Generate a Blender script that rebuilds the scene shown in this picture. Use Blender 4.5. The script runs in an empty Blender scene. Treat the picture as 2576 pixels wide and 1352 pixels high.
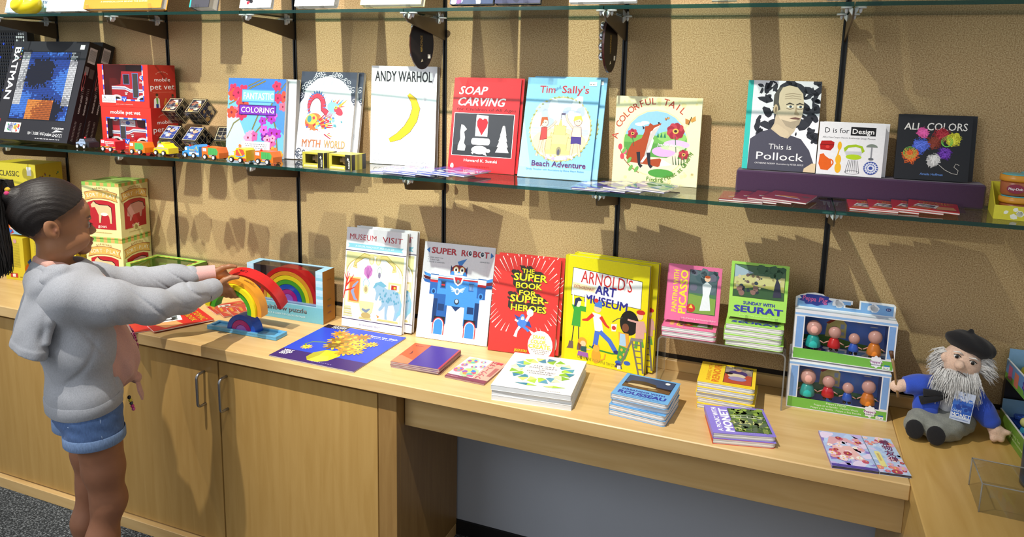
import bpy, math, random
import numpy as np
from mathutils import Matrix, Vector

scene = bpy.context.scene
COL = scene.collection
rnd = random.Random(7)

# ---------------------------------------------------------------- camera, light, exposure
def set_camera():
    yaw, pitch, roll = 0.367676, 0.160189, 0.021949
    cy, sy = math.cos(yaw), math.sin(yaw)
    fwd = Vector((-sy*math.cos(pitch), cy*math.cos(pitch), -math.sin(pitch)))
    right = Vector((cy, sy, 0)); up = right.cross(fwd)
    r2 = right*math.cos(roll)+up*math.sin(roll)
    u2 = up*math.cos(roll)-right*math.sin(roll)
    cam = bpy.data.cameras.new('camera'); cam.sensor_width = 36.0
    cam.lens = 1812.34/2576*36.0
    cam.shift_y = (483.95-676)/2576
    cam.clip_start = 0.05
    o = bpy.data.objects.new('camera', cam); COL.objects.link(o)
    m = Matrix((r2, u2, -fwd)).transposed().to_4x4()
    m.translation = Vector((2.93307, -2.21079, 1.65459))
    o.matrix_world = m
    scene.camera = o
set_camera()

scene.view_settings.view_transform = 'Standard'
scene.view_settings.look = 'None'
scene.view_settings.exposure = -0.28
scene.view_settings.gamma = 1.0
scene.view_settings.use_curve_mapping = False

w = bpy.data.worlds.new('shop_ambient'); scene.world = w; w.use_nodes = True
w.node_tree.nodes['Background'].inputs[0].default_value = (0.95, 0.98, 1.0, 1)
w.node_tree.nodes['Background'].inputs[1].default_value = 0.60

def spot(name, loc, target, energy, size_deg, blend, radius, color):
    l = bpy.data.lights.new(name, 'SPOT'); l.energy = energy; l.color = color
    l.spot_size = math.radians(size_deg); l.spot_blend = blend; l.shadow_soft_size = radius
    o = bpy.data.objects.new(name, l); COL.objects.link(o); o.location = loc
    o.rotation_euler = (Vector(target)-Vector(loc)).to_track_quat('-Z', 'Y').to_euler()
    return o
def area(name, loc, target, energy, sx, sy, color):
    l = bpy.data.lights.new(name, 'AREA'); l.energy = energy; l.color = color
    l.shape = 'RECTANGLE'; l.size = sx; l.size_y = sy
    o = bpy.data.objects.new(name, l); COL.objects.link(o); o.location = loc
    o.rotation_euler = (Vector(target)-Vector(loc)).to_track_quat('-Z', 'Y').to_euler()
    return o
WARM = (1.0, 0.95, 0.86)
for sx, tx, en in ((0.10, 0.05, 270), (1.22, 1.25, 340), (2.12, 2.30, 350)):
    spot('track_spotlight', (sx, -1.40, 3.10), (tx, -0.12, 1.15), en, 60, 0.9, 0.016, WARM)
area('camera_side_fill', (0.2, -3.4, 2.7), (1.3, -0.4, 0.8), 46, 2.2, 1.2, (0.90, 0.95, 1.0))  # cool fill light added on the unseen camera side to brighten girl and cabinets

# ---------------------------------------------------------------- colour and material helpers
def lin(c):
    if isinstance(c, str):
        c = c.lstrip('#'); c = [int(c[i:i+2], 16)/255 for i in (0, 2, 4)]
    return tuple((v/12.92 if v <= 0.04045 else ((v+0.055)/1.055)**2.4) for v in c)

def new_mat(name):
    m = bpy.data.materials.new(name); m.use_nodes = True
    nt = m.node_tree; b = nt.nodes['Principled BSDF']
    return m, nt, b
def plain(name, col, rough=0.5, metal=0.0, noise=0.0, scale=200.0, bump=0.0, bscale=400.0, sheen=0.0):
    m, nt, b = new_mat(name)
    c = (*lin(col), 1)
    b.inputs['Base Color'].default_value = c
    b.inputs['Roughness'].default_value = rough
    b.inputs['Metallic'].default_value = metal
    if sheen: b.inputs['Sheen Weight'].default_value = sheen
    tc = nt.nodes.new('ShaderNodeTexCoord')
    n = nt.nodes.new('ShaderNodeTexNoise'); n.inputs['Scale'].default_value = scale; n.inputs['Detail'].default_value = 4
    nt.links.new(tc.outputs['Object'], n.inputs['Vector'])
    r = nt.nodes.new('ShaderNodeMapRange'); r.inputs[3].default_value = 1-noise; r.inputs[4].default_value = 1+noise
    nt.links.new(n.outputs['Fac'], r.inputs[0])
    mx = nt.nodes.new('ShaderNodeMix'); mx.data_type = 'RGBA'; mx.blend_type = 'MULTIPLY'; mx.inputs[0].default_value = 1
    mx.inputs[6].default_value = c
    nt.links.new(r.outputs[0], mx.inputs[7]); nt.links.new(mx.outputs[2], b.inputs['Base Color'])
    if bump:
        n2 = nt.nodes.new('ShaderNodeTexNoise'); n2.inputs['Scale'].default_value = bscale; n2.inputs['Detail'].default_value = 3
        nt.links.new(tc.outputs['Object'], n2.inputs['Vector'])
        bp = nt.nodes.new('ShaderNodeBump'); bp.inputs['Strength'].default_value = bump; bp.inputs['Distance'].default_value = 0.002
        nt.links.new(n2.outputs['Fac'], bp.inputs['Height']); nt.links.new(bp.outputs['Normal'], b.inputs['Normal'])
    return m
def tinted(name, rough, metal=0.0, bump=0.0, bscale=500.0, noise=0.03, nscale=150.0, sheen=0.0, coat=0.0, aniso=None):
    """surface whose own colour is stored per face (printed, dyed or painted things)"""
    m, nt, b = new_mat(name)
    a = nt.nodes.new('ShaderNodeAttribute'); a.attribute_name = 'tint'
    tc = nt.nodes.new('ShaderNodeTexCoord')
    n = nt.nodes.new('ShaderNodeTexNoise'); n.inputs['Scale'].default_value = nscale; n.inputs['Detail'].default_value = 4
    src = tc.outputs['Object']
    if aniso:
        mp = nt.nodes.new('ShaderNodeMapping'); mp.inputs['Scale'].default_value = aniso
        nt.links.new(src, mp.inputs[0]); src = mp.outputs[0]
    nt.links.new(src, n.inputs['Vector'])
    r = nt.nodes.new('ShaderNodeMapRange'); r.inputs[1].default_value = .3; r.inputs[2].default_value = .7
    r.inputs[3].default_value = 1-noise; r.inputs[4].default_value = 1+noise
    nt.links.new(n.outputs['Fac'], r.inputs[0])
    mx = nt.nodes.new('ShaderNodeMix'); mx.data_type = 'RGBA'; mx.blend_type = 'MULTIPLY'; mx.inputs[0].default_value = 1
    nt.links.new(a.outputs['Color'], mx.inputs[6]); nt.links.new(r.outputs[0], mx.inputs[7])
    nt.links.new(mx.outputs[2], b.inputs['Base Color'])
    b.inputs['Roughness'].default_value = rough; b.inputs['Metallic'].default_value = metal
    if sheen: b.inputs['Sheen Weight'].default_value = sheen
    if coat: b.inputs['Coat Weight'].default_value = coat; b.inputs['Coat Roughness'].default_value = .1
    if bump:
        n2 = nt.nodes.new('ShaderNodeTexNoise'); n2.inputs['Scale'].default_value = bscale; n2.inputs['Detail'].default_value = 3
        nt.links.new(src, n2.inputs['Vector'])
        bp = nt.nodes.new('ShaderNodeBump'); bp.inputs['Strength'].default_value = bump; bp.inputs['Distance'].default_value = 0.002
        nt.links.new(n2.outputs['Fac'], bp.inputs['Height']); nt.links.new(bp.outputs['Normal'], b.inputs['Normal'])
    return m
def wood(name, c1, c2, stretch, rough=0.38, scale=6.0):
    m, nt, b = new_mat(name)
    tc = nt.nodes.new('ShaderNodeTexCoord'); mp = nt.nodes.new('ShaderNodeMapping')
    mp.inputs['Scale'].default_value = stretch
    nt.links.new(tc.outputs['Object'], mp.inputs[0])
    n = nt.nodes.new('ShaderNodeTexNoise'); n.inputs['Scale'].default_value = scale; n.inputs['Detail'].default_value = 8; n.inputs['Distortion'].default_value = 0.6
    nt.links.new(mp.outputs[0], n.inputs['Vector'])
    cr = nt.nodes.new('ShaderNodeValToRGB')
    cr.color_ramp.elements[0].position = .3; cr.color_ramp.elements[1].position = .72
    cr.color_ramp.elements[0].color = (*lin(c1), 1); cr.color_ramp.elements[1].color = (*lin(c2), 1)
    nt.links.new(n.outputs['Fac'], cr.inputs[0]); nt.links.new(cr.outputs[0], b.inputs['Base Color'])
    b.inputs['Roughness'].default_value = rough
    n2 = nt.nodes.new('ShaderNodeTexNoise'); n2.inputs['Scale'].default_value = scale*8
    nt.links.new(mp.outputs[0], n2.inputs['Vector'])
    bp = nt.nodes.new('ShaderNodeBump'); bp.inputs['Strength'].default_value = .05; bp.inputs['Distance'].default_value = .001
    nt.links.new(n2.outputs['Fac'], bp.inputs['Height']); nt.links.new(bp.outputs['Normal'], b.inputs['Normal'])
    return m
def clear(name, col, ior=1.45, rough=0.02, tint=1.0):
    """thin clear sheet: see-through with a mirror coat that grows at grazing angles"""
    m = bpy.data.materials.new(name); m.use_nodes = True; nt = m.node_tree
    nt.nodes.remove(nt.nodes['Principled BSDF'])
    out = nt.nodes['Material Output']
    t = nt.nodes.new('ShaderNodeBsdfTransparent'); t.inputs[0].default_value = (*lin(col), 1)
    g = nt.nodes.new('ShaderNodeBsdfGlossy'); g.inputs['Roughness'].default_value = rough
    f = nt.nodes.new('ShaderNodeFresnel'); ge = nt.nodes.new('ShaderNodeNewGeometry'); io = nt.nodes.new('ShaderNodeMix')
    io.inputs[2].default_value = ior; io.inputs[3].default_value = 1/ior      # same reflectance on both faces of the sheet
    nt.links.new(ge.outputs['Backfacing'], io.inputs[0]); nt.links.new(io.outputs[0], f.inputs[0])
    mx = nt.nodes.new('ShaderNodeMixShader')
    nt.links.new(f.outputs[0], mx.inputs[0]); nt.links.new(t.outputs[0], mx.inputs[1]); nt.links.new(g.outputs[0], mx.inputs[2])
    nt.links.new(mx.outputs[0], out.inputs[0])
    return m

def fiberboard():
    m, nt, b = new_mat('fiberboard')
    tc = nt.nodes.new('ShaderNodeTexCoord')
    n = nt.nodes.new('ShaderNodeTexNoise'); n.inputs['Scale'].default_value = 330; n.inputs['Detail'].default_value = 4; n.inputs['Roughness'].default_value = .75
    nt.links.new(tc.outputs['Object'], n.inputs['Vector'])
    cr = nt.nodes.new('ShaderNodeValToRGB'); e = cr.color_ramp.elements
    e[0].position = .36; e[1].position = .66
    e[0].color = (*lin('#86683f'), 1); e[1].color = (*lin('#d6bf95'), 1)
    k = cr.color_ramp.elements.new(.5); k.color = (*lin('#b8986a'), 1)
    nt.links.new(n.outputs['Fac'], cr.inputs[0])
    n3 = nt.nodes.new('ShaderNodeTexNoise'); n3.inputs['Scale'].default_value = 5; n3.inputs['Detail'].default_value = 3
    nt.links.new(tc.outputs['Object'], n3.inputs['Vector'])
    r = nt.nodes.new('ShaderNodeMapRange'); r.inputs[3].default_value = .93; r.inputs[4].default_value = 1.07
    nt.links.new(n3.outputs['Fac'], r.inputs[0])
    mx = nt.nodes.new('ShaderNodeMix'); mx.data_type = 'RGBA'; mx.blend_type = 'MULTIPLY'; mx.inputs[0].default_value = 1
    nt.links.new(cr.outputs[0], mx.inputs[6]); nt.links.new(r.outputs[0], mx.inputs[7])
    nt.links.new(mx.outputs[2], b.inputs['Base Color'])
    b.inputs['Roughness'].default_value = .75
    bp = nt.nodes.new('ShaderNodeBump'); bp.inputs['Strength'].default_value = .10; bp.inputs['Distance'].default_value = .0006
    nt.links.new(n.outputs['Fac'], bp.inputs['Height']); nt.links.new(bp.outputs['Normal'], b.inputs['Normal'])
    return m
def carpet():
    m, nt, b = new_mat('carpet')
    tc = nt.nodes.new('ShaderNodeTexCoord')
    n = nt.nodes.new('ShaderNodeTexNoise'); n.inputs['Scale'].default_value = 160; n.inputs['Detail'].default_value = 4
    nt.links.new(tc.outputs['Object'], n.inputs['Vector'])
    cr = nt.nodes.new('ShaderNodeValToRGB'); e = cr.color_ramp.elements
    e[0].position = .38; e[0].color = (*lin('#1b1f22'), 1); e[1].position = .68; e[1].color = (*lin('#8b9094'), 1)
    k = cr.color_ramp.elements.new(.52); k.color = (*lin('#3c4145'), 1)
    nt.links.new(n.outputs['Fac'], cr.inputs[0]); nt.links.new(cr.outputs[0], b.inputs['Base Color'])
    b.inputs['Roughness'].default_value = .95
    bp = nt.nodes.new('ShaderNodeBump'); bp.inputs['Strength'].default_value = .7; bp.inputs['Distance'].default_value = .004
    nt.links.new(n.outputs['Fac'], bp.inputs['Height']); nt.links.new(bp.outputs['Normal'], b.inputs['Normal'])
    return m

def page_mat():
    m, nt, b = new_mat('page_edges')
    a = nt.nodes.new('ShaderNodeAttribute'); a.attribute_name = 'tint'
    tc = nt.nodes.new('ShaderNodeTexCoord'); mp = nt.nodes.new('ShaderNodeMapping')
    mp.inputs['Scale'].default_value = (3, 1400, 3)
    nt.links.new(tc.outputs['Object'], mp.inputs[0])
    n = nt.nodes.new('ShaderNodeTexNoise'); n.inputs['Scale'].default_value = 1; n.inputs['Detail'].default_value = 2
    nt.links.new(mp.outputs[0], n.inputs['Vector'])
    r = nt.nodes.new('ShaderNodeMapRange'); r.inputs[1].default_value = .3; r.inputs[2].default_value = .7; r.inputs[3].default_value = .8; r.inputs[4].default_value = 1.04
    nt.links.new(n.outputs['Fac'], r.inputs[0])
    mx = nt.nodes.new('ShaderNodeMix'); mx.data_type = 'RGBA'; mx.blend_type = 'MULTIPLY'; mx.inputs[0].default_value = 1
    nt.links.new(a.outputs['Color'], mx.inputs[6]); nt.links.new(r.outputs[0], mx.inputs[7])
    nt.links.new(mx.outputs[2], b.inputs['Base Color']); b.inputs['Roughness'].default_value = .8
    return m

M = {}
M['board'] = fiberboard()
M['carpet'] = carpet()
M['maple_x'] = wood('maple_along_x', '#c9a46a', '#d9b880', (.6, 6, 6))
M['maple_y'] = wood('maple_along_y', '#c39a52', '#d2ac66', (6, .6, 6))
M['maple_z'] = wood('maple_along_z', '#b08a4c', '#bd985a', (6, 6, 0.5))
M['maple_dark'] = wood('maple_side', '#8d6b3c', '#9c7a48', (9, 9, .8))
M['wallpaint'] = plain('grey_blue_paint', '#aeb4c0', .7, noise=.03, scale=8)
M['black'] = plain('black_metal', '#08080a', .45, noise=.1, scale=60)
M['rubber'] = plain('black_rubber', '#0d0d10', .6, noise=.1, scale=60)
M['gap'] = plain('dark_recess', '#1c130b', .9, noise=.1)
M['bracket'] = plain('bronze_metal', '#5d5040', .38, .55, noise=.05)
M['steel'] = plain('brushed_steel', '#b4b6bb', .28, .95, noise=.06)
M['chrome'] = plain('chrome', '#c8ccd2', .12, 1.0, noise=.02)
M['gloss'] = tinted('gloss_print', .34)
M['gloss'].node_tree.nodes['Principled BSDF'].inputs['Specular IOR Level'].default_value = .3
M['matt'] = tinted('matt_print', .55)
M['plastic'] = tinted('moulded_plastic', .28)
M['lacquer'] = tinted('lacquered_wood', .3, noise=.05, nscale=60)
M['card'] = tinted('printed_card', .35)
M['cloth'] = tinted('woven_cloth', .9, bump=.3, bscale=900, noise=.10, nscale=500, sheen=.3)
M['plush'] = tinted('plush_cloth', .95, bump=.5, bscale=700, noise=.12, nscale=300, sheen=.12)
M['pages'] = page_mat()
M['glass'] = clear('shelf_glass', '#f4fbf7', 1.5)
M['film'] = clear('clear_plastic', '#f4f4f4', 1.38, .06)
M['acrylic'] = clear('clear_acrylic', '#f0f2f2', 1.49, .02)
M['glassedge'] = plain('glass_edge_green', '#0f3a36', .12, noise=.1, scale=20)
def let_light_through(m, share, col):
    nt = m.node_tree; t = nt.nodes.new('ShaderNodeBsdfTransparent'); t.inputs[0].default_value = (*lin(col), 1); mx = nt.nodes.new('ShaderNodeMixShader'); mx.inputs[0].default_value = share
    nt.links.new(nt.nodes['Principled BSDF'].outputs[0], mx.inputs[1]); nt.links.new(t.outputs[0], mx.inputs[2]); nt.links.new(mx.outputs[0], nt.nodes['Material Output'].inputs[0])
let_light_through(M['glassedge'], .35, '#6fb8ac')
M['acryledge'] = plain('acrylic_edge', '#a9aaa6', .2, noise=.1, scale=40)
let_light_through(M['acryledge'], .55, '#f0f0ee')

# ---------------------------------------------------------------- mesh builder
class MB:
    def __init__(self):
        self.v = []; self.f = []; self.c = []; self.s = []; self.mi = []
        self.col = (1, 1, 1); self.smooth = False; self.slot = 0; self.T = Matrix.Identity(4)
    def color(self, c): self.col = lin(c) if isinstance(c, str) else c; return self
    def add(self, verts, faces, smooth=None):
        n = len(self.v); T = self.T
        ident = T == Matrix.Identity(4)
        if ident: self.v.extend(tuple(p) for p in verts)
        else: self.v.extend(tuple(T @ Vector(p)) for p in verts)
        sm = self.smooth if smooth is None else smooth
        for f in faces:
            self.f.append(tuple(i+n for i in f)); self.c.append(self.col); self.s.append(sm); self.mi.append(self.slot)
    def box(self, x0, x1, y0, y1, z0, z1):
        self.add([(x0,y0,z0),(x1,y0,z0),(x1,y1,z0),(x0,y1,z0),(x0,y0,z1),(x1,y0,z1),(x1,y1,z1),(x0,y1,z1)],
                 [(3,2,1,0),(4,5,6,7),(0,1,5,4),(1,2,6,5),(2,3,7,6),(3,0,4,7)], False)
    def cbox(self, x0, x1, y0, y1, z0, z1, b=.001):
        """box with chamfered edges, as an octagon-section prism capped by smaller faces"""
        xs = [(x0+b, y0), (x1-b, y0), (x1, y0+b), (x1, y1-b), (x1-b, y1), (x0+b, y1), (x0, y1-b), (x0, y0+b)]
        ix = [(x0+b, y0+b), (x1-b, y0+b), (x1-b, y0+b), (x1-b, y1-b), (x1-b, y1-b), (x0+b, y1-b), (x0+b, y1-b), (x0+b, y0+b)]
        v = [(x, y, z0) for x, y in ix]+[(x, y, z0+b) for x, y in xs]+[(x, y, z1-b) for x, y in xs]+[(x, y, z1) for x, y in ix]
        f = [tuple(range(7, -1, -1)), tuple(range(24, 32))]
        for k in range(3):
            for i in range(8):
                j = (i+1) % 8; f.append((k*8+i, k*8+j, k*8+8+j, k*8+8+i))
        self.add(v, f, False)
    def prism(self, pts, y0, y1, axis='y', smooth=False):
        """outline pts (a,b) extruded; axis y: (a,y,b); axis z: (a,b,z); axis x: (x,a,b)"""
        n = len(pts)
        def P(a, b, h): return (a, h, b) if axis == 'y' else ((a, b, h) if axis == 'z' else (h, a, b))
        ar = sum(pts[i][0]*pts[(i+1) % n][1]-pts[(i+1) % n][0]*pts[i][1] for i in range(n))
        if (ar < 0) != (axis == 'y' and False): pts = pts[::-1]
        v = [P(a, b, y0) for a, b in pts]+[P(a, b, y1) for a, b in pts]
        if axis == 'y':
            f = [tuple(range(n)), tuple(range(2*n-1, n-1, -1))]
            f += [((i+1) % n, i, n+i, n+(i+1) % n) for i in range(n)]
        else:
            f = [tuple(range(n-1, -1, -1)), tuple(range(n, 2*n))]
            f += [(i, (i+1) % n, n+(i+1) % n, n+i) for i in range(n)]
        m = len(self.f); self.add(v, f, False)
        if smooth:
            for i in range(m+2, m+2+n): self.s[i] = True
    def lathe(self, prof, c=(0,0,0), n=20, axis='z', smooth=True):
        """profile [(r,h)] revolved"""
        v = []; f = []
        for r, h in prof:
            for i in range(n):
                a = 2*math.pi*i/n; p = (r*math.cos(a), r*math.sin(a), h)
                if axis == 'y': p = (p[0], p[2], p[1])
                if axis == 'x': p = (p[2], p[0], p[1])
                v.append((p[0]+c[0], p[1]+c[1], p[2]+c[2]))
        flip = axis == 'y'
        for k in range(len(prof)-1):
            for i in range(n):
                j = (i+1) % n; q = (k*n+i, k*n+j, k*n+n+j, k*n+n+i)
                f.append(q[::-1] if flip else q)
        a = tuple(range(n)); b = tuple(range((len(prof)-1)*n, len(prof)*n))
        nf = len(f)
        if prof[0][0] > 1e-6: f.append(a if flip else a[::-1])
        if prof[-1][0] > 1e-6: f.append(b[::-1] if flip else b)
        m = len(self.f); self.add(v, f, smooth)
        for i in range(m+nf, len(self.f)): self.s[i] = False
    def cyl(self, c, r, h, n=20, axis='z'): self.lathe([(r, 0), (r, h)], c, n, axis)
    def ball(self, c, r, n=14, k=9, rot=None):
        rx, ry, rz = (r, r, r) if not hasattr(r, '__len__') else r
        v = []; f = []
        for a in range(k+1):
            t = math.pi*a/k
            for i in range(n):
                p = 2*math.pi*i/n
                q = Vector((rx*math.sin(t)*math.cos(p), ry*math.sin(t)*math.sin(p), -rz*math.cos(t)))
                if rot is not None: q = rot @ q
                v.append((q[0]+c[0], q[1]+c[1], q[2]+c[2]))
        for a in range(k):
            for i in range(n):
                j = (i+1) % n; f.append((a*n+i, a*n+j, a*n+n+j, a*n+n+i))
        self.add(v, f, True)
    def tube(self, path, r, n=8, cap=True):
        pts = [Vector(p) for p in path]; rs = r if hasattr(r, '__len__') else [r]*len(pts)
        v = []; f = []; u = None
        for i, p in enumerate(pts):
            d = (pts[min(i+1, len(pts)-1)]-pts[max(i-1, 0)]).normalized()
            if u is None:
                u = d.orthogonal().normalized()
            else:
                u = (u-d*u.dot(d)); u = u.normalized() if u.length > 1e-6 else d.orthogonal().normalized()
            w = d.cross(u)
            for k in range(n):
                a = 2*math.pi*k/n; q = p+(u*math.cos(a)+w*math.sin(a))*rs[i]
                v.append(tuple(q))
        for i in range(len(pts)-1):
            for k in range(n):
                j = (k+1) % n; f.append((i*n+k, i*n+j, i*n+n+j, i*n+n+k))
        if cap: f += [tuple(range(n-1, -1, -1)), tuple(range((len(pts)-1)*n, len(pts)*n))]
        self.add(v, f, True)
    def build(self, name, mat, parent=None, kind=None):
        me = bpy.data.meshes.new(name)
        me.from_pydata(self.v, [], self.f)
        a = me.color_attributes.new('tint', 'FLOAT_COLOR', 'CORNER')
        tot = np.array([len(f) for f in self.f]); cc = np.ones((len(self.f), 4), np.float32); cc[:, :3] = np.array(self.c, np.float32)
        a.data.foreach_set('color', np.repeat(cc, tot, axis=0).ravel())
        me.polygons.foreach_set('use_smooth', np.array(self.s, bool))
        mats = mat if isinstance(mat, (list, tuple)) else [mat]
        for mm in mats: me.materials.append(M[mm] if isinstance(mm, str) else mm)
        if len(mats) > 1: me.polygons.foreach_set('material_index', np.array(self.mi, np.int32))
        me.update()
        o = bpy.data.objects.new(name, me); COL.objects.link(o)
        if parent is not None: o.parent = parent
        if kind: o['kind'] = kind
        return o

def tag(o, label, cat, group=None):
    o['label'] = label; o['category'] = cat
    if group: o['group'] = group
    return o
def thing(name, label, cat, loc=(0,0,0), yaw=0.0, group=None, lean=0.0, roll=0.0):
    o = bpy.data.objects.new(name, None); COL.objects.link(o); o.empty_display_size = .02
    o.matrix_world = Matrix.Translation(loc) @ Matrix.Rotation(yaw, 4, 'Z') @ Matrix.Rotation(-lean, 4, 'X') @ Matrix.Rotation(roll, 4, 'Y')
    return tag(o, label, cat, group)
def copy_tree(root, label=None, loc=None, yaw=None, lean=None, group=None, roll=0.0):
    def rec(o, parent):
        c = o.copy(); COL.objects.link(c)
        if parent is not None: c.parent = parent
        for ch in o.children: rec(ch, c)
        return c
    c = rec(root, None)
    if label: c['label'] = label
    if group: c['group'] = group
    if loc is not None:
        c.matrix_world = Matrix.Translation(loc) @ Matrix.Rotation(yaw or 0, 4, 'Z') @ Matrix.Rotation(-(lean or 0), 4, 'X') @ Matrix.Rotation(roll, 4, 'Y')
    return c
def struct(name, mb, mat, parent=None, kind='structure'):
    o = mb.build(name, mat, parent)
    if parent is None: o['kind'] = kind
    return o
def rrect(x0, x1, z0, z1, r, n=4, corners=(1,1,1,1)):
    """rounded rectangle outline, corners order: bl, br, tr, tl"""
    out = []
    for (cx, cz, a0, on, px, pz) in ((x0+r, z0+r, 180, corners[0], x0, z0), (x1-r, z0+r, 270, corners[1], x1, z0), (x1-r, z1-r, 0, corners[2], x1, z1), (x0+r, z1-r, 90, corners[3], x0, z1)):
        if on:
            for i in range(n+1):
                a = math.radians(a0+90*i/n); out.append((cx+r*math.cos(a), cz+r*math.sin(a)))
        else: out.append((px, pz))
    return out

# ---------------------------------------------------------------- flat print
_tc = {}
def text_mesh(s, bold=0.0, shear=0.0, spacing=1.0, res=2):
    key = (s, bold, shear, spacing, res)
    if key in _tc: return _tc[key]
    cu = bpy.data.curves.new('lettering', 'FONT'); cu.body = s; cu.size = 1; cu.offset = bold; cu.shear = shear
    cu.space_character = spacing; cu.resolution_u = res; cu.fill_mode = 'FRONT'
    o = bpy.data.objects.new('lettering', cu)
    me = bpy.data.meshes.new_from_object(o)
    v = np.zeros(len(me.vertices)*3, np.float32); me.vertices.foreach_get('co', v); v = v.reshape(-1, 3)[:, :2].copy()
    f = [tuple(p.vertices) for p in me.polygons]
    bpy.data.objects.remove(o); bpy.data.curves.remove(cu); bpy.data.meshes.remove(me)
    _tc[key] = (v, f); return _tc[key]

class Art(MB):
    """flat print on the plane y=0 facing -y; x right, z up; every layer lies a hair above the last"""
    def __init__(self, w, h, step=0.00006, y=0.0):
        super().__init__(); self.w = w; self.h = h; self.L = 1; self.step = step; self.y = y
    def yy(self): return self.y-self.L*self.step
    def build(self, name, mat, parent=None, kind=None):
        k = min(1.0, .0011/(self.L*self.step+1e-9))      # the whole print stays about a millimetre thin
        self.v = [(a, self.y+(b-self.y)*k, c) for a, b, c in self.v]
        return super().build(name, mat, parent, kind)
    def poly(self, pts, col):
        self.L += 1; self.color(col); y = self.yy()
        n = len(pts); ar = sum(pts[i][0]*pts[(i+1) % n][1]-pts[(i+1) % n][0]*pts[i][1] for i in range(n))
        if ar < 0: pts = pts[::-1]
        pts = [(min(max(a, 0), 1)*self.w, min(max(b, 0), 1)*self.h) for a, b in pts]
        self.add([(a, y, b) for a, b in pts], [tuple(range(n))], False)
    def rect(self, x0, x1, z0, z1, col): self.poly([(x0,z0),(x1,z0),(x1,z1),(x0,z1)], col)
    def fill(self, col): self.rect(0, 1, 0, 1, col)
    def ell(self, cx, cz, rx, rz, col, rot=0, n=20, a0=0, a1=360):
        c, s = math.cos(math.radians(rot)), math.sin(math.radians(rot)); asp = self.w/self.h; out = []
        for i in range(n):
            a = math.radians(a0+(a1-a0)*i/(n if a1-a0 == 360 else n-1)); x, z = rx*math.cos(a), rz*math.sin(a)/asp
            out.append((cx+x*c-z*s, cz+(x*s+z*c)*asp))
        self.poly(out, col)
    def many(self, shapes, col):
        """many small polygons in one layer"""
        self.L += 1; self.color(col); y = self.yy()
        for pts in shapes:
            n = len(pts); ar = sum(pts[i][0]*pts[(i+1) % n][1]-pts[(i+1) % n][0]*pts[i][1] for i in range(n))
            if ar < 0: pts = pts[::-1]
            self.add([(min(max(a, 0), 1)*self.w, y, min(max(b, 0), 1)*self.h) for a, b in pts], [tuple(range(n))], False)
    def line(self, pts, wd, col):
        """stroke; wd as fraction of the width"""
        self.L += 1; self.color(col); y = self.yy()
        P = [(a*self.w, b*self.h) for a, b in pts]; wds = wd if hasattr(wd, '__len__') else [wd]*len(P)
        v = []
        for i, p in enumerate(P):
            q = P[min(i+1, len(P)-1)]; o = P[max(i-1, 0)]; dx, dz = q[0]-o[0], q[1]-o[1]; d = math.hypot(dx, dz) or 1
            nx, nz = -dz/d*wds[i]*self.w/2, dx/d*wds[i]*self.w/2
            v += [(min(max(p[0]+e*nx, 0), self.w), y, min(max(p[1]+e*nz, 0), self.h)) for e in (1, -1)]
        self.add(v, [(2*i, 2*i+1, 2*i+3, 2*i+2) for i in range(len(P)-1)], False)
    def ring(self, cx, cz, r0, r1, col, a0=0, a1=360, n=32, sq=1.0):
        asp = self.w/self.h; self.L += 1; self.color(col); y = self.yy(); v = []
        for i in range(n+1):
            a = math.radians(a0+(a1-a0)*i/n)
            for r in (r1, r0): v.append(((cx+r*math.cos(a))*self.w, y, (cz+r*math.sin(a)*asp*sq)*self.h))
        self.add(v, [(2*i, 2*i+2, 2*i+3, 2*i+1) for i in range(n)], False)
    def text(self, s, x0, x1, z0, zh, col, bold=0.0, shear=0.0, rot=0, spacing=1.0, res=2, align=None):
        """letters fitted to x0..x1 with base line z0 and capital height zh (fractions of width / height)"""
        v, f = text_mesh(s, 0.0 if bold > 0 else bold, shear, spacing, res)
        if not len(v): return
        self.L += 1; self.color(col); y = self.yy()
        mn, mx = v.min(0)-max(bold, 0), v.max(0)+max(bold, 0); cap = 0.70
        W = (x1-x0)*self.w; H = zh*self.h
        sx = W/(mx[0]-mn[0]); sz = H/cap
        if align: sx = min(sx, sz*.95)
        c, sn = math.cos(math.radians(rot)), math.sin(math.radians(rot)); out = []
        q = bold*.62; hv = [(0, 0)] if bold <= 0 else [(-q, -q*.6), (q, -q*.6), (-q, q*.6), (q, q*.6)]      # heavier letters: overprinted
        for da, db in hv:
            out = []
            for a, b in v:
                a = (a+da-mn[0])*sx; b = (b+db)*sz
                out.append((x0*self.w+a*c-b*sn, y, z0*self.h+a*sn+b*c))
            self.add(out, f, False); y -= self.step*.2
    def arctext(self, s, cx, cz, r, a0, a1, zh, col, bold=0.0, inward=False):
        """letters along an arc (angles in degrees)"""
        n = len(s); asp = self.w/self.h; self.L += 1; self.color(col); y = self.yy()
        for i, ch in enumerate(s):
            if ch == ' ': continue
            v, f = text_mesh(ch, 0, 0, 1.0, 2); mn, mx = v.min(0), v.max(0)
            a = math.radians(a0+(a1-a0)*i/max(n-1, 1)); H = zh*self.h/.7
            t = a-math.pi/2 if not inward else a+math.pi/2
            c, sn = math.cos(t), math.sin(t); ox, oz = (cx+r*math.cos(a))*self.w, cz*self.h+r*math.sin(a)*self.w
            m = (mn[0]+mx[0])/2
            for e in ((-1, -1), (1, -1), (-1, 1), (1, 1)) if bold > 0 else ((0, 0),):
                self.add([(ox+(p+e[0]*bold*.6-m)*H*c-(q+e[1]*bold*.4)*H*sn, y, oz+(p+e[0]*bold*.6-m)*H*sn+(q+e[1]*bold*.4)*H*c) for p, q in v], f, False); y -= self.step*.1
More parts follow.
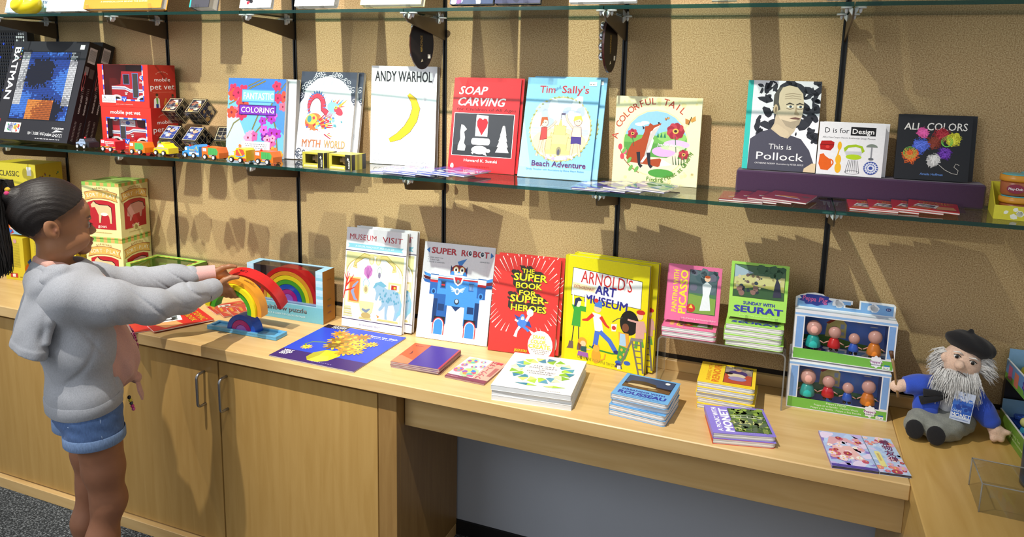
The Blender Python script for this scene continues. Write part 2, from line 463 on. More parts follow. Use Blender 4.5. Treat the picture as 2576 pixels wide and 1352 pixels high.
    def smalltext(self, x0, x1, z0, zh, col, seed=1):
        """a line of print too small to read"""
        r = random.Random(seed); x = x0; sh = []
        while x < x1:
            wd = r.uniform(.012, .03); wd = min(wd, x1-x); sh.append([(x, z0), (x+wd*.8, z0), (x+wd*.8, z0+zh), (x, z0+zh)]); x += wd+.006
        self.many(sh, col)
    def blobs(self, n, x0, x1, z0, z1, rmin, rmax, cols, seed=1, sides=9, stretch=1.0):
        r = random.Random(seed); asp = self.w/self.h
        for c in cols:
            sh = []
            for _ in range(max(1, n//len(cols))):
                cx, cz, R, t = r.uniform(x0, x1), r.uniform(z0, z1), r.uniform(rmin, rmax), r.uniform(0, 6.28); p = []
                for i in range(sides):
                    a = 2*math.pi*i/sides; q = R*r.uniform(.7, 1.15); ex, ez = q*math.cos(a)*stretch, q*math.sin(a)
                    p.append((cx+ex*math.cos(t)-ez*math.sin(t), cz+(ex*math.sin(t)+ez*math.cos(t))*asp))
                sh.append(p)
            self.many(sh, c)

# ---------------------------------------------------------------- smooth solids from distance fields
class Field:
    def __init__(self, lo, hi, res):
        self.lo = np.array(lo, float); self.res = res
        self.n = np.ceil((np.array(hi)-self.lo)/res).astype(int)+1
        self.d = np.full(tuple(self.n), 0.2, np.float32)
    def _sub(self, lo, hi, m):
        a = np.maximum(((np.array(lo)-m-self.lo)/self.res).astype(int), 0)
        b = np.minimum(((np.array(hi)+m-self.lo)/self.res).astype(int)+2, self.n)
        if (b <= a).any(): return None
        ax = [(self.lo[i]+np.arange(a[i], b[i])*self.res).astype(np.float32) for i in range(3)]
        sl = tuple(slice(a[i], b[i]) for i in range(3))
        return sl, ax[0][:, None, None], ax[1][None, :, None], ax[2][None, None, :]
    def _mix(self, sl, d, k, cut):
        e = self.d[sl]
        if cut:
            d = -d
            h = np.clip(.5-.5*(d-e)/k, 0, 1) if k > 0 else None
            self.d[sl] = np.maximum(e, d) if k <= 0 else e*h*1.0+d*(1-h)+k*h*(1-h)
        else:
            if k <= 0: self.d[sl] = np.minimum(e, d)
            else:
                h = np.clip(.5+.5*(e-d)/k, 0, 1); self.d[sl] = e*(1-h)+d*h-k*h*(1-h)
    def ell(self, c, r, k=.01, rot=None, cut=False):
        R = max(r); g = self._sub(np.array(c)-R, np.array(c)+R, .03+k)
        if g is None: return
        sl, X, Y, Z = g; X, Y, Z = X-c[0], Y-c[1], Z-c[2]
        if rot is not None:
            m = np.array(Matrix(rot).transposed() if not isinstance(rot, np.ndarray) else rot.T)
            X, Y, Z = m[0,0]*X+m[0,1]*Y+m[0,2]*Z, m[1,0]*X+m[1,1]*Y+m[1,2]*Z, m[2,0]*X+m[2,1]*Y+m[2,2]*Z
        p = np.sqrt((X/r[0])**2+(Y/r[1])**2+(Z/r[2])**2)+1e-6
        q = np.sqrt((X/r[0]**2)**2+(Y/r[1]**2)**2+(Z/r[2]**2)**2)+1e-6
        self._mix(sl, (p*(p-1)/q).astype(np.float32), k, cut)
    def cone(self, a, b, ra, rb, k=.01, cut=False, flat=None):
        a, b = np.array(a, float), np.array(b, float); R = max(ra, rb)
        g = self._sub(np.minimum(a, b)-R, np.maximum(a, b)+R, .03+k)
        if g is None: return
        sl, X, Y, Z = g; d = b-a; L = d@d+1e-12
        X, Y, Z = X-a[0], Y-a[1], Z-a[2]
        t = np.clip((X*d[0]+Y*d[1]+Z*d[2])/L, 0, 1); px, py, pz = X-t*d[0], Y-t*d[1], Z-t*d[2]
        s = np.sqrt(px**2+py**2+pz**2)
        if flat is not None:            # (axis, factor): squeeze the section along an axis
            ax, fa = np.array(flat[0], float), flat[1]; q = px*ax[0]+py*ax[1]+pz*ax[2]
            s = np.sqrt(np.maximum(s**2-q**2, 0)+(q/fa)**2)
            self._mix(sl, ((s-(ra+(rb-ra)*t))*min(1, fa)).astype(np.float32), k, cut); return
        self._mix(sl, (s-(ra+(rb-ra)*t)).astype(np.float32), k, cut)
    def chain(self, pts, k=.008, flat=None):
        for (p, r), (q, s) in zip(pts[:-1], pts[1:]): self.cone(p, q, r, s, k, flat=flat)
    def plane(self, p, n, k=0.0):
        """cut away the side the normal points to"""
        n = np.array(n, float); n /= np.linalg.norm(n)
        X = self.lo[0]+np.arange(self.n[0])*self.res; Y = self.lo[1]+np.arange(self.n[1])*self.res; Z = self.lo[2]+np.arange(self.n[2])*self.res
        d = ((X-p[0])*n[0])[:, None, None]+((Y-p[1])*n[1])[None, :, None]+((Z-p[2])*n[2])[None, None, :]
        self.d = np.maximum(self.d, d.astype(np.float32))
    def warp(self, fn, lo=None, hi=None):
        g = self._sub(self.lo if lo is None else lo, self.lo+self.n*self.res if hi is None else hi, 0)
        sl, X, Y, Z = g; self.d[sl] = self.d[sl]+fn(X, Y, Z).astype(np.float32)
    def mesh(self):
        d = self.d; d[0] = d[-1] = .1; d[:, 0] = d[:, -1] = .1; d[:, :, 0] = d[:, :, -1] = .1
        neg = d < 0; n = self.n
        c = neg[:-1, :-1, :-1].astype(np.int8)
        for o in ((0,0,1),(0,1,0),(0,1,1),(1,0,0),(1,0,1),(1,1,0),(1,1,1)):
            c = c+neg[o[0]:n[0]-1+o[0], o[1]:n[1]-1+o[1], o[2]:n[2]-1+o[2]]
        act = np.argwhere((c > 0) & (c < 8)); idx = np.full(c.shape, -1, np.int32); idx[tuple(act.T)] = np.arange(len(act))
        acc = np.zeros((len(act), 3)); cnt = np.zeros(len(act))
        cor = [(0,0,0),(1,0,0),(0,1,0),(1,1,0),(0,0,1),(1,0,1),(0,1,1),(1,1,1)]
        vals = [d[act[:,0]+o[0], act[:,1]+o[1], act[:,2]+o[2]] for o in cor]
        for i in range(8):
            for j in range(i+1, 8):
                df = np.array(cor[j])-np.array(cor[i])
                if abs(df).sum() != 1: continue
                a, b = vals[i], vals[j]; m = (a < 0) != (b < 0); t = np.where(m, a/np.where(m, a-b, 1), 0)
                acc += np.where(m[:, None], np.array(cor[i])+t[:, None]*df, 0); cnt += m
        v = self.lo+(act+acc/cnt[:, None])*self.res
        F = []
        for ax in range(3):
            o = [0, 0, 0]; o[ax] = 1; sa = tuple(slice(0, n[i]-o[i]) for i in range(3)); sb = tuple(slice(o[i], n[i]) for i in range(3))
            e = np.argwhere(neg[sa] != neg[sb]); s = neg[sa][tuple(e.T)]
            u, w = (ax+1) % 3, (ax+2) % 3; eu = np.eye(3, dtype=int)[u]; ew = np.eye(3, dtype=int)[w]
            ok = (e[:, u] > 0) & (e[:, w] > 0); e, s = e[ok], s[ok]
            q = [idx[tuple((e-x).T)] for x in (eu*0, eu, eu+ew, ew)]
            f = np.stack(q, 1); f[~s] = f[~s][:, ::-1]; F.append(f)
        return v, np.concatenate(F)
    def build(self, name, mat, parent, colf, smooth_iter=1, T=None):
        v, f = self.mesh()
        for _ in range(smooth_iter):
            e = np.concatenate([f[:, [0,1]], f[:, [1,2]], f[:, [2,3]], f[:, [3,0]]]); a = np.zeros_like(v); m = np.zeros(len(v))
            np.add.at(a, e[:, 0], v[e[:, 1]]); np.add.at(a, e[:, 1], v[e[:, 0]]); np.add.at(m, e[:, 0], 1); np.add.at(m, e[:, 1], 1)
            v = .5*v+.5*a/np.maximum(m, 1)[:, None]
        me = bpy.data.meshes.new(name)
        me.vertices.add(len(v)); me.vertices.foreach_set('co', v.astype(np.float32).ravel())
        me.loops.add(f.size); me.loops.foreach_set('vertex_index', f.astype(np.int32).ravel())
        me.polygons.add(len(f)); me.polygons.foreach_set('loop_start', np.arange(0, f.size, 4, dtype=np.int32))
        me.polygons.foreach_set('loop_total', np.full(len(f), 4, np.int32)); me.polygons.foreach_set('use_smooth', np.ones(len(f), bool))
        me.update(calc_edges=True); me.validate()
        at = me.color_attributes.new('tint', 'FLOAT_COLOR', 'POINT'); cc = np.ones((len(v), 4), np.float32)
        if callable(colf): cc[:, :3] = colf(v)
        else: cc[:, :3] = lin(colf)
        at.data.foreach_set('color', cc.ravel())
        me.materials.append(M[mat] if isinstance(mat, str) else mat)
        if T is not None: me.transform(T)
        o = bpy.data.objects.new(name, me); COL.objects.link(o)
        if parent is not None: o.parent = parent
        return o
# ================================================================ room and furniture
ZC, ZM, ZT, FL = 0.749, 1.342, 1.846, -0.03
YC, YM, YT = -0.4554, -0.285, -0.279      # front edges of counter, middle shelf, top shelf
PITCH = 0.61

mb = MB(); mb.box(-2.2, 4.6, -4.0, 0.1, FL-.05, FL); struct('floor', mb, 'carpet')
mb = MB(); mb.box(-2.2, 4.6, 0.012, 0.1, FL, 2.9); wall = struct('wall_back', mb, 'wallpaint')
mb = MB(); mb.box(-1.83, 4.27, 0.0005, 0.0118, .7, .86); g_ = mb.build('joint_shadow_strip', 'gap', wall)
for k in range(-3, 7):
    mb = MB(); mb.cbox(k*PITCH+.006, (k+1)*PITCH-.006, 0.0, 0.0115, .797, 2.75, .0012)
    mb.build('panel', 'board', wall)
for k in range(-2, 7):
    mb = MB(); mb.box(k*PITCH-.0075, k*PITCH-.003, -.003, .011, .80, 2.75); mb.box(k*PITCH+.003, k*PITCH+.0075, -.003, .011, .80, 2.75); mb.box(k*PITCH-.003, k*PITCH+.003, .004, .011, .80, 2.75)
    mb.build('slotted_standard', 'black', wall)
mb = MB(); mb.cbox(-1.83, 4.27, -.018, .0004, ZC+.0002, .783, .0015); struct('trim_1', mb, 'maple_x')
mb = MB(); mb.box(1.882, 3.30, .002, .0118, FL, FL+.055); struct('baseboard_back', mb, 'rubber')

# worktops
mb = MB(); mb.cbox(-1.83, 3.2512, YC, -.0004, .708, ZC, .0025)
tag(mb.build('worktop', 'maple_x', None), 'long pale maple worktop running under the whole wall of books', 'counter')
t = thing('corner_counter', 'maple counter turning the corner at the right, under the bearded doll', 'counter', (3.2517, 0, FL))
mb = MB(); mb.cbox(0, 1.0, -2.0, -.0004, .738, ZC-FL, .0025); mb.build('worktop', 'maple_y', t)
mb = MB(); mb.cbox(.004, 1.0, -1.99, -.002, .0, .7378, .001); mb.build('side_panel', 'maple_y', t)
mb = MB(); mb.cbox(1.893, 3.2555, -.385, -.365, .584, .7078, .001)
tag(mb.build('apron_rail', 'maple_x', None), 'maple rail under the worktop over the open knee space', 'rail')

# cabinets
def handle(x, z, parent):
    mb = MB(); r = .0048; y = -.035; h = .115; p = [(0, 0, 0)]
    for i in range(7):
        a = math.pi/2*i/6; p.append((0, y+.014-.014*math.sin(a), .014-.014*math.cos(a)))
    q = [(a, b, h-c) for a, b, c in p][::-1]
    mb.tube(p+q, r, 10); mb.T = Matrix.Identity(4)
    o = mb.build('handle', 'steel', parent); o.location = (x, -.0002, z); return o
def cabinet(x0, x1, doors, label, stile=0.0, handles=()):
    t = thing('cabinet', label, 'cabinet', (x0, 0, FL))
    mb = MB(); mb.cbox(0, x1-x0, -.408, .0, .045, .736, .001)
    if stile: mb.cbox(x1-x0-stile, x1-x0, -.43, -.407, .045, .737, .001)
    mb.build('carcass', 'maple_dark', t)
    mb = MB(); mb.cbox(0, x1-x0, -.447, -.002, .0, .0445, .0015); mb.build('plinth', 'maple_x', t)
    for i, (a, b) in enumerate(doors):
        mb = MB(); mb.cbox(0, b-a, -.0205, 0, 0, .67, .0012)
        d = mb.build('door', 'maple_z', t); d.location = (a-x0, -.4085, .05)
        if i < len(handles) and handles[i] is not None:
            h = handle(handles[i]-a, .51, d); h.location.y = -.0207
    return t
cabinet(.6035, 1.89, [(.606, 1.203), (1.209, 1.822)], 'double-door maple cabinet with two steel bow handles', .064, (1.146, 1.242))
cabinet(-.70, .6015, [(-.698, -.05), (-.045, .599)], 'plain maple cabinet behind the girl at the left end', 0.0, (-.1, .0))

# glass shelves with brackets
def shelf(x0, x1, y0, y1, z, label, group):
    t = thing('glass_shelf', label, 'shelf', (x0, y1, z), group=group)
    L = x1-x0; D = y1-y0; th = .010
    mb = MB(); mb.slot = 0
    v = [(0,-D,-th),(L,-D,-th),(L,0,-th),(0,0,-th),(0,-D,0),(L,-D,0),(L,0,0),(0,0,0)]
    mb.add(v, [(3,2,1,0),(4,5,6,7)]); mb.slot = 1; mb.add(v, [(0,1,5,4),(1,2,6,5),(2,3,7,6),(3,0,4,7)])
    mb.build('pane', ['glass', 'glassedge'], t)
def bracket(k, z, yf, label):
    x = k*PITCH; D = -yf-.012
    t = thing('shelf_bracket', label, 'bracket', (x, 0, z), group='shelf brackets')
    mb = MB()
    pts = [(.002, -.014), (-D+.004, -.014), (-D, -.022), (-D+.006, -.042), (-D+.02, -.046), (.002, -.082)]
    if z > 1.6: pts = [(.002, -.014), (-D+.004, -.014), (-D, -.02), (-D+.004, -.032), (-D+.016, -.038), (.002, -.080)]
    mb.prism(pts, -.002, .002, 'x'); mb.build('arm', 'bracket', t)
    for yy in (-D+.02, -.05):
        mb = MB()
        for s in (-1, 1):
            mb.color('#d9dde0')
            mb.lathe([(.0125, -.0125), (.0135, -.0115), (.0125, -.0105)], (s*.0155, yy, 0), 14)
            mb.lathe([(.002, -.024), (.004, -.018), (.004, -.0127)], (s*.0155, yy, 0), 8)
            mb.prism([(s*.0022, -.0128), (s*.011, -.0128), (s*.009, -.02), (s*.0022, -.029)], yy-.008, yy+.008, 'y')
        mb.build('clip', 'plastic', t)
segs = [-1.22]+[k*PITCH for k in range(0, 7)]
places = ['far left', 'leftmost in view', 'second from the left', 'third from the left', 'fourth from the left', 'fifth from the left', 'rightmost']
below = ['the black picture boxes', 'the toy vehicles', 'the two spiral dragon books', 'the red book', 'the pale yellow fox book', 'the purple riser block', 'the yellow tray']
ab = ['the yellow rubber duck', 'the orange picture book', 'the white square book', 'the dark picture books', 'the white landscape book', 'the yellow parcel', 'bare glass']
for i in range(len(segs)-1):
    a, b = segs[i]+.0012, segs[i+1]-.0012
    shelf(a, b, YM, -.006, ZM, 'middle glass shelf pane, %s, by %s' % (places[i], below[i]), 'middle shelf panes')
    shelf(a, b, YT, -.006, ZT, 'upper glass shelf pane, %s, under %s' % (places[i], ab[i]), 'upper shelf panes')
seam = ['leftmost', 'second from left', 'third from left', 'fourth from left', 'fifth from left', 'sixth from left']
for k in range(0, 6):
    bracket(k, ZM, YM, 'metal bracket with clear clips under the middle glass shelf, %s' % seam[k])
    bracket(k, ZT, YT, 'metal bracket with clear clips under the upper glass shelf, %s' % seam[k])
# ================================================================ books
PI = math.pi
def rad(d): return math.radians(d)
def book(name, label, loc, w, h, t, yaw=0, lean=0, kind='paper', cover='#ffffff', pages='#ece9e2', art=None, group=None, flat=False, gloss='gloss', spine=None, cat='book', open_=0.0, base=None, sag=0.0):
    """loc: lower left corner of the front cover (the plane it stands or lies on gives z)"""
    yaw = rad(yaw)
    if flat: lean = PI/2; L = (loc[0], loc[1], loc[2]+t)
    else: L = (loc[0], loc[1], loc[2]+t*math.sin(lean)+.0004)
    o = thing(name, label, cat, L, yaw, group, lean)
    a = MB(); a.color(cover); p = MB(); p.color(pages)
    if kind == 'hard':
        b = .0026
        a.cbox(.004, w, 0, b, 0, h, .0006); a.cbox(.004, w, t-b, t, 0, h, .0006)
        if spine: a.color(spine)
        a.cbox(0, .0045, 0, t, 0, h, .0012)
        p.box(.0045, w-.003, b, t-b, .003, h-.003)
    elif kind == 'board':
        r = .011; b = .0009
        ol = rrect(0, w, 0, h, r, 4, (0, 1, 1, 0)); il = rrect(.0005, w-.0006, .0005, h-.0005, r, 4, (0, 1, 1, 0))
        a.prism(ol, 0, b); a.prism(ol, t-b, t); a.box(0, .0012, b, t-b, 0, h); 
        n = max(2, int((t-2*b)/.003)); d = (t-2*b)/n
        for i in range(n):
            q = .0009*(i % 2); p.color(tuple(v*(1-.12*(i % 2)) for v in lin(pages)))
            p.prism(rrect(.0013, w-.0004-q, .0004+q, h-.0004-q, r, 4, (0, 1, 1, 0)), b+i*d, b+(i+1)*d)
    else:
        b = .0006
        a.box(0, w, 0, b, 0, h); a.box(0, w, t-b, t, 0, h)
        if spine: a.color(spine)
        a.box(0, .0007, b, t-b, 0, h)
        p.box(.0008, w-.0006, b, t-b, .0006, h-.0006)
    cov = a.build('cover', gloss, o); p.build('pages', 'pages', o)
    if art:
        A = Art(w, h); art(A)
        if A.f: A.build('cover_print', gloss, o)
    return o
def shift(o, d, label, group=None):
    """a copy of a standing book moved by d in the room"""
    m = o.matrix_world.copy(); c = copy_tree(o, label, group=group); m.translation = m.translation+Vector(d); c.matrix_world = m; return c

# ---- cover designs (fractions of width and height)
def flower(A, cx, cz, r, col, mid='#f6d24a', n=5, rot=0):
    for i in range(n):
        a = rot+2*PI*i/n; A.ell(cx+r*.6*math.cos(a), cz+r*.6*math.sin(a)*A.w/A.h, r*.5, r*.38, col, math.degrees(a), 9)
    A.ell(cx, cz, r*.22, r*.22, mid, 0, 7)
def art_fantastic(A):
    A.fill('#6fb6e8'); A.rect(0, 1, .78, 1, '#3f78c4'); A.poly([(0,.0),(.5,0),(.2,.5),(0,.6)], '#b9d6f2'); A.poly([(.6,.6),(1,.8),(1,.3)], '#4f8ed2')
    for pts in ([(0,.22),(.12,.42),(.3,.52),(.45,.62)], [(.02,.66),(.2,.74),(.4,.88),(.65,.97)], [(1,.95),(.8,.75),(.7,.5),(.5,.3),(.4,.18)], [(.35,.9),(.6,1)], [(.9,.1),(.85,.4),(.75,.6)], [(.55,.55),(.45,.35)]):
        A.line(pts, .022, '#5a5030'); A.line(pts, .010, '#8c8a4c')
    r = random.Random(3)
    for cols, boxes, rr in ((('#d9345a','#ef6a86','#e8503a'), ((.02,.72,.32,.99),(.0,.55,.25,.85),(.75,.62,.99,.98),(.15,.5,.3,.7)), .085), (('#a837b8','#7a2a9e','#cf63cf'), ((.72,.3,.98,.6),(.62,.25,.8,.5)), .075), (('#ee5fa0','#f39cc0'), ((.35,.2,.5,.35),(.72,.12,.85,.3)), .07), (('#ef7b3a','#f2a33c'), ((.2,.05,.4,.15),(.8,.02,.98,.18)), .07)):
        for b in boxes:
            for i in range(4): flower(A, r.uniform(b[0], b[2]), r.uniform(b[1], b[3]), rr*r.uniform(.7,1.1), cols[i % len(cols)], '#7a1f38', 5, r.uniform(0, 6))
    A.rect(.25, .82, .70, .86, '#4f94d4'); A.rect(.26, .81, .712, .848, '#7cc0f0'); A.text('FANTASTIC', .28, .80, .735, .085, '#ffffff', .01)
    A.rect(.21, .85, .535, .665, '#3a1a6a'); A.rect(.22, .84, .545, .655, '#7a33b4'); A.text('COLORING', .245, .82, .565, .07, '#2a1240', .04); A.text('COLORING', .245, .82, .567, .07, '#ffffff', .015)
    A.rect(.28, .77, .06, .20, '#f6f4f2')
    for i in range(4): A.smalltext(.34, .72, .16-.025*i, .012, '#8a8a92', i)
def swirl(A, cx, cz, r, col, wd=.008, turns=1.6, a0=0.0, sgn=1):
    A.line([(cx+r*(1-t)*math.cos(a0+sgn*t*turns*6.28), cz+r*(1-t)*math.sin(a0+sgn*t*turns*6.28)*A.w/A.h) for t in [i/22 for i in range(23)]], wd, col)
def art_myth(A):
    A.fill('#e6e9ed')
    r = random.Random(5)
    A.poly([(0,1),(0,.62),(.08,.7),(.1,.8),(.2,.86),(.3,.92),(.5,.95),(.7,.92),(.82,.86),(.92,.78),(.94,.68),(1,.62),(1,1)], '#3c4454')
    for i in range(34):
        t = i/33; x = .02+.96*t; z = .70+.24*math.sin(PI*t)**.6+r.uniform(-.02, .06); swirl(A, x, z, r.uniform(.03, .055), '#dfe6ee', .007, 1.4, r.uniform(0, 6))
    for i in range(26): swirl(A, r.uniform(.05, .95), r.uniform(.22, .36), r.uniform(.03, .06), '#c9d0da', .006, 1.2, r.uniform(0, 6))
    for i in range(20): A.line([(x0 := r.uniform(.12,.88), z0 := r.uniform(.55,.85)), (x0+r.uniform(-.02,.02), z0+.06)], .004, '#b4bcc8')
    # red serpent with blue crest, winged bird below
    P = [(.32+.11*math.cos(rad(a))*1.2, .60+.13*math.sin(rad(a))) for a in range(215, -20, -15)]+[(.55,.52),(.62,.50)]
    A.line(P, [.03+.06*min(1, i/6) for i in range(len(P))], '#6b1424'); A.line(P, [.02+.05*min(1, i/6) for i in range(len(P))], '#c23a4c')
    for i in range(len(P)-2):
        x, z = P[i]; a = rad(215-15*i); A.poly([(x-.01, z+.02),(x+.07*math.cos(a), z+.055*math.sin(a)+.01),(x+.03, z+.025)], '#3f7fc0')
    for i in range(9):
        A.poly([(.55+.02*i, .62),(.60+.035*i, .70-.012*i*(i%2)),(.59+.02*i, .60)], ('#4f93cf', '#d8482f', '#e8a23a')[i % 3])
    A.ell(.63, .60, .11, .06, '#7fb4dc', -20); A.ell(.73, .56, .09, .04, '#c23a4c', -35); A.ell(.68, .60, .025, .018, '#f0c84a'); A.ell(.68, .60, .01, .01, '#20242c')
    for i in range(7): A.line([(.56+.02*i, .55), (.50+.025*i, .46)], [.016, .004], '#9ac4e4')
    A.ell(.30, .43, .16, .10, '#e0703a', 10); A.ell(.26, .46, .10, .06, '#f0b44a'); A.ell(.22, .46, .04, .04, '#3f8f8f')
    for i in range(13):
        a = rad(-30+9*i); A.line([(.30, .38), (.30+.36*math.cos(a*.75), .33+.22*math.sin(a*.75))], [.03, .012], ('#a81f34', '#e0962f', '#c63a3a')[i % 3])
    A.blobs(26, .18, .88, .36, .52, .015, .035, ['#2f5fae', '#7fb4dc', '#c23a4c', '#e8c84a', '#4f93a0'], 9)
    A.blobs(18, .08, .92, .30, .36, .03, .06, ['#f6f8fa', '#e6eaf0'], 4)
    A.text('MYTH', .12, .46, .145, .085, '#7a3a24', .03); A.text('WORLD', .52, .90, .145, .085, '#7a3a24', .03)
    A.text('MYTH', .12, .46, .147, .082, '#c0764a', .01); A.text('WORLD', .52, .90, .147, .082, '#c69a5c', .01)
    A.text('FANTASTICAL BEASTS TO COLOR AND EXPLORE', .14, .86, .105, .02, '#9a9fa8', .0)
    for i in range(8): swirl(A, r.uniform(.02, .2), r.uniform(.01, .1), .05, '#4a5262', .014, 1.3, i)
def art_banana(A):
    A.fill('#eff0f3'); A.text('ANDY WARHOL', .055, .93, .845, .105, '#26282c', .035)
    # plain yellow crescent as a neutral stand-in for the artwork
    P = [(.58,.72),(.66,.66),(.70,.58),(.66,.47),(.57,.37),(.44,.29),(.30,.245)]
    A.line(P, [.05,.10,.125,.135,.13,.11,.06], '#3a3322'); A.line(P, [.04,.09,.112,.122,.117,.10,.05], '#edbf2c')
    A.text('COLORING BOOK', .045, .92, .028, .085, '#8f959e', .02); A.text('COLORING BOOK', .052, .913, .031, .079, '#f0f1f5', -.004)
def art_soap(A):
    A.fill('#cf2a2e'); A.poly([(.0,1),(.2,1),(.06,.5),(.0,.5)], '#d63c3c')
    A.text('SOAP', .08, .52, .825, .085, '#f4f4f4', .03, .28); A.text('CARVING', .08, .80, .705, .085, '#f4f4f4', .03, .28)
    A.text('for Children of All Ages', .07, .96, .65, .03, '#5a1414', .015)
    A.rect(.04, .945, .165, .625, '#ececec'); A.rect(.048, .937, .17, .62, '#34373c'); A.rect(.048, .937, .17, .28, '#2a2d31')
    A.poly([(.38,.38),(.38,.60),(.39,.61),(.56,.60),(.565,.38)], '#e9e9e6'); A.poly(rrect(.33,.61,.29,.36,.03), '#f2f2ef')
    A.poly([(.475,.39),(.40,.49),(.395,.54),(.42,.575),(.455,.572),(.48,.555),(.505,.575),(.54,.565),(.56,.53),(.545,.48)], '#c9202a')
    A.poly([(.13,.22),(.24,.22),(.25,.27),(.22,.30),(.23,.36),(.21,.42),(.25,.45),(.20,.49),(.16,.50),(.15,.42),(.16,.34),(.13,.27)], '#e6e6e2')
    for i in range(4): z = .22+.06*i; q = .10-.018*i; A.poly([(.80-q, z),(.80+q, z),(.80+q*.35, z+.10),(.80-q*.35, z+.10)], ('#e8e8e4', '#f4f4f0')[i % 2])
    A.poly([(.80-.03,.44),(.83,.44),(.80,.51)], '#f4f4f0')
    A.ell(.46, .235, .12, .045, '#ecece8'); A.ell(.59, .23, .035, .02, '#ecece8'); A.poly([(.34,.2),(.40,.24),(.37,.185)], '#ecece8'); A.poly([(.52,.19),(.58,.175),(.55,.22)], '#ecece8')
    A.text('Howard K. Suzuki', .24, .74, .105, .03, '#f8e8e8', .02); A.ell(.065, .045, .026, .034, '#f4f0f0'); A.line([(.07,.06),(.058,.045),(.072,.03)], .006, '#c0303a')
    A.smalltext(.3, .62, .05, .014, '#a81a20', 3)
def art_tim(A):
    A.fill('#86c2e6'); A.poly([(0,.6),(.2,0),(0,0)], '#9fd0ee'); A.rect(0, 1, 0, .1, '#96caec')
    A.ell(.52, .49, .425, .325, '#b5ae6c'); A.ell(.52, .49, .41, .313, '#e3e8ea'); A.ell(.52, .60, .36, .20, '#b9cbdd', 0, 24, 0, 180); A.blobs(16, .25, .8, .58, .74, .04, .09, ['#dfe7ef', '#a3b6cd', '#ccd8e4'], 3, 9, 1.6)
    A.poly([(.115,.43),(.925,.43),(.925,.50),(.115,.50)], '#c3d2de')
    for i in range(6): A.line([(.13, .435+.011*i), (.5, .44+.011*i), (.91, .435+.011*i)], .004, '#8ea8c0')
    A.ell(.52, .36, .37, .14, '#dfd4a4')
    A.text("Tim", .18, .40, .845, .072, '#b3202e', .02); A.text("and", .40, .485, .865, .040, '#2c5a94', .008, 0, 25); A.text("Sally's", .49, .86, .848, .074, '#b3202e', .02)
    for x0, x1, z0, z1, c in ((.35,.70,.24,.36,'#cfc27c'),(.40,.65,.34,.44,'#d9cd8c'),(.44,.60,.43,.52,'#cfc27c'),(.345,.42,.28,.40,'#d9cd8c'),(.635,.705,.28,.40,'#d9cd8c')):
        A.rect(x0-.004, x1+.004, z0, z1+.003, '#8c8350'); A.rect(x0, x1, z0, z1, c); A.many([[(x, z1), (x+.015, z1), (x+.015, z1+.012), (x, z1+.012)] for x in np.arange(x0, x1-.01, .03)], '#b4a862')
    A.poly([(.49,.52),(.55,.52),(.52,.60)], '#c4b672'); A.line([(.52,.58),(.52,.65)], .006, '#60584a'); A.rect(.52, .575, .63, .65, '#54506a'); A.ell(.53, .27, .035, .045, '#8f8a6a'); A.ell(.53, .26, .018, .03, '#55556a')
    def lim(P, w): A.line(P, [v+.008 for v in w], '#8a6a54'); A.line(P, w, '#e9c4a8')
    lim([(.34,.48),(.42,.53),(.46,.57)], [.022]*3); lim([(.28,.38),(.26,.28),(.23,.215)], [.03,.026,.03]); lim([(.33,.38),(.32,.28),(.35,.215)], [.03,.026,.03])
    A.poly([(.262,.50),(.343,.505),(.355,.385),(.255,.37)], '#7c2420'); A.poly([(.268,.495),(.338,.50),(.348,.39),(.263,.375)], '#c0423e'); A.ell(.30, .545, .052, .042, '#8a6a54'); A.ell(.30, .545, .046, .037, '#efcdb2'); A.poly([(.24,.50),(.25,.60),(.33,.605),(.345,.57),(.29,.575),(.265,.53)], '#a8552a')
    lim([(.70,.50),(.61,.575),(.585,.635)], [.022]*3); lim([(.71,.35),(.70,.23)], [.03,.03]); lim([(.79,.35),(.82,.23)], [.03,.03])
    A.poly([(.675,.42),(.825,.42),(.806,.52),(.695,.52)], '#8a6a54'); A.poly([(.683,.42),(.817,.42),(.80,.515),(.70,.515)], '#efcfb6'); A.poly([(.68,.42),(.82,.42),(.825,.345),(.76,.355),(.685,.345)], '#3f3180'); A.ell(.755, .57, .055, .045, '#8a6a54'); A.ell(.755, .57, .049, .04, '#f0d0b4'); A.poly([(.69,.57),(.70,.62),(.79,.63),(.82,.57),(.775,.595)], '#d8bc4e')
    for cx, cz in ((.285,.55),(.315,.55),(.74,.572),(.77,.572)): A.ell(cx, cz, .006, .006, '#3a3030', 0, 6)
    A.blobs(16, .34, .74, .19, .225, .015, .03, ['#d8c47a', '#b0a4c8', '#c8d8d0'], 8)
    for i in range(44): a = rad(360*i/44); A.ell(.52+.42*math.cos(a), .49+.32*math.sin(a), .018, .008, ('#a8a258', '#8a9450', '#cfc88c')[i % 3], 8*i+60, 6)
    A.text('Beach Adventure', .18, .92, .115, .055, '#b3304a', .03); A.text('Beach Adventure', .182, .916, .118, .052, '#26306e', .012)
    A.text('Grady Thrasher with illustrations by Elaine Hearn Rabon', .11, .90, .075, .018, '#4f8fb8', .0)
    A.rect(.855, .955, .925, .965, '#f4f6f6'); A.smalltext(.865, .945, .935, .008, '#777777', 2)
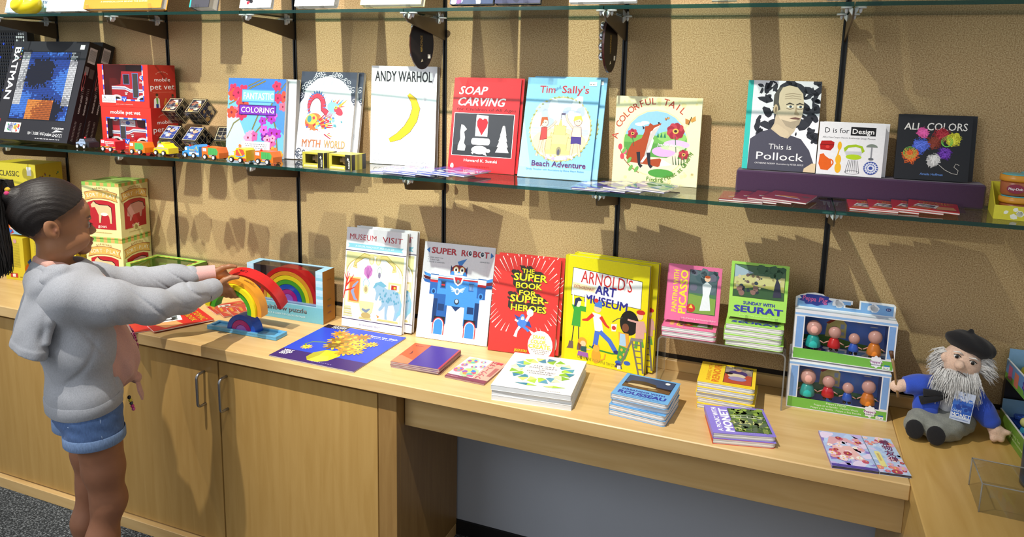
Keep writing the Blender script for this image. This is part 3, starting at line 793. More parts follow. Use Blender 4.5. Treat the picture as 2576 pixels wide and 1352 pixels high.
def art_fox(A):
    A.fill('#f3ecbc'); A.blobs(40, .02, .98, .02, .98, .015, .035, ['#efe3a2', '#f1e6ac'], 2)
    A.arctext('A COLORFUL TAIL', .49, .47, .45, 172, 52, .075, '#b5493a', .02)
    A.ell(.49, .47, .385, .385, '#efe6a2'); A.ell(.49, .47, .37, .37, '#8cc0e8')
    def disc(z0, z1, col):
        P = [(.49+.37*math.cos(rad(a)), .47+.37*math.sin(rad(a))) for a in range(-180, 181, 6)]
        P = [(x, min(max(z, z0), z1)) for x, z in P]; A.poly(P, col)
    disc(.10, .56, '#6fae58'); A.ell(.68, .55, .17, .07, '#8cc46c'); disc(.10, .47, '#5a9a4a'); A.ell(.74, .47, .15, .05, '#d9b9e4'); A.ell(.6, .38, .14, .06, '#cfa9dd'); A.ell(.7, .43, .14, .03, '#bfe0a8')
    disc(.10, .31, '#ecd6bf'); A.line([(.66,.44),(.76,.40),(.74,.33),(.6,.26)], .06, '#ecd6bf'); A.ell(.58, .13, .15, .05, '#4f9a44'); A.ell(.30, .68, .06, .02, '#f4f8fa'); A.ell(.36, .70, .05, .02, '#f4f8fa')
    for x in (.19, .24, .52, .56, .6): A.poly([(x-.015,.54),(x+.015,.54),(x,.60)], '#2f7a5a')
    # seated fox
    A.poly([(.17,.36),(.22,.46),(.33,.52),(.36,.60),(.36,.66),(.40,.665),(.42,.70),(.46,.675),(.55,.705),(.545,.68),(.49,.62),(.47,.56),(.45,.45),(.44,.34),(.42,.22),(.2,.24),(.16,.28)], '#a5492a')
    A.poly([(.43,.60),(.5,.63),(.545,.685),(.47,.645),(.44,.59),(.45,.5),(.40,.36),(.33,.24),(.36,.24),(.44,.36),(.475,.5)], '#f4f2ee')
    A.poly([(.36,.64),(.33,.67),(.34,.62)], '#3a2a26'); A.ell(.52, .705, .012, .01, '#241c1c')
    A.poly([(.44,.28),(.56,.30),(.63,.25),(.54,.20),(.42,.22)], '#a5492a'); A.poly([(.58,.295),(.70,.235),(.56,.205)], '#f4f2ee')
    for x in (.30, .42): A.line([(x,.36),(x+.02,.22),(x+.05,.19)], [.045,.03,.04], '#2c2c34')
    for cx, cz, r, n in ((.72,.62,.10,9),(.22,.57,.06,7),(.83,.36,.06,7)):
        for i in range(n): a = 2*PI*i/n; A.ell(cx+r*.55*math.cos(a), cz+r*.5*math.sin(a), r*.5, r*.4, ('#9c2f3e', '#b8434e')[i % 2], math.degrees(a), 9)
        A.ell(cx, cz, r*.35, r*.3, '#d8b45a'); A.ell(cx, cz, r*.18, r*.15, '#3a2a2a'); A.line([(cx, cz-r*.6), (cx+.02, cz-r*2.4)], .008, '#3a6a44')
    for i in range(5): A.line([(.72+.03*i,.24),(.70+.035*i,.34)], [.012,.003], '#2f5a3a')
    for cx, cz, s in ((.87,.75,1),(.61,.76,.45)):
        A.poly([(cx, cz),(cx+.06*s, cz+.05*s),(cx+.07*s, cz),(cx+.03*s, cz-.02*s)], '#c8954a'); A.poly([(cx, cz),(cx-.05*s, cz+.02*s),(cx-.045*s, cz-.04*s),(cx, cz-.05*s)], '#b98040'); A.line([(cx-.01*s, cz-.05*s),(cx+.02*s, cz+.04*s)], .008*s, '#4a3a28')
    A.line([(.08,.38),(.14,.26),(.22,.18),(.32,.12)], .008, '#8a4a30')
    for x, z, c in ((.08,.41,'#d44a5a'),(.14,.36,'#e06a78'),(.11,.30,'#d44a5a')): A.ell(x, z, .025, .035, c)
    for x, z in ((.20,.26),(.22,.17),(.29,.16),(.13,.37)): A.ell(x, z, .018, .04, '#6fae58', -30)
    A.text('Joan Waites', .52, .74, .445, .03, '#f6f6f2', .02, .1)
    A.arctext('Finding Monet at Giverny', .49, .47, .445, -98, -12, .05, '#5a8a3a', .012, True)
def art_portrait(A):
    A.fill('#e9e9ee')
    A.blobs(60, .16, .98, .35, .99, .02, .075, ['#2e3038', '#34363e'], 12, 10, 1.9)
    A.blobs(30, .16, .98, .35, .99, .01, .03, ['#2e3038'], 15, 7, 2.6)
    A.rect(0, .075, 0, 1, '#38b8ae')
    A.poly([(.075,0),(.085,.34),(.22,.42),(.36,.46),(.62,.40),(.78,.36),(.90,.24),(.97,.10),(.86,.03),(.86,0)], '#4a4a58')
    A.poly([(.84,0),(1,0),(1,.10),(.95,.10),(.85,.04)], '#d8c3a0')
    A.poly([(.36,.46),(.40,.52),(.42,.66),(.76,.62),(.68,.44),(.60,.36),(.5,.38)], '#c4b498'); A.poly([(.38,.47),(.44,.52),(.6,.44),(.62,.40),(.56,.365),(.47,.40)], '#cdbd9f')
    A.poly([(.38,.70),(.39,.84),(.46,.92),(.57,.95),(.68,.93),(.76,.86),(.785,.74),(.77,.62),(.74,.52),(.66,.465),(.56,.50),(.47,.58),(.42,.66)], '#d6c6a8')
    A.poly([(.37,.72),(.37,.84),(.43,.92),(.49,.94),(.44,.86),(.44,.76),(.47,.68),(.43,.66)], '#56544e'); A.ell(.405, .68, .032, .055, '#cbb594'); A.ell(.41, .68, .014, .03, '#8a765a')
    A.poly([(.49,.57),(.56,.50),(.66,.468),(.74,.52),(.755,.60),(.70,.565),(.62,.545)], '#a89b84'); A.poly([(.60,.585),(.68,.60),(.745,.59),(.735,.572),(.66,.575)], '#6c4c44')
    A.poly([(.68,.73),(.70,.66),(.735,.635),(.715,.62),(.66,.63)], '#b09c7c')
    for x in (.60, .735): A.ell(x, .715, .045, .014, '#ece8dc'); A.ell(x+.005, .715, .018, .014, '#3a4a58'); A.line([(x-.055,.735),(x-.01,.752),(x+.05,.738)], [.012,.022,.010], '#3e3a34'); A.line([(x-.05,.695),(x,.685),(x+.05,.70)], .008, '#7c6c58')
    for i in range(3): A.line([(.52,.80+.025*i),(.62,.812+.025*i),(.74,.80+.025*i)], .006, '#a08e72')
    A.text('This is', .35, .66, .235, .06, '#f6f6f4', -.004); A.text('Pollock', .19, .83, .115, .085, '#f6f6f4', .0)
    A.text('CATHERINE INGRAM  Illustrations by PETER ARKLE', .175, .84, .065, .018, '#e4e4e8')
def art_design(A):
    A.fill('#ebecef'); A.text('D is for', .09, .46, .80, .10, '#1c1c20', .0); A.rect(.485, .86, .765, .925, '#1c1c20'); A.text('Design', .51, .835, .80, .09, '#ffffff', .02)
    A.text('ABCs from Cooper Hewitt, Smithsonian Design Museum', .06, .86, .70, .03, '#3a3a40', .004)
    A.poly([(.03,.56),(.05,.64),(.2,.65),(.25,.62),(.245,.53),(.2,.46),(.04,.47)], '#b3201e'); A.line([(.03,.57),(.25,.57)], .012, '#7c1414'); A.ell(.15,.53,.03,.03,'#d8403a')
    A.poly([(.04,.38),(.03,.20),(.07,.09),(.18,.08),(.24,.16),(.22,.28),(.12,.36),(.1,.40)], '#e2641f'); A.ring(.20, .23, .045, .065, '#e2641f', -60, 120)
    A.ell(.335, .56, .032, .08, '#efb428'); A.line([(.335,.5),(.32,.40),(.315,.38)], .02, '#efb428'); A.ell(.33, .30, .045, .09, '#f0b62c'); A.ell(.335, .14, .05, .10, '#f0b62c')
    A.poly([(.40,.52),(.46,.58),(.58,.60),(.68,.57),(.72,.48),(.68,.44),(.66,.53),(.58,.555),(.47,.53),(.42,.44)], '#a4c522'); A.poly([(.42,.46),(.68,.47),(.66,.34),(.46,.33)], '#c9ccd4'); A.ell(.56, .36, .12, .05, '#b4d425'); 
    for i in range(7): A.line([(.49+.022*i,.30),(.45+.035*i,.07)], .006, '#55565c')
    A.ring(.555, .07, .10, .112, '#55565c', 0, 360, 20, .3); A.ell(.82, .56, .085, .06, '#7f8a80', 0, 14, 0, 180); A.line([(.82,.57),(.82,.36)], .02, '#8d8f96'); A.ell(.82, .34, .04, .025, '#62666e')
    A.ell(.83, .17, .115, .115, '#dfe6f4'); A.ring(.83, .17, .085, .11, '#3d52a4'); A.ring(.83, .17, .05, .07, '#4f66b4'); A.ell(.83, .17, .035, .035, '#3d52a4')
    for i in range(16): a = 2*PI*i/16; A.line([(.83+.03*math.cos(a), .17+.03*math.sin(a)), (.83+.11*math.cos(a), .17+.11*math.sin(a))], .008, '#eef2fa')
def scribble(A, cx, cz, r, col, seed, n=60, wd=.006):
    q = random.Random(seed); P = []
    for i in range(n): a, R = q.uniform(0, 6.28), r*math.sqrt(q.random()); P.append((cx+R*math.cos(a), cz+R*math.sin(a)))
    A.line(P, wd, col)
def art_allcolors(A):
    A.fill('#26282d'); A.text('ALL', .085, .33, .765, .105, '#ece9e4', .015, .08, 1); A.text('COLORS', .40, .94, .765, .115, '#ece9e4', .012, .05, 1)
    for cx, cz, r, c, s in ((.35,.72,.10,'#d8569c',1),(.60,.70,.13,'#9c2430',2),(.77,.64,.12,'#d4d23a',3),(.50,.58,.12,'#7a3020',4),(.33,.52,.14,'#4a62c8',5),(.20,.36,.14,'#e0642a',6),(.66,.42,.12,'#6a34a8',7),(.52,.30,.12,'#c4c4c4',8)):
        A.blobs(10, cx-r*.4, cx+r*.4, cz-r*.4, cz+r*.4, r*.25, r*.5, [c], s, 9); scribble(A, cx, cz, r, c, s, 70, .008); scribble(A, cx, cz, r*.85, tuple(min(1, v*1.8+.03) for v in lin(c)), s+20, 30, .005)
    for k in range(3): A.ring(.68, .58+.01*k, .05+.012*k, .056+.012*k, '#7ad45a'); A.ring(.19, .41, .05+.018*k, .056+.018*k, '#8ad45a')
    A.line([(.60,.24),(.68,.17),(.78,.12),(.85,.11),(.86,.17),(.80,.22),(.82,.27),(.87,.25)], .007, '#d8d4cc'); A.text('Amalia Hoffman', .35, .66, .075, .035, '#6f9ae4', .01)
def art_museum(A):
    A.fill('#e8e9ee'); A.text('MUSEUM', .055, .50, .885, .055, '#b23440', .006); A.text('VISIT', .60, .93, .885, .055, '#b23440', .006)
    A.poly([(.03,.80),(.95,.80),(.92,.82),(.95,.845),(.03,.845),(.06,.82)], '#86c2d6'); A.text('A COLOR, PUNCH OUT, AND PLAY SET', .16, .80, .812, .018, '#eef6f8', .0)
    A.rect(0, 1, .768, .776, '#3a2a50'); A.rect(0, 1, .078, .086, '#3a2a50')
    A.rect(.02, .97, .095, .758, '#e4e0c8'); A.rect(.02, .97, .60, .758, '#d8d49c'); A.ell(.5, .55, .47, .19, '#ecedee', 0, 24, 0, 180); A.rect(.03, .965, .10, .55, '#ecedee'); A.ring(.5, .55, .455, .475, '#b0a868', 0, 180, 32, .6); A.ring(.5, .55, .42, .43, '#c9c48a', 0, 180, 32, .6); A.rect(.02, .04, .1, .58, '#d8d4a4'); A.rect(.955, .97, .1, .58, '#d8d4a4')
    for s in (-1, 1):
        P = [(.5+s*.06,.72),(.5+s*.18,.735),(.5+s*.25,.70),(.5+s*.32,.66),(.5+s*.34,.61),(.5+s*.30,.60),(.5+s*.31,.64)]; A.line(P, [.05,.07,.06,.05,.04,.03,.02], '#a89a50'); A.line(P, [.03,.05,.04,.03,.025,.02,.01], '#cfc07a'); A.ell(.5+s*.055, .70, .045, .05, '#d2c48a'); A.ell(.5+s*.055, .69, .025, .03, '#e4dcb4')
    A.poly([(.38,.64),(.33,.60),(.33,.55),(.40,.50),(.46,.55),(.47,.60),(.43,.64)], '#b878b4'); 
    for i in range(5): A.line([(.40,.51),(.345+.028*i,.62)], .006, '#8a4a8c')
    A.ring(.585, .60, .028, .036, '#9ab4a4', 0, 360, 20, 1.5); A.ell(.585, .555, .022, .03, '#7a7a90'); A.ring(.375, .46, .045, .053, '#7ab4c8', 0, 360, 20, 1.3); A.ell(.375, .40, .045, .045, '#d8cfa0'); A.ell(.375, .40, .025, .028, '#a89a6a')
    A.rect(.74, .95, .40, .50, '#d4c48c'); A.rect(.77, .92, .42, .48, '#f2ead2'); A.rect(.79, .88, .43, .475, '#a8342c'); A.rect(.83, .86, .44, .46, '#e8c83a')
    A.rect(.08, .28, .25, .51, '#cfc27c'); A.rect(.10, .265, .265, .495, '#d8703a'); A.line([(.24,.47),(.17,.42),(.15,.36),(.20,.29),(.24,.28)], [.02,.04,.05,.04,.02], '#8a9ac0')
    for P in ([(.0,.28),(.04,.42),(.06,.56)], [(.03,.40),(.10,.46),(.16,.53)], [(.05,.47),(.0,.54)], [(.02,.36),(.12,.38),(.20,.41)], [(.10,.46),(.18,.47)], [(.04,.42),(.09,.54)]): A.line(P, [.022]*(len(P)-1)+[.008], '#c8382e')
    # dotted blue horse
    hb = '#8fb0c6'
    A.poly([(.50,.44),(.56,.475),(.64,.47),(.72,.43),(.84,.43),(.93,.40),(.95,.30),(.93,.18),(.89,.13),(.85,.13),(.87,.22),(.84,.28),(.76,.27),(.74,.18),(.75,.13),(.71,.13),(.70,.26),(.655,.22),(.61,.20),(.60,.22),(.65,.27),(.64,.32),(.60,.36),(.585,.33),(.56,.30),(.535,.31),(.55,.38)], hb)
    A.poly([(.49,.42),(.53,.475),(.62,.50),(.72,.46),(.66,.44),(.57,.46),(.53,.43)], '#6aa4bc'); A.poly([(.93,.38),(.975,.30),(.965,.20),(.90,.16),(.89,.20),(.94,.24),(.945,.30)], '#7fb4c8')
    q = random.Random(4)
    for i in range(34): A.ell(q.uniform(.60,.92), q.uniform(.29,.42), .012, .012, '#5f9ab4', 0, 8)
    A.poly([(.58,.105),(.94,.105),(.92,.125),(.60,.125)], '#cfc27c'); A.poly([(.28,.10),(.50,.10),(.48,.12),(.30,.12)], '#cfc27c'); A.poly([(.27,.28),(.52,.28),(.50,.18),(.44,.14),(.36,.14),(.30,.18)], '#d9d49c'); A.line([(.33,.20),(.40,.18),(.46,.21)], [.03,.05,.02], '#7a8aa0'); A.ell(.40, .14, .08, .03, '#b8a468'); A.line([(.58,.16),(.60,.14),(.62,.15)], [.01,.03,.008], '#d88a3a')
    for i in range(5): A.rect(.03, .17-.008*i, .11+.022*i, .125+.022*i, ('#d8d4a0', '#c2bc80')[i % 2])
    A.text('BY MARGARET PEOT', .30, .64, .030, .018, '#a9a4ae', .0)
def art_robot(A):
    A.fill('#e6e8ee'); q = random.Random(2)
    for i in range(16): A.line([(q.uniform(0,.6), z := q.uniform(.3,.9)), (q.uniform(.6,1), z)], .0025, '#dfe3ea')
    for i in range(12): A.line([(x := q.uniform(.02,.98), .3), (x, .9)], .0025, '#e2e5ec')
    A.poly([(0,.16),(.3,.15),(1,.17),(1,.24),(0,.26)], '#d2d6dd'); A.poly([(0,.09),(.12,.10),(.25,.05),(.45,.07),(.6,.04),(.75,.06),(1,.03),(1,0),(0,0)], '#f7f8fa')
    A.text('SUPER', .105, .47, .885, .062, '#8a1f2c', .05); A.text('ROBOT', .53, .92, .885, .062, '#8a1f2c', .05); A.text('SUPER', .11, .465, .888, .056, '#c23440', .015); A.text('ROBOT', .535, .915, .888, .056, '#c23440', .015)
    for x in (.655, .825): A.ell(x, .918, .036, .036, '#eef4f8'); A.ell(x, .918, .022, .024, '#2c3a4c'); A.ell(x+.006, .924, .007, .007, '#ffffff')
    for s, x in ((1, .035), (-1, .985)): A.poly([(x, .915),(x+s*.045,.945),(x+s*.045,.885)], '#2f78c4')
    for i, s in enumerate(('> Large paper toy', '> 2 feet high', '> Ready to assemble')): A.text(s, .06, .06+.013*len(s), .835-.024*i, .014, '#6a7078')
    A.text('ARNAUD ROI', .80, .93, .835, .013, '#6a7078')
    b1, b2, b3, rd, wh = '#3f86d4', '#27599e', '#1d3866', '#b52a32', '#eef2f6'
    A.poly([(.49,.82),(.62,.86),(.56,.79),(.53,.76)], b1); A.poly([(.40,.68),(.41,.75),(.47,.785),(.56,.785),(.63,.75),(.64,.68)], '#8f1f2a'); A.poly([(.40,.68),(.42,.72),(.62,.72),(.64,.68)], b1); A.poly([(.40,.70),(.405,.78),(.43,.74)], b3); A.poly([(.64,.70),(.635,.78),(.61,.74)], b3)
    for x in (.48, .565): A.ell(x, .735, .036, .036, '#e8d04a'); A.ell(x, .735, .030, .030, '#fafafa'); A.ell(x, .735, .014, .014, '#20242c')
    A.rect(.46, .58, .685, .705, '#f4f4f0'); A.line([(.52,.685),(.52,.705)], .004, '#888888')
    for s in (0, 1):
        def m(x): return x if not s else 1.045-x
        for i, c in enumerate((b1, '#6b1f2a', b2)): A.poly([(m(.02), .685-.035*i),(m(.15), .66-.03*i),(m(.15), .63-.03*i),(m(.05), .65-.035*i)], c)
        A.rect(min(m(.13), m(.245)), max(m(.13), m(.245)), .46, .67, b2); A.rect(min(m(.13), m(.245)), max(m(.13), m(.245)), .61, .635, wh); A.rect(min(m(.13), m(.245)), max(m(.13), m(.245)), .585, .61, rd); A.rect(min(m(.13), m(.245)), max(m(.13), m(.245)), .635, .66, wh); A.ell(m(.19), .49, .035, .035, b1); A.ell(m(.19), .49, .02, .022, b3)
        A.rect(min(m(.20), m(.40)), max(m(.20), m(.40)), .17, .47, b1 if s else b2); A.rect(min(m(.20), m(.26)), max(m(.20), m(.26)), .17, .42, b3); A.rect(min(m(.27), m(.36)), max(m(.27), m(.36)), .30, .37, b3); A.rect(min(m(.23), m(.39)), max(m(.23), m(.39)), .15, .24, '#22242c')
        x0, x1 = min(m(.22), m(.385)), max(m(.22), m(.385)); xc = (x0+x1)/2; hw = (x1-x0)/2
        for sc, c in ((1, rd), (.86, wh), (.74, b1)):
            P = [(xc+hw*sc*math.cos(rad(a)), .155+.075*sc*math.sin(rad(a))) for a in range(0, 181, 15)]; A.poly([(xc+hw*sc, .055)]+P+[(xc-hw*sc, .055)], c)
    A.rect(.24, .80, .47, .66, b1); A.rect(.24, .80, .63, .645, rd); A.rect(.24, .80, .645, .655, wh); A.poly([(.37,.36),(.68,.36),(.68,.50),(.37,.50)], b1); A.poly([(.46,.36),(.59,.36),(.525,.31)], b3)
    A.poly([(.45,.66),(.60,.66),(.58,.60),(.525,.57),(.47,.60)], wh); A.poly([(.47,.66),(.58,.66),(.56,.61),(.525,.585),(.49,.61)], rd); A.ell(.525, .615, .02, .02, '#7a8a96'); A.rect(.28, .36, .53, .61, b2); A.rect(.295, .345, .54, .60, '#2c3442'); A.rect(.295, .345, .56, .575, rd); A.rect(.68, .75, .53, .61, b2)
    for i in range(4): A.line([(.69+.017*i,.54),(.69+.017*i,.60)], .008, '#7ea0c4')
    for s in (-1, 1):
        for i in range(4): A.line([(.525, .52), (.525+s*(.11-.01*i), .565-.018*i)], [.02,.008], '#b4cfe4')
    A.ell(.525, .515, .035, .035, '#c8d8e4'); A.ell(.525, .515, .02, .02, '#5f86ac'); A.ell(.53, .41, .035, .03, '#2c3442'); A.ell(.53, .415, .022, .02, '#9fb4c4')
def art_super(A):
    A.fill('#d63a36')
    q = random.Random(8)
    for i in range(44):
        a = 2*PI*i/44+q.uniform(-.03,.03); r0 = q.uniform(.50,.56); r1 = q.uniform(.60,.8); c, s = math.cos(a), math.sin(a)
        if abs(s) > .93 and s < 0: continue
        A.line([(.5+r0*c*.9, .58+r0*s*.62), (.5+r1*c*.9, .58+r1*s*.66)], [.002, .014], '#f4e6e2')
    T = (('THE', .43, .62, .835, .045), ('SUPER', .31, .82, .755, .075), ('BOOK', .35, .75, .675, .06), ('FOR', .41, .67, .605, .05), ('SUPER-', .28, .86, .53, .072), ('HEROES', .30, .84, .44, .065))
    for d in (.03, .02, .01):
        for s, x0, x1, z, hh in T: A.text(s, x0-d*1.6, x1-d*1.6, z+d, hh, '#35322c', .07)
    for s, x0, x1, z, hh in T: A.text(s, x0-.006, x1+.006, z-.002, hh, '#35322c', .07)
    for s, x0, x1, z, hh in T: A.text(s, x0, x1, z, hh, '#f2e22f', .035)
    # small caped figure
    A.poly([(.36,.40),(.42,.38),(.5,.37),(.6,.34),(.64,.28),(.55,.30),(.46,.25),(.42,.30),(.40,.36)], '#2d4f9a'); A.ell(.49, .325, .07, .055, '#4a7fd0'); A.ell(.49, .375, .035, .035, '#4a7fd0'); A.ell(.495, .368, .022, .018, '#f0cfae'); A.rect(.47,.52,.352,.362,'#f6f6f2')
    A.line([(.55,.34),(.59,.40)], .04, '#e6e6ea'); A.ell(.60, .43, .05, .04, '#f2f2f4'); A.line([(.43,.33),(.38,.345)], .03, '#e6e6ea'); A.line([(.46,.28),(.42,.23),(.40,.17)], [.04,.035,.05], '#e8e8ee'); A.line([(.52,.28),(.57,.26),(.60,.24)], .04, '#4a7fd0')
    A.ell(.785, .11, .185, .15, '#f6ece8'); A.poly([(.60,.26),(.66,.20),(.72,.22)], '#f6ece8')
    for s, x0, x1, z, hh in (('DRAW,', .67, .86, .175, .035), ('COLOR,', .64, .88, .125, .038), ('CREATE,', .61, .955, .075, .042)): A.text(s, x0, x1, z, hh, '#6a6420', .05); A.text(s, x0+.004, x1-.004, z+.002, hh*.94, '#f0de3a', .02)
    for i in range(4): A.smalltext(.66+.03*i, .92-.03*i, .055-.018*i, .008, '#8a8078', i)
    A.text('JASON FORD', .40, .60, .02, .03, '#35322c', .06); A.text('JASON FORD', .402, .598, .022, .028, '#f2e22f', .01)
def art_arnold(A):
    A.fill('#e6d91c'); A.rect(0, .035, 0, 1, '#d8ca16')
    A.poly([(.085,.63),(.10,.895),(.925,.855),(.925,.60)], '#2b2b2b'); A.poly([(.09,.635),(.105,.89),(.92,.85),(.92,.605)], '#f3f3f6')
    A.text("ARNOLD'S", .20, .81, .765, .115, '#d03a3a', .008, 0, -3.2); A.text('ART', .375, .63, .68, .08, '#33338c', .05, 0, -3); A.text('MUSEUM', .25, .77, .585, .08, '#33338c', .045, 0, -4)
    A.poly([(.10,.70),(.10,.755),(.385,.735),(.38,.68)], '#efe2b8'); A.text('EXTRAORDINARY', .12, .37, .705, .03, '#c0463a', .015, 0, -3)
    sk = '#f0c9a4'
    # tall figure in green
    A.line([(.12,.53),(.11,.69)], .018, '#f4f0ea'); A.line([(.27,.53),(.27,.67)], .018, '#f4f0ea'); A.poly([(.10,.54),(.28,.54),(.28,.49),(.22,.49),(.22,.34),(.11,.34),(.13,.49)], '#3f9e3c'); A.ell(.18, .565, .035, .04, '#eedcc8'); A.poly([(.13,.52),(.14,.60),(.19,.62),(.23,.59),(.18,.58),(.16,.53)], '#2d3658'); A.line([(.14,.34),(.12,.16)], .012, '#3a3a3a'); A.line([(.20,.34),(.21,.17)], .012, '#3a3a3a'); A.poly([(.08,.14),(.09,.19),(.14,.19),(.145,.12),(.06,.115)], '#6f5f5c'); A.poly([(.19,.14),(.20,.19),(.24,.18),(.25,.12),(.19,.115)], '#6f5f5c')
    # skater
    A.poly([(.36,.50),(.46,.49),(.50,.34),(.40,.33)], '#f4f4f4'); A.line([(.37,.48),(.30,.42),(.24,.41)], [.045,.035,.02], '#d0382e'); A.line([(.46,.47),(.53,.40),(.57,.38)], [.045,.03,.02], '#d0382e'); A.line([(.43,.33),(.42,.25),(.41,.17)], .06, '#4a6fd0'); A.line([(.46,.33),(.58,.26),(.66,.17)], .055, '#4a6fd0'); A.ell(.42, .54, .045, .035, sk); A.poly([(.38,.56),(.39,.62),(.47,.61),(.47,.55)], '#4a7fd0'); A.ell(.40, .615, .025, .02, '#d0382e'); A.line([(.34,.175),(.42,.155),(.62,.145),(.72,.16)], .018, '#3f8e3c'); A.ell(.41, .175, .035, .018, '#303a78'); A.ell(.67, .165, .035, .018, '#303a78')
    # dark haired figure with bin, painter on ladder
    A.ell(.80, .46, .11, .115, '#23201e'); A.ell(.76, .41, .04, .04, '#7a4a34'); A.poly([(.68,.36),(.80,.36),(.82,.22),(.70,.24)], '#e6a33c'); A.poly([(.70,.35),(.76,.35),(.78,.24),(.70,.24)], '#a9cbe8'); A.poly([(.70,.24),(.82,.22),(.78,.12),(.70,.08),(.68,.12)], '#4f9e4c'); A.ell(.70, .075, .04, .02, '#3a62c0'); A.ell(.80, .085, .04, .02, '#3a62c0')
    for x, z in ((.73,.2),(.76,.16),(.79,.20),(.72,.13)): A.ell(x, z, .014, .014, '#e8b43c')
    A.poly([(.59,.42),(.66,.43),(.65,.36),(.60,.355)], '#e8e4e0'); A.ell(.625, .39, .025, .02, '#c83a34'); A.line([(.60,.44),(.66,.48),(.72,.50)], .008, '#55504a')
    A.poly([(.88,.49),(.97,.50),(.98,.34),(.88,.33)], '#d4a39a'); A.line([(.90,.48),(.78,.49)], .022, '#d4a39a'); A.line([(.97,.48),(.99,.40)], .022, '#d4a39a'); A.ell(.92, .545, .035, .04, sk); A.ell(.925, .575, .05, .022, '#c43030'); A.line([(.90,.33),(.89,.24)], .035, '#5a9e4a'); A.line([(.95,.33),(.97,.26)], .03, '#5a9e4a')
    for a, b in (((.84,.31),(.73,.06)), ((.84,.31),(.94,.0)), ((.94,.32),(.99,.02))): A.line([a, b], .02, '#77726e')
    for i in range(5): A.line([(.85+.018*i, .27-.055*i), (.95+.008*i, .275-.055*i)], .012, '#77726e')
    A.poly([(.82,.30),(.97,.31),(.96,.335),(.83,.33)], '#8a8480')
    # girl with cat
    A.ell(.255, .205, .055, .04, '#e0a03a'); A.ell(.265, .185, .035, .03, sk); A.poly([(.2,.19),(.22,.12),(.25,.17)], '#7a4a34'); A.poly([(.24,.16),(.31,.165),(.31,.11),(.24,.115)], '#2f5a5e'); A.poly([(.21,.11),(.33,.105),(.34,.06),(.20,.065)], '#9a62b4'); A.line([(.25,.065),(.25,.035)], .014, '#2b2b2b'); A.line([(.31,.065),(.33,.035)], .014, '#2b2b2b'); A.line([(.31,.14),(.36,.145)], .014, sk)
    A.ell(.43, .095, .055, .07, '#e8a43c'); A.ell(.43, .165, .04, .032, '#eeb04a'); A.poly([(.40,.18),(.405,.21),(.425,.19)], '#e8a43c'); A.poly([(.46,.18),(.455,.21),(.435,.19)], '#e8a43c'); A.line([(.48,.06),(.53,.08),(.54,.13)], .014, '#e8a43c')
    A.poly([(.66,.03),(.75,.02),(.73,.065),(.68,.07)], '#30307e'); A.rect(.69,.73,.015,.05,'#f2f2f2')
    A.text('CATHERINE INGRAM & TIM STOTEN', .20, .74, .045, .028, '#8a8a3a', -.006, 0, -3.2)
def art_picasso(A):
    A.fill('#e2709c'); A.rect(.0, .015, 0, 1, '#d0608a')
    A.text('PAINTING WITH', .21, .21+.80*1.0, .15, .085, '#f0dc3c', .035, 0, 90); A.text('PICASSO', .38, .38+.84, .13, .125, '#f0dc3c', .045, 0, 90)
    A.rect(.41, .93, .16, .93, '#3a4a3c'); A.rect(.42, .92, .17, .92, '#4f7a52'); A.rect(.42, .92, .52, .92, '#55686e'); A.blobs(14, .44, .9, .6, .9, .05, .12, ['#4a6068', '#61727a', '#6a6a7c'], 2); A.poly([(.42,.17),(.92,.17),(.92,.45),(.42,.5)], '#7fa04a')
    # plain pale standing form, stand-in
    A.poly([(.64,.22),(.84,.24),(.80,.50),(.83,.68),(.74,.74),(.66,.68),(.68,.5)], '#dfe6ea'); A.ell(.745, .79, .055, .05, '#ecc8a8'); A.ell(.745, .825, .05, .025, '#b4522c'); A.ell(.48, .25, .08, .075, '#c23a34'); A.poly([(.44,.25),(.48,.32),(.52,.25)], '#e4d44a')
    A.text('Julie Merberg and Suzanne Bober', .32, .96, .05, .03, '#f6d4e0', .008, 0, 0)
def art_seurat(A):
    A.fill('#a2d65e'); A.rect(.055, .945, .37, .955, '#3a4a34'); A.rect(.065, .935, .38, .945, '#5c7a4a')
    A.rect(.065, .935, .60, .80, '#cfc98c'); A.rect(.065, .935, .78, .945, '#55745a'); A.poly([(.065,.72),(.4,.82),(.065,.945)], '#a4b8c8'); A.poly([(.065,.38),(.935,.38),(.935,.52),(.5,.58),(.065,.5)], '#3c5c3c'); A.poly([(.065,.50),(.5,.58),(.935,.52),(.935,.62),(.065,.60)], '#b8b464')
    A.blobs(26, .1, .9, .55, .78, .012, .035, ['#b4a878', '#6c5a5a', '#8a7a62', '#d8c8a8', '#3a4452'], 6, 7); A.blobs(10, .5, .9, .80, .93, .05, .1, ['#3f6048', '#486a4e'], 5); A.poly([(.75,.42),(.90,.43),(.86,.66),(.80,.78),(.77,.62)], '#3a3a4c'); A.blobs(8, .15, .5, .44, .54, .03, .06, ['#2f3a44', '#8a6a62'], 3)
    A.text('SUNDAY WITH', .25, .80, .25, .055, '#3a3f9c', .045); A.text('SEURAT', .09, .95, .11, .11, '#3a3fa4', .06); A.text('Julie Merberg and Suzanne Bober', .2, .86, .045, .028, '#d4efa4', .0)
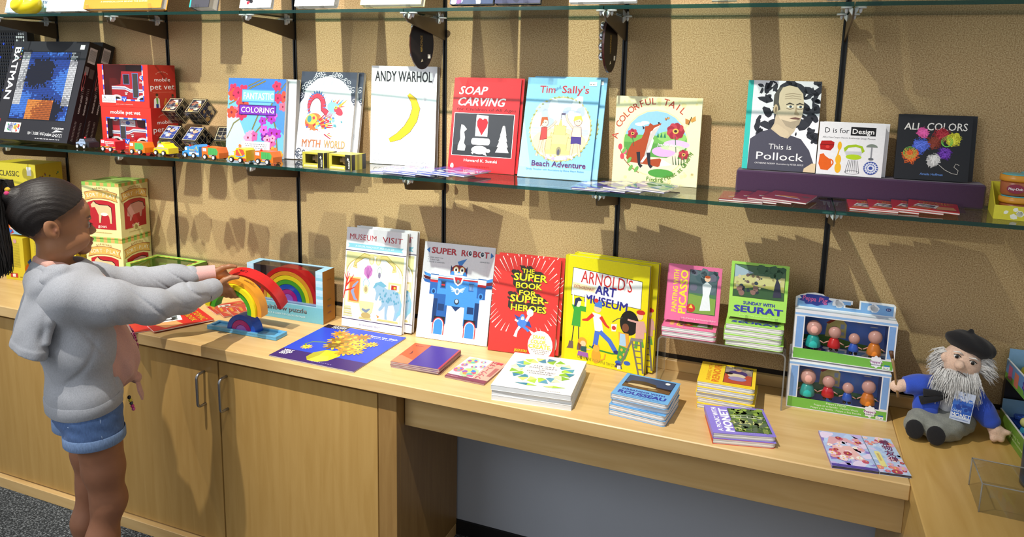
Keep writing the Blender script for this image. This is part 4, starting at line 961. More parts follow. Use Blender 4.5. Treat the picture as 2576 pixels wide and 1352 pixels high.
def art_renoir(A):
    A.fill('#f0cf36'); A.text('SHARING WITH', .21, .21+.80, .12, .07, '#d8872a', .03, 0, 90); A.text('RENOIR', .37, .37+.86, .08, .13, '#dd7a2c', .05, 0, 90)
    A.rect(.44, .94, .12, .92, '#3a2c24'); A.rect(.45, .93, .13, .91, '#b9503a'); A.rect(.45, .93, .58, .91, '#9a8f86'); A.blobs(16, .46, .92, .6, .9, .03, .08, ['#a89a8c', '#8a7a74', '#c8b8a0'], 2); A.ell(.68, .62, .17, .14, '#4a3a70'); A.ell(.68, .78, .06, .07, '#c89a7c'); A.ell(.66, .50, .16, .10, '#d8c8a8'); A.ell(.68, .36, .16, .10, '#9a8ab4'); A.ell(.52, .58, .07, .05, '#2a2026'); A.text('Julie Merberg and Suzanne Bober', .45, .92, .045, .03, '#e4b42c')
def art_monet(A):
    A.fill('#8a7ad2'); A.text('A PICNIC WITH', .18, .18+.86, .08, .08, '#f2f2f8', .04, 0, 90); A.text('MONET', .355, .355+.86, .07, .135, '#f4f4fa', .06, 0, 90)
    A.rect(.375, .955, .09, .94, '#3a4a2c'); A.rect(.385, .945, .10, .93, '#4f6a34'); A.blobs(50, .40, .93, .55, .92, .03, .07, ['#5c7a3a', '#7a963f', '#3f5630', '#8fa848'], 2); A.blobs(60, .40, .93, .12, .52, .015, .05, ['#a4b05c', '#7a8a4a', '#c8c88a', '#4a5c3a', '#5c6a54'], 4, 8, 2.2)
    P = [(.39+.055*i, .57+.035*math.sin(PI*i/10)) for i in range(11)]; A.line(P, .02, '#c8ceb4'); A.line([(x, z+.08) for x, z in P], .014, '#c8ceb4')
    for i in range(1, 10, 2): A.line([(P[i][0], P[i][1]), (P[i][0], P[i][1]+.085)], .012, '#c8ceb4')
    A.text('Julie Merberg and Suzanne Bober', .36, .94, .035, .03, '#aaa0e4')
def art_rousseau(A):
    A.fill('#6aa6d8'); A.rect(.07, .93, .40, .95, '#23262c'); A.rect(.08, .92, .41, .94, '#3a4a68'); A.rect(.08, .92, .41, .62, '#2c221c'); A.poly([(.08,.41),(.92,.41),(.92,.54),(.5,.60),(.08,.55)], '#6a4e30'); A.ell(.80, .85, .045, .045, '#f0f0ea'); A.poly([(.12,.58),(.18,.72),(.40,.76),(.62,.70),(.66,.60),(.5,.62)], '#4a3a26'); A.ell(.40, .55, .26, .05, '#c8b080'); A.ell(.62, .47, .09, .035, '#8a7650')
    A.text('DREAMING WITH', .12, .88, .27, .055, '#2c3f9c', .04); A.text('ROUSSEAU', .08, .93, .11, .12, '#2f3fa0', .06); A.text('Julie Merberg and Suzanne Bober', .15, .85, .045, .026, '#3f78b4')
def art_geo(A):
    A.fill('#ececea'); A.text('PERFECTLY MINDFUL ORIGAMI', .20, .80, .925, .022, '#c4ccd4', .0)
    cols = ['#a8cf4a', '#4f9ab4', '#dfe8b4', '#7fb43a', '#2f7f9c', '#c4df7a']
    n = 16
    for i in range(n):
        a = 2*PI*i/n; b = 2*PI*(i+1)/n; c = 2*PI*(i+.5)/n
        def p(r, t): return (.5+r*math.cos(t), .56+r*math.sin(t)*.86)
        A.poly([p(.26, a), p(.40, a+.1), p(.30, b)], cols[i % 6]); A.poly([p(.40, a+.1), p(.43, b), p(.30, b)], cols[(i+1) % 6]); A.poly([p(.26, a), p(.30, b), p(.25, c)], cols[(i+3) % 6])
    A.poly([(.25,.14),(.42,.17),(.55,.13),(.42,.11)], '#a8cf4a'); A.poly([(.25,.14),(.42,.17),(.42,.11)], '#2f7f9c'); A.poly([(.62,.13),(.74,.18),(.90,.16),(.74,.12)], '#a8cf4a'); A.poly([(.62,.13),(.74,.18),(.74,.12)], '#c4df7a')
    for i, s in enumerate(('THE ART', 'AND CRAFT', 'OF', 'GEOMETRIC', 'ORIGAMI')): wd = .021*len(s); A.text(s, .5-wd, .5+wd, .655-.055*i, .028, '#6a7076', .01)
    A.smalltext(.68, .86, .03, .012, '#c4c4c4')
def art_orange(A):
    A.fill('#41298a'); A.rect(0, .36, 0, 1, '#e0562a'); A.rect(.965, 1, 0, 1, '#b0303a'); A.poly([(.0,0),(.36,0),(.36,.2),(.05,.35),(0,.3)], '#ea7a52'); A.smalltext(.08, .26, .86, .03, '#6a2a20', 2); A.line([(.15,.62),(.18,.5),(.16,.42)], [.01,.04,.01], '#6a2a20')
def art_origami(A):
    A.fill('#eee6e0'); A.rect(0, 1, 0, .12, '#7a3444'); A.rect(.62, 1, .12, 1, '#c9a08c'); A.smalltext(.02, .3, .04, .03, '#b08088', 2)
    for cx, cz, r, c in ((.2,.82,.16,'#a8cf8a'),(.46,.86,.09,'#cfe0f0'),(.12,.6,.09,'#d8789a'),(.38,.58,.1,'#b4c8e8'),(.56,.66,.09,'#e8a8b8'),(.42,.32,.22,'#a4c88a'),(.12,.36,.12,'#d85a7a')):
        A.ell(cx, cz, r, r, c, 0, 8); 
        for i in range(6): a = 2*PI*i/6; A.ell(cx+r*.5*math.cos(a), cz+r*.5*math.sin(a)*A.w/A.h, r*.3, r*.3, ('#d84a5a', '#3f78c4', '#f0c84a', '#8a4aa0', '#e8863a', '#4fa8a0')[i], 60*i, 6)
    A.text('フラワーくす玉', .80, .80+1.05, .14, .10, '#b8405c', .02, 0, 90); A.smalltext(.87, .97, .3, .4, '#b46a6a', 5); A.poly([(.78,.84),(.84,.90),(.92,.86),(.93,.96),(.80,.95)], '#d8404a'); A.rect(.45, .6, .14, .22, '#d85a7a')
def art_floral(A):
    A.fill('#aebfe6'); A.blobs(40, 0, 1, 0, 1, .06, .16, ['#c4b4e4', '#8a7ac8', '#b8d0f0', '#e4d4ee'], 3, 10, 1.5); A.poly([(.1,.3),(.85,.22),(.62,.62),(.2,.6)], '#e8b8b4'); A.poly([(.05,.55),(.5,.75),(.9,.62),(.6,.85),(.2,.85)], '#dca8b0')
    r = random.Random(4)
    for i in range(26): flower(A, r.uniform(.1,.9), r.uniform(.15,.85), r.uniform(.05,.09), ('#f0d4dc', '#c85a70', '#f4ece8', '#a83a4a', '#e0a0b0')[i % 5], '#e4c44a', 5, r.uniform(0,6))
    A.rect(0, 1, 0, .06, '#5a48a0')
def art_yuzen(A):
    A.fill('#b8cce8'); A.blobs(30, 0, 1, 0, 1, .06, .14, ['#cfdcf0', '#a4bce4', '#d4c8e8'], 5, 10, 1.4)
    r = random.Random(9)
    for i in range(24): flower(A, r.uniform(.05,.95), r.choice([r.uniform(.02,.4), r.uniform(.75,.98)]), r.uniform(.06,.13), ('#d8708a', '#e88a7a', '#f0d0d8', '#b84a5a', '#e0a8c0')[i % 5], '#e8d070', 6, r.uniform(0,6))
    for i, ch in enumerate('着物友禅'): A.text(ch, .52, .86, .80-.155*i, .11, '#7a2450', .01)
    A.poly(rrect(.14, .34, .14, .56, .05), '#e6dc8c'); A.smalltext(.2, .28, .3, .2, '#b8904a', 3)
def art_flowers_cover(A):
    A.fill('#2c46c4'); A.rect(0, 1, 0, .22, '#3a2468'); A.rect(0, .29, .90, 1, '#1c1c30'); A.text('POCKET', .10, .27, .93, .035, '#f0f0f4', .03); A.smalltext(.1, .25, .975, .012, '#d8d8e0', 2); A.smalltext(.1, .22, .91, .012, '#d8d8e0', 3)
    A.text('Vincent van Gogh', .60, .96, .87, .035, '#f4f4f8', .02); A.smalltext(.63, .93, .835, .013, '#c8c8e0', 4)
    # neutral bunch of yellow flowers in a faceted yellow pot
    A.line([(.20,.33),(.14,.40),(.17,.48),(.28,.52),(.42,.50)], .02, '#6a8a3a')
    A.poly([(.42,.05),(.36,.12),(.36,.24),(.44,.35),(.62,.36),(.66,.26),(.62,.12),(.54,.05)], '#d6cc2a'); A.poly([(.42,.05),(.36,.12),(.36,.24),(.44,.35),(.46,.2)], '#a8a02a'); A.poly([(.46,.2),(.56,.22),(.62,.12),(.54,.05),(.42,.05)], '#e8e03c')
    r = random.Random(6)
    for cx, cz, R, c in ((.20,.34,.06,'#d8cc3a'),(.30,.80,.10,'#c8862a'),(.44,.76,.10,'#b87a2a'),(.58,.80,.10,'#a8702a'),(.38,.62,.10,'#8a6428'),(.50,.62,.11,'#a87828'),(.62,.66,.09,'#d8b43a'),(.58,.50,.11,'#b88a2c'),(.44,.48,.11,'#7a5c26'),(.70,.54,.09,'#e0bc3c'),(.78,.66,.07,'#d8aa3a'),(.64,.38,.10,'#b4842c'),(.74,.42,.08,'#d0a034')):
        for i in range(11): a = 2*PI*i/11; A.ell(cx+R*.75*math.cos(a), cz+R*.75*math.sin(a), R*.36, R*.16, ('#e0b83a', '#c89430', c)[i % 3], math.degrees(a), 7)
        A.ell(cx, cz, R*.6, R*.6, c, 0, 10); A.ell(cx, cz, R*.25, R*.25, '#8a7a34', 0, 8)
    A.text('VERY', .045, .17, .16, .035, '#e8e4f0', .06); A.text('GOOD', .05, .175, .12, .035, '#e8e4f0', .06); A.text('DAY', .055, .15, .08, .035, '#e8e4f0', .06); A.smalltext(.48, .72, .035, .01, '#9a8ac0', 6)

# ---- standing on the middle shelf
b = book('coloring_book', 'paperback with pink blossoms on blue and a purple title band', (1.002, -.134, ZM), .250, .284, .009, 1.9, .12, 'paper', '#d9dde4', art=art_fantastic)
c = book('coloring_book', 'white paperback half hidden behind the pink blossom paperback', (1.036, -.112, ZM), .248, .282, .02, 1.9, .10, 'paper', '#eef0f4', '#b9b4ae')
b = book('coloring_book', 'white paperback with a red dragon, front copy of two', (1.28, -.1, ZM), .226, .316, .012, 2.5, .2, 'paper', '#e6e8ec', '#cfcac2', art_myth, spine='#8a2030')
shift(b, (.018, .017, .0), 'white paperback with a red dragon, rear copy of two')
book('coloring_book', 'tall white paperback with a plain yellow curved shape', (1.572, -.062, ZM), .245, .336, .022, 3.4, .06, 'paper', '#ebecef', '#8f8b88', art_banana)
b = book('craft_book', 'red paperback with photo of white soap carvings, front copy', (1.884, -.085, ZM), .235, .306, .006, 0, .17, 'paper', '#cf2a2e', '#d8d0c8', art_soap)
shift(b, (.008, .0095, .0015), 'red paperback with photo of soap carvings, rear copy')
b = book('picture_book', 'light blue picture book with sand castle oval, front copy', (2.142, -.115, ZM), .235, .320, .007, 1.2, .28, 'hard', '#8cc8ea', '#e8e8e6', art_tim)
shift(b, (.018, .0125, .0035), 'light blue picture book with sand castle oval, rear copy')
book('picture_book', 'square pale yellow picture book with a seated fox', (2.430, -.055, ZM), .257, .260, .010, -3.4, .06, 'hard', '#f3ecbc', '#d8d2cc', art_fox)
# on the purple riser
ZR = 1.4055
book('picture_book', 'picture book with turquoise spine and portrait of a bald man', (2.808, -.062, ZR), .194, .2535, .010, 0, .17, 'hard', '#e9e9ee', '#d8d4cc', art_portrait, spine='#38b8ae')
b = book('board_book', 'white square board book with a green chair, front copy', (3.004, -.066, ZR), .162, .143, .0165, -3, .03, 'board', '#f5f6f8', '#dde0e4', art_design)
shift(b, (.011, .0185, .0), 'white square board book with green chair, rear copy')
b = book('board_book', 'black square board book with colourful scribbles, front copy', (3.197, -.066, ZR), .171, .171, .012, 1.0, .14, 'board', '#26282d', '#c8c8c8', art_allcolors)
shift(b, (.0135, .0165, -.0), 'black square board book with scribbles, rear copy')
# ---- standing on the counter
b = book('punch_out_set', 'tall activity set with blue dotted horse, front copy of two', (1.474, -.106, ZC), .246, .358, .017, .3, .13, 'hard', '#f0f1f4', '#d8d4c8', art_museum, spine='#3a2a50')
shift(b, (.028, .021, .004), 'tall activity set with blue dotted horse, rear copy of two')
book('paper_toy_book', 'thin white book with a big blue robot', (1.769, -.091, ZC), .263, .333, .006, 3.0, .235, 'paper', '#eef0f5', '#d0d0d0', art_robot)
b = book('activity_book', 'red paperback with yellow block title, front copy', (2.046, -.102, ZC), .226, .318, .011, 5, .215, 'paper', '#d63a36', '#e0d4c8', art_super)
shift(b, (.010, .0130, .005), 'red paperback with yellow block title, rear copy')
b = book('picture_book', 'bright yellow hardback with museum crowd scene, front copy', (2.292, -.068, ZC), .277, .345, .022, -6.5, .03, 'hard', '#e6d91c', '#b9b6b8', art_arnold)
shift(b, (.022, .0245, .004), 'bright yellow hardback with museum crowd scene, rear copy')
# ---- lying on the counter
book('art_folder', 'flat square blue cover with yellow flowers, lying on counter', (1.426, -.437, ZC), .320, .319, .004, -.2, flat=True, cover='#2c2468', pages='#d8d8dc', art=art_flowers_cover, cat='book')

def stack(n, name, labels, loc, w, h, t, yaw, kind, cover, pages, art, group, jitter=.004, seed=1, covers=None):
    """books lying one on another, each a thing; the top one last"""
    r = random.Random(seed); out = None
    for i in range(n):
        y = yaw+r.uniform(-2.2, 2.2)*(i < n-1); dx, dy = (r.uniform(-jitter, jitter), r.uniform(-jitter, jitter)) if i < n-1 else (0, 0)
        L = (loc[0]+dx, loc[1]+dy, loc[2]+i*(t+.0003))
        if out is None or covers: o = book(name, labels[i], L, w, h, t, y, 0, kind, covers[i] if covers else cover, pages, art, group, True); out = o
        else: o = copy_tree(out, labels[i], (L[0], L[1], L[2]+t), rad(y), PI/2, group)
def ords(n, what):
    names = ['bottom', 'second from bottom', 'third from bottom', 'fourth from bottom', 'fifth from bottom', 'sixth from bottom']
    return ['%s, %s of its stack' % (what, names[i]) if i < n-1 else '%s, topmost of its stack' % what for i in range(n)]
stack(5, 'board_book', ords(5, 'yellow board book lying behind the purple one'), (2.742, -.25, ZC), .153, .152, .0155, .7, 'board', '#f0cf36', '#e9e7e4', art_renoir, 'yellow board books stacked on the counter', seed=2)
stack(2, 'board_book', ['red board book lying under the purple one', 'purple board book with pond picture lying near the counter edge'], (2.808, -.441, ZC), .155, .156, .0145, 14.4, 'board', None, '#ece9e6', art_monet, 'board books in the purple pile', covers=['#c8402c', '#8a7ad2'], seed=3)
stack(4, 'board_book', ords(4, 'light blue board book with night scene'), (2.532, -.390, ZC), .155, .153, .0152, -4.6, 'board', '#6aa6d8', '#e6e7ea', art_rousseau, 'light blue board books stacked on the counter', seed=4)
stack(3, 'origami_book', ords(3, 'white paperback with a green paper wreath'), (2.200, -.440, ZC), .229, .254, .0150, 5.6, 'paper', '#f2f3f2', '#e2e6ea', art_geo, 'white wreath paperbacks stacked on the counter', .003, seed=5)
stack(4, 'notebook', ords(4, 'orange and violet booklet in clear sleeve'), (1.826, -.356, ZC), .166, .168, .0048, 2.0, 'paper', '#8a6a72', '#b9a8a8', art_orange, 'orange and violet booklets', .002, seed=6)
book('origami_pack', 'small folded paper craft pack with Japanese lettering', (2.013, -.355, ZC), .133, .166, .006, -2.6, flat=True, cover='#7a3444', pages='#a8888a', art=art_origami, cat='craft pack')
book('paper_pad', 'wider floral paper pad at the right corner of the counter', (3.085, -.4475, ZC), .102, .178, .007, 8.1, flat=True, cover='#8a7ac8', pages='#4a4654', art=art_floral, cat='paper pad')
book('paper_pad', 'narrow paper pad with Japanese lettering beside floral pad', (3.0853+.104*math.cos(rad(8.1)), -.4475+.104*math.sin(rad(8.1)), ZC), .068, .178, .007, 8.1, flat=True, cover='#b8cce8', pages='#4a4654', art=art_yuzen, cat='paper pad')

# ---- small notebooks fanned out in clear sleeves
def art_blue(A):
    A.fill('#3b4fae'); A.blobs(18, .0, 1, .3, 1, .08, .2, ['#c85a8a', '#5a3fa0', '#2f6fc8', '#8a3f8a'], 3, 9, 1.8); A.blobs(10, 0, 1, .0, .4, .06, .14, ['#9ab4e8', '#e8ecf4'], 5, 8, 2); A.smalltext(.4, .9, .86, .04, '#f0e0ea', 2)
def art_lily(A):
    A.fill('#cfcfae'); A.rect(0, .35, 0, 1, '#4a48a8'); A.blobs(16, .1, 1, .1, .9, .08, .18, ['#6a8f8a', '#d8d2e4', '#4f4fae', '#9ab49a', '#e8e4da'], 7, 9, 1.9); A.line([(.3,.2),(.5,.6),(.6,.9)], .02, '#7a9a4a')
def art_maroon(A):
    A.fill('#8f3444'); A.ell(.45, .46, .25, .07, '#c8843a', 8); A.line([(.18,.40),(.5,.36),(.78,.30)], .05, '#eef0f6'); A.line([(.2,.34),(.5,.30),(.78,.24)], .03, '#4a62b4'); A.poly([(.7,.62),(.85,.50),(.95,.62),(.8,.72)], '#5c4a50')
def art_comic(A):
    A.fill('#c92a2a'); A.text('COMIC', .20, .92, .80, .12, '#3a2a1a', .08); A.text('COMIC', .20, .92, .805, .115, '#e0a02f', .03); A.text('BOOK', .3, .85, .66, .10, '#3a2a1a', .08); A.text('BOOK', .3, .85, .665, .095, '#e0a02f', .03)
    A.poly([(.1,.28),(.55,.2),(.62,.56),(.2,.62)], '#f0f0ea'); A.poly([(.14,.32),(.5,.26),(.55,.5),(.24,.56)], '#6a7078'); A.blobs(8, .2, .55, .3, .55, .04, .08, ['#202428', '#e8e8e4'], 4); A.poly([(.55,.08),(.95,.2),(.9,.5),(.6,.45)], '#d89a62'); A.poly([(.05,.08),(.5,.06),(.45,.13),(.08,.16)], '#d8922a')
def fan(items, name, what, group, w, h, z, art, cover, pages='#eeece6', t=.0045, sleeve=True):
    first = None; n = len(items)
    pos = ['leftmost', 'second from left', 'third from left', 'fourth from left', 'fifth from left']
    for i, (x, y, yaw) in enumerate(items):
        lab = '%s, %s' % (what, pos[i] if i < n-1 else 'rightmost and on top')
        L = (x, y, z+.0003+i*.0031+t); roll = rad(0 if i == 0 else 1.7)
        if first is None:
            first = book(name, lab, (x, y, z+.0003), w, h, t, yaw, 0, 'paper', cover, pages, art, group, True, cat='notebook'); first.matrix_world = Matrix.Translation(L) @ Matrix.Rotation(rad(yaw), 4, 'Z') @ Matrix.Rotation(-PI/2, 4, 'X')
            if sleeve:
                s = MB(); s.add([(-.004, -.0022, -.004), (w+.012, -.0022, -.004), (w+.012, -.0022, h+.01), (-.004, -.0022, h+.01)], [(0, 1, 2, 3)]); s.build('clear_sleeve', 'film', first)
        else:
            c = copy_tree(first, lab, group=group); c.matrix_world = Matrix.Translation((L[0], L[1], L[2]+.0008)) @ Matrix.Rotation(rad(yaw), 4, 'Z') @ Matrix.Rotation(roll, 4, 'Y') @ Matrix.Rotation(-PI/2, 4, 'X')
fan([(1.700,-.262,3),(1.745,-.262,-2),(1.800,-.258,-6),(1.862,-.250,-9),(1.915,-.250,-10)], 'notebook', 'blue painted notebook on the middle shelf', 'blue painted notebooks', .118, .150, ZM, art_blue, '#3b4fae')
fan([(2.365,-.270,0),(2.408,-.265,-5),(2.452,-.258,-8),(2.515,-.252,-9)], 'notebook', 'lily notebook below the fox book', 'lily notebooks', .112, .145, ZM, art_lily, '#4a48a8')
fan([(2.768,-.266,0),(2.802,-.256,-5),(2.838,-.250,-8),(2.874,-.246,-12)], 'notebook', 'maroon notebook before the purple riser', 'maroon notebooks', .110, .145, ZM, art_maroon, '#8f3444')
fan([(3.083,-.246,-1),(3.128,-.242,-3),(3.180,-.238,-5),(3.214,-.232,-8)], 'notebook', 'red comic notebook before the purple riser', 'red comic notebooks on the shelf', .110, .145, ZM, art_comic, '#c92a2a')
book('comic_notebook', 'red comic notebook lying under the girl\'s sleeve', (.79, -.363, ZC+.0044), .168, .204, .005, -27, flat=True, cover='#c92a2a', art=art_comic, cat='notebook')
book('comic_notebook', 'red comic notebook mostly hidden beside the girl', (.735, -.40, ZC), .150, .190, .004, -40, flat=True, cover='#b82828', art=None, cat='notebook')
fan([(.895,-.150,-28),(.945,-.160,-30),(.985,-.150,-30),(1.02,-.138,-30)], 'notebook', 'red comic notebook behind the rainbow toy', 'red comic notebooks on the counter', .105, .13, ZC, art_comic, '#c92a2a')
# ================================================================ boxes and toys
def face(A, parent, side, w, d, h, name, mat='card'):
    """put a print on a side of a w x d x h box (front at y=0)"""
    o = A.build(name, mat, parent)
    if side == 'right': o.matrix_local = Matrix.Translation((w, 0, 0)) @ Matrix.Rotation(PI/2, 4, 'Z')
    elif side == 'left': o.matrix_local = Matrix.Translation((0, d, 0)) @ Matrix.Rotation(-PI/2, 4, 'Z')
    elif side == 'top': o.matrix_local = Matrix.Translation((0, 0, h)) @ Matrix.Rotation(-PI/2, 4, 'X')
    return o
def hollow_box(t, w, d, h, col, win, topwin=None, inner='#d8d0c4', name='carton', th=.0015, mat='card'):
    """carton with a window cut in the front (win = x0,x1,z0,z1) that may run on into the top (depth topwin)"""
    x0, x1, z0, z1 = win; m = MB(); m.color(col)
    if topwin: z1 = h
    m.box(0, x0, 0, th, 0, h); m.box(x1, w, 0, th, 0, h); m.box(x0, x1, 0, th, 0, z0)
    if not topwin: m.box(x0, x1, 0, th, z1, h)
    m.box(0, th, th, d, 0, h); m.box(w-th, w, th, d, 0, h); m.box(th, w-th, th, d-th, 0, th); m.color(inner); m.box(th, w-th, d-th, d, 0, h); m.color(col)
    if topwin: m.box(th, x0, th, d-th, h-th, h); m.box(x1, w-th, th, d-th, h-th, h); m.box(x0, x1, topwin, d-th, h-th, h)
    else: m.box(th, w-th, th, d-th, h-th, h)
    m.build(name, mat, t)
    g = MB(); g.box(x0-.003, x1+.003, th*1.1, th*1.1+.0003, z0-.003, z1+(0 if topwin else .003))
    if topwin: g.box(x0-.003, x1+.003, th, topwin+.003, h-th*1.5, h-th*1.3)
    g.build('window_film', 'film', t)

# ---- black picture kits at the left end of the middle shelf
def art_kit(A):
    A.fill('#2c2c32'); A.rect(.155, .92, .20, .90, '#1d1e24')
    # stud mosaic as an abstract field of blue, grey and orange (no figure)
    nx, nz = 44, 38; r = random.Random(5); groups = {}
    for i in range(nx):
        for k in range(nz):
            u, v = (i+.5)/nx, (k+.5)/nz
            e = abs(u-.5)
            s = math.sin(u*7+v*3)+math.sin(v*9-u*4)+r.uniform(-.5, .5)
            if e > .36 and v > .2: c = '#b9bcc2' if s > .1 else ('#8a8d94' if s > -.9 else '#2a2b30')
            elif v < .30 and e < .22: c = '#d8843f' if s > -.6 else '#a85a2a'
            elif s > .7: c = '#3f74d4'
            elif s > -.5: c = '#22408f'
            else: c = '#161a2c'
            groups.setdefault(c, []).append((u, v))
    for c, P in groups.items():
        A.many([[(.165+.745*(u-.0095), .21+.68*(v-.011)), (.165+.745*(u+.0095), .21+.68*(v-.011)), (.165+.745*(u+.0095), .21+.68*(v+.011)), (.165+.745*(u-.0095), .21+.68*(v+.011))] for u, v in P], c)
    A.text('BATMAN', .035, .035+.52, .94, .085, '#f2f2f4', .03, 0, -90)
    for i, c in enumerate(('#3f74d4','#4fb0d4','#e0d040','#9a5ac0','#d88a3a')): A.ell(.135, .93-.03*i, .007, .007, c, 0, 8)
    A.rect(.90, .955, .92, .965, '#f4f4f4'); A.poly([(0,.10),(.07,.10),(.06,.20),(0,.20)], '#d23a2e'); A.rect(0, .035, .12, .18, '#f4f0e0')
    for k, cs in enumerate((('#d8dce0','#3f9e5a','#8a8ca8'), ('#f0e4d4','#3f74d4','#d23a3a','#e8cc6a'))): A.rect(.15+.105*k, .25+.105*k, .07, .17, cs[0]); A.blobs(10, .165+.105*k, .235+.105*k, .085, .155, .01, .022, cs[1:], k, 7)
    A.text('18+', .47, .51, .06, .03, '#e8e8ea', .02); A.text('31205', .54, .61, .06, .03, '#e8e8ea', .02); A.text('4167 pcs/pzs', .63, .78, .06, .03, '#e8e8ea', .02); A.text('DC COLLECTION', .77, .92, .125, .018, '#e8e8ea', .03); A.poly([(.78,.09),(.83,.12),(.92,.105),(.85,.10)], '#e8e8ea')
    for i in range(3): A.smalltext(.80, .92, .075-.012*i, .007, '#c8c8cc', i)
    A.smalltext(.58, .90, .022, .008, '#c8c8cc', 9); A.line([(.525,.055),(.525,.10)], .003, '#9a9aa0'); A.line([(.62,.055),(.62,.10)], .003, '#9a9aa0'); A.line([(.79,.05),(.79,.10)], .003, '#9a9aa0')
def art_kit_side(A):
    A.fill('#1a191c'); A.rect(.15, .75, .80, .95, '#d8d6d2')
    A.many([[(.2+.045*i, .82), (.2+.045*i+.02, .82), (.2+.045*i+.02, .93), (.2+.045*i, .93)] for i in range(12)], '#26262a')
    A.rect(.10, .40, .68, .76, '#8a8886'); A.rect(.5, .85, .66, .75, '#55534f'); A.ell(.2, .61, .1, .1, '#c86a6a', 0, 10); A.ell(.2, .61, .07, .07, '#1a191c', 0, 10)
    for k in (.2, .6):
        for i in range(14): A.rect(k+(.02 if i % 3 else 0), k+.16, .03+.014*i, .038+.014*i, '#6f6a68')
        A.text('RANDOM ARTIST', k+.20, k+.20+1.35, .30, .016, '#d8d4d0', .02, 0, 90)
        for i in range(6): A.rect(k, k+.18, .46+.018*i, .466+.018*i, '#7a7674')
def kit(loc, lean, label):
    t = thing('picture_kit_box', label, 'box', (loc[0], loc[1], loc[2]+.055*math.sin(lean)), 0, None, lean)
    m = MB(); m.color('#222226'); m.cbox(0, .43, 0, .055, 0, .413, .0012); m.build('carton', 'card', t)
    A = Art(.43, .413); art_kit(A); A.build('front_print', 'gloss', t)
    A = Art(.055, .413); art_kit_side(A); face(A, t, 'right', .43, .055, .413, 'side_print')
    return t
kit((-.100, -.245, ZM+.0005), .32, 'big black box with a stud mosaic front and sideways white lettering')
kit((-.098, -.1865, ZM+.0005), .32, 'second black picture box behind the one with white lettering')
t = thing('framed_mosaic', 'framed dark stud mosaic standing behind the black boxes', 'picture', (-.60, -.062, ZM+.002), 0, None, .0)
m = MB(); m.color('#17171a'); m.box(0, .50, 0, .03, 0, .02); m.box(0, .50, 0, .03, .455, .475); m.box(0, .02, 0, .03, .02, .455); m.box(.48, .50, 0, .03, .02, .455); m.box(.02, .48, .02, .03, .02, .455); m.build('frame', 'plastic', t)
m = MB(); r = random.Random(2)
for i in range(32):
    for k in range(30):
        u, v = i/32, k/30; m.color('#c4c8cc' if u > .82 and r.random() < .8 else ('#2348c8' if r.random() < .05 else ('#141824' if u < .85 else '#3a3c40')))
        m.lathe([(.0055, -.003), (.0055, 0)], (.027+.0143*i, .018, .028+.0143*k), 6, 'y', False)
m.build('stud_field', 'plastic', t, 'stuff')

# ---- red vet van boxes
def art_vet_side(A):
    A.fill('#b3261f'); A.arctext('my little pet doctor van', .5, .55, .36, 125, 55, .03, '#e8b4a4', .0)
    A.text('mobile', .22, .80, .62, .085, '#f0f0f4', .005); A.text('pet vet', .06, .95, .43, .13, '#f0f0f4', .005); A.smalltext(.15, .9, .36, .012, '#d8705a', 2)
    A.poly([(.15,.0),(.17,.20),(.22,.235),(.33,.235),(.37,.20),(.38,.0)], '#ece8e2'); A.poly([(.24,.235),(.32,.235),(.31,.08),(.26,.08)], '#6aa84a'); A.rect(.235,.325,.0,.09,'#2c3f8a'); A.ell(.28,.28,.045,.05,'#c89a74'); A.ell(.28,.305,.05,.035,'#3a2418')
    A.poly([(.52,.05),(.60,.05),(.62,.18),(.565,.19),(.52,.11)], '#c8762a'); A.ell(.60,.195,.035,.03,'#c8762a')
    A.poly([(.78,.09),(.79,.21),(.93,.21),(.94,.09)], '#c83a30'); A.rect(.80,.93,.0,.09,'#d8a42a'); A.ell(.86,.265,.04,.045,'#6a4430'); A.ell(.86,.29,.042,.03,'#1c1614'); A.ell(.86,.13,.05,.04,'#f0ece6')
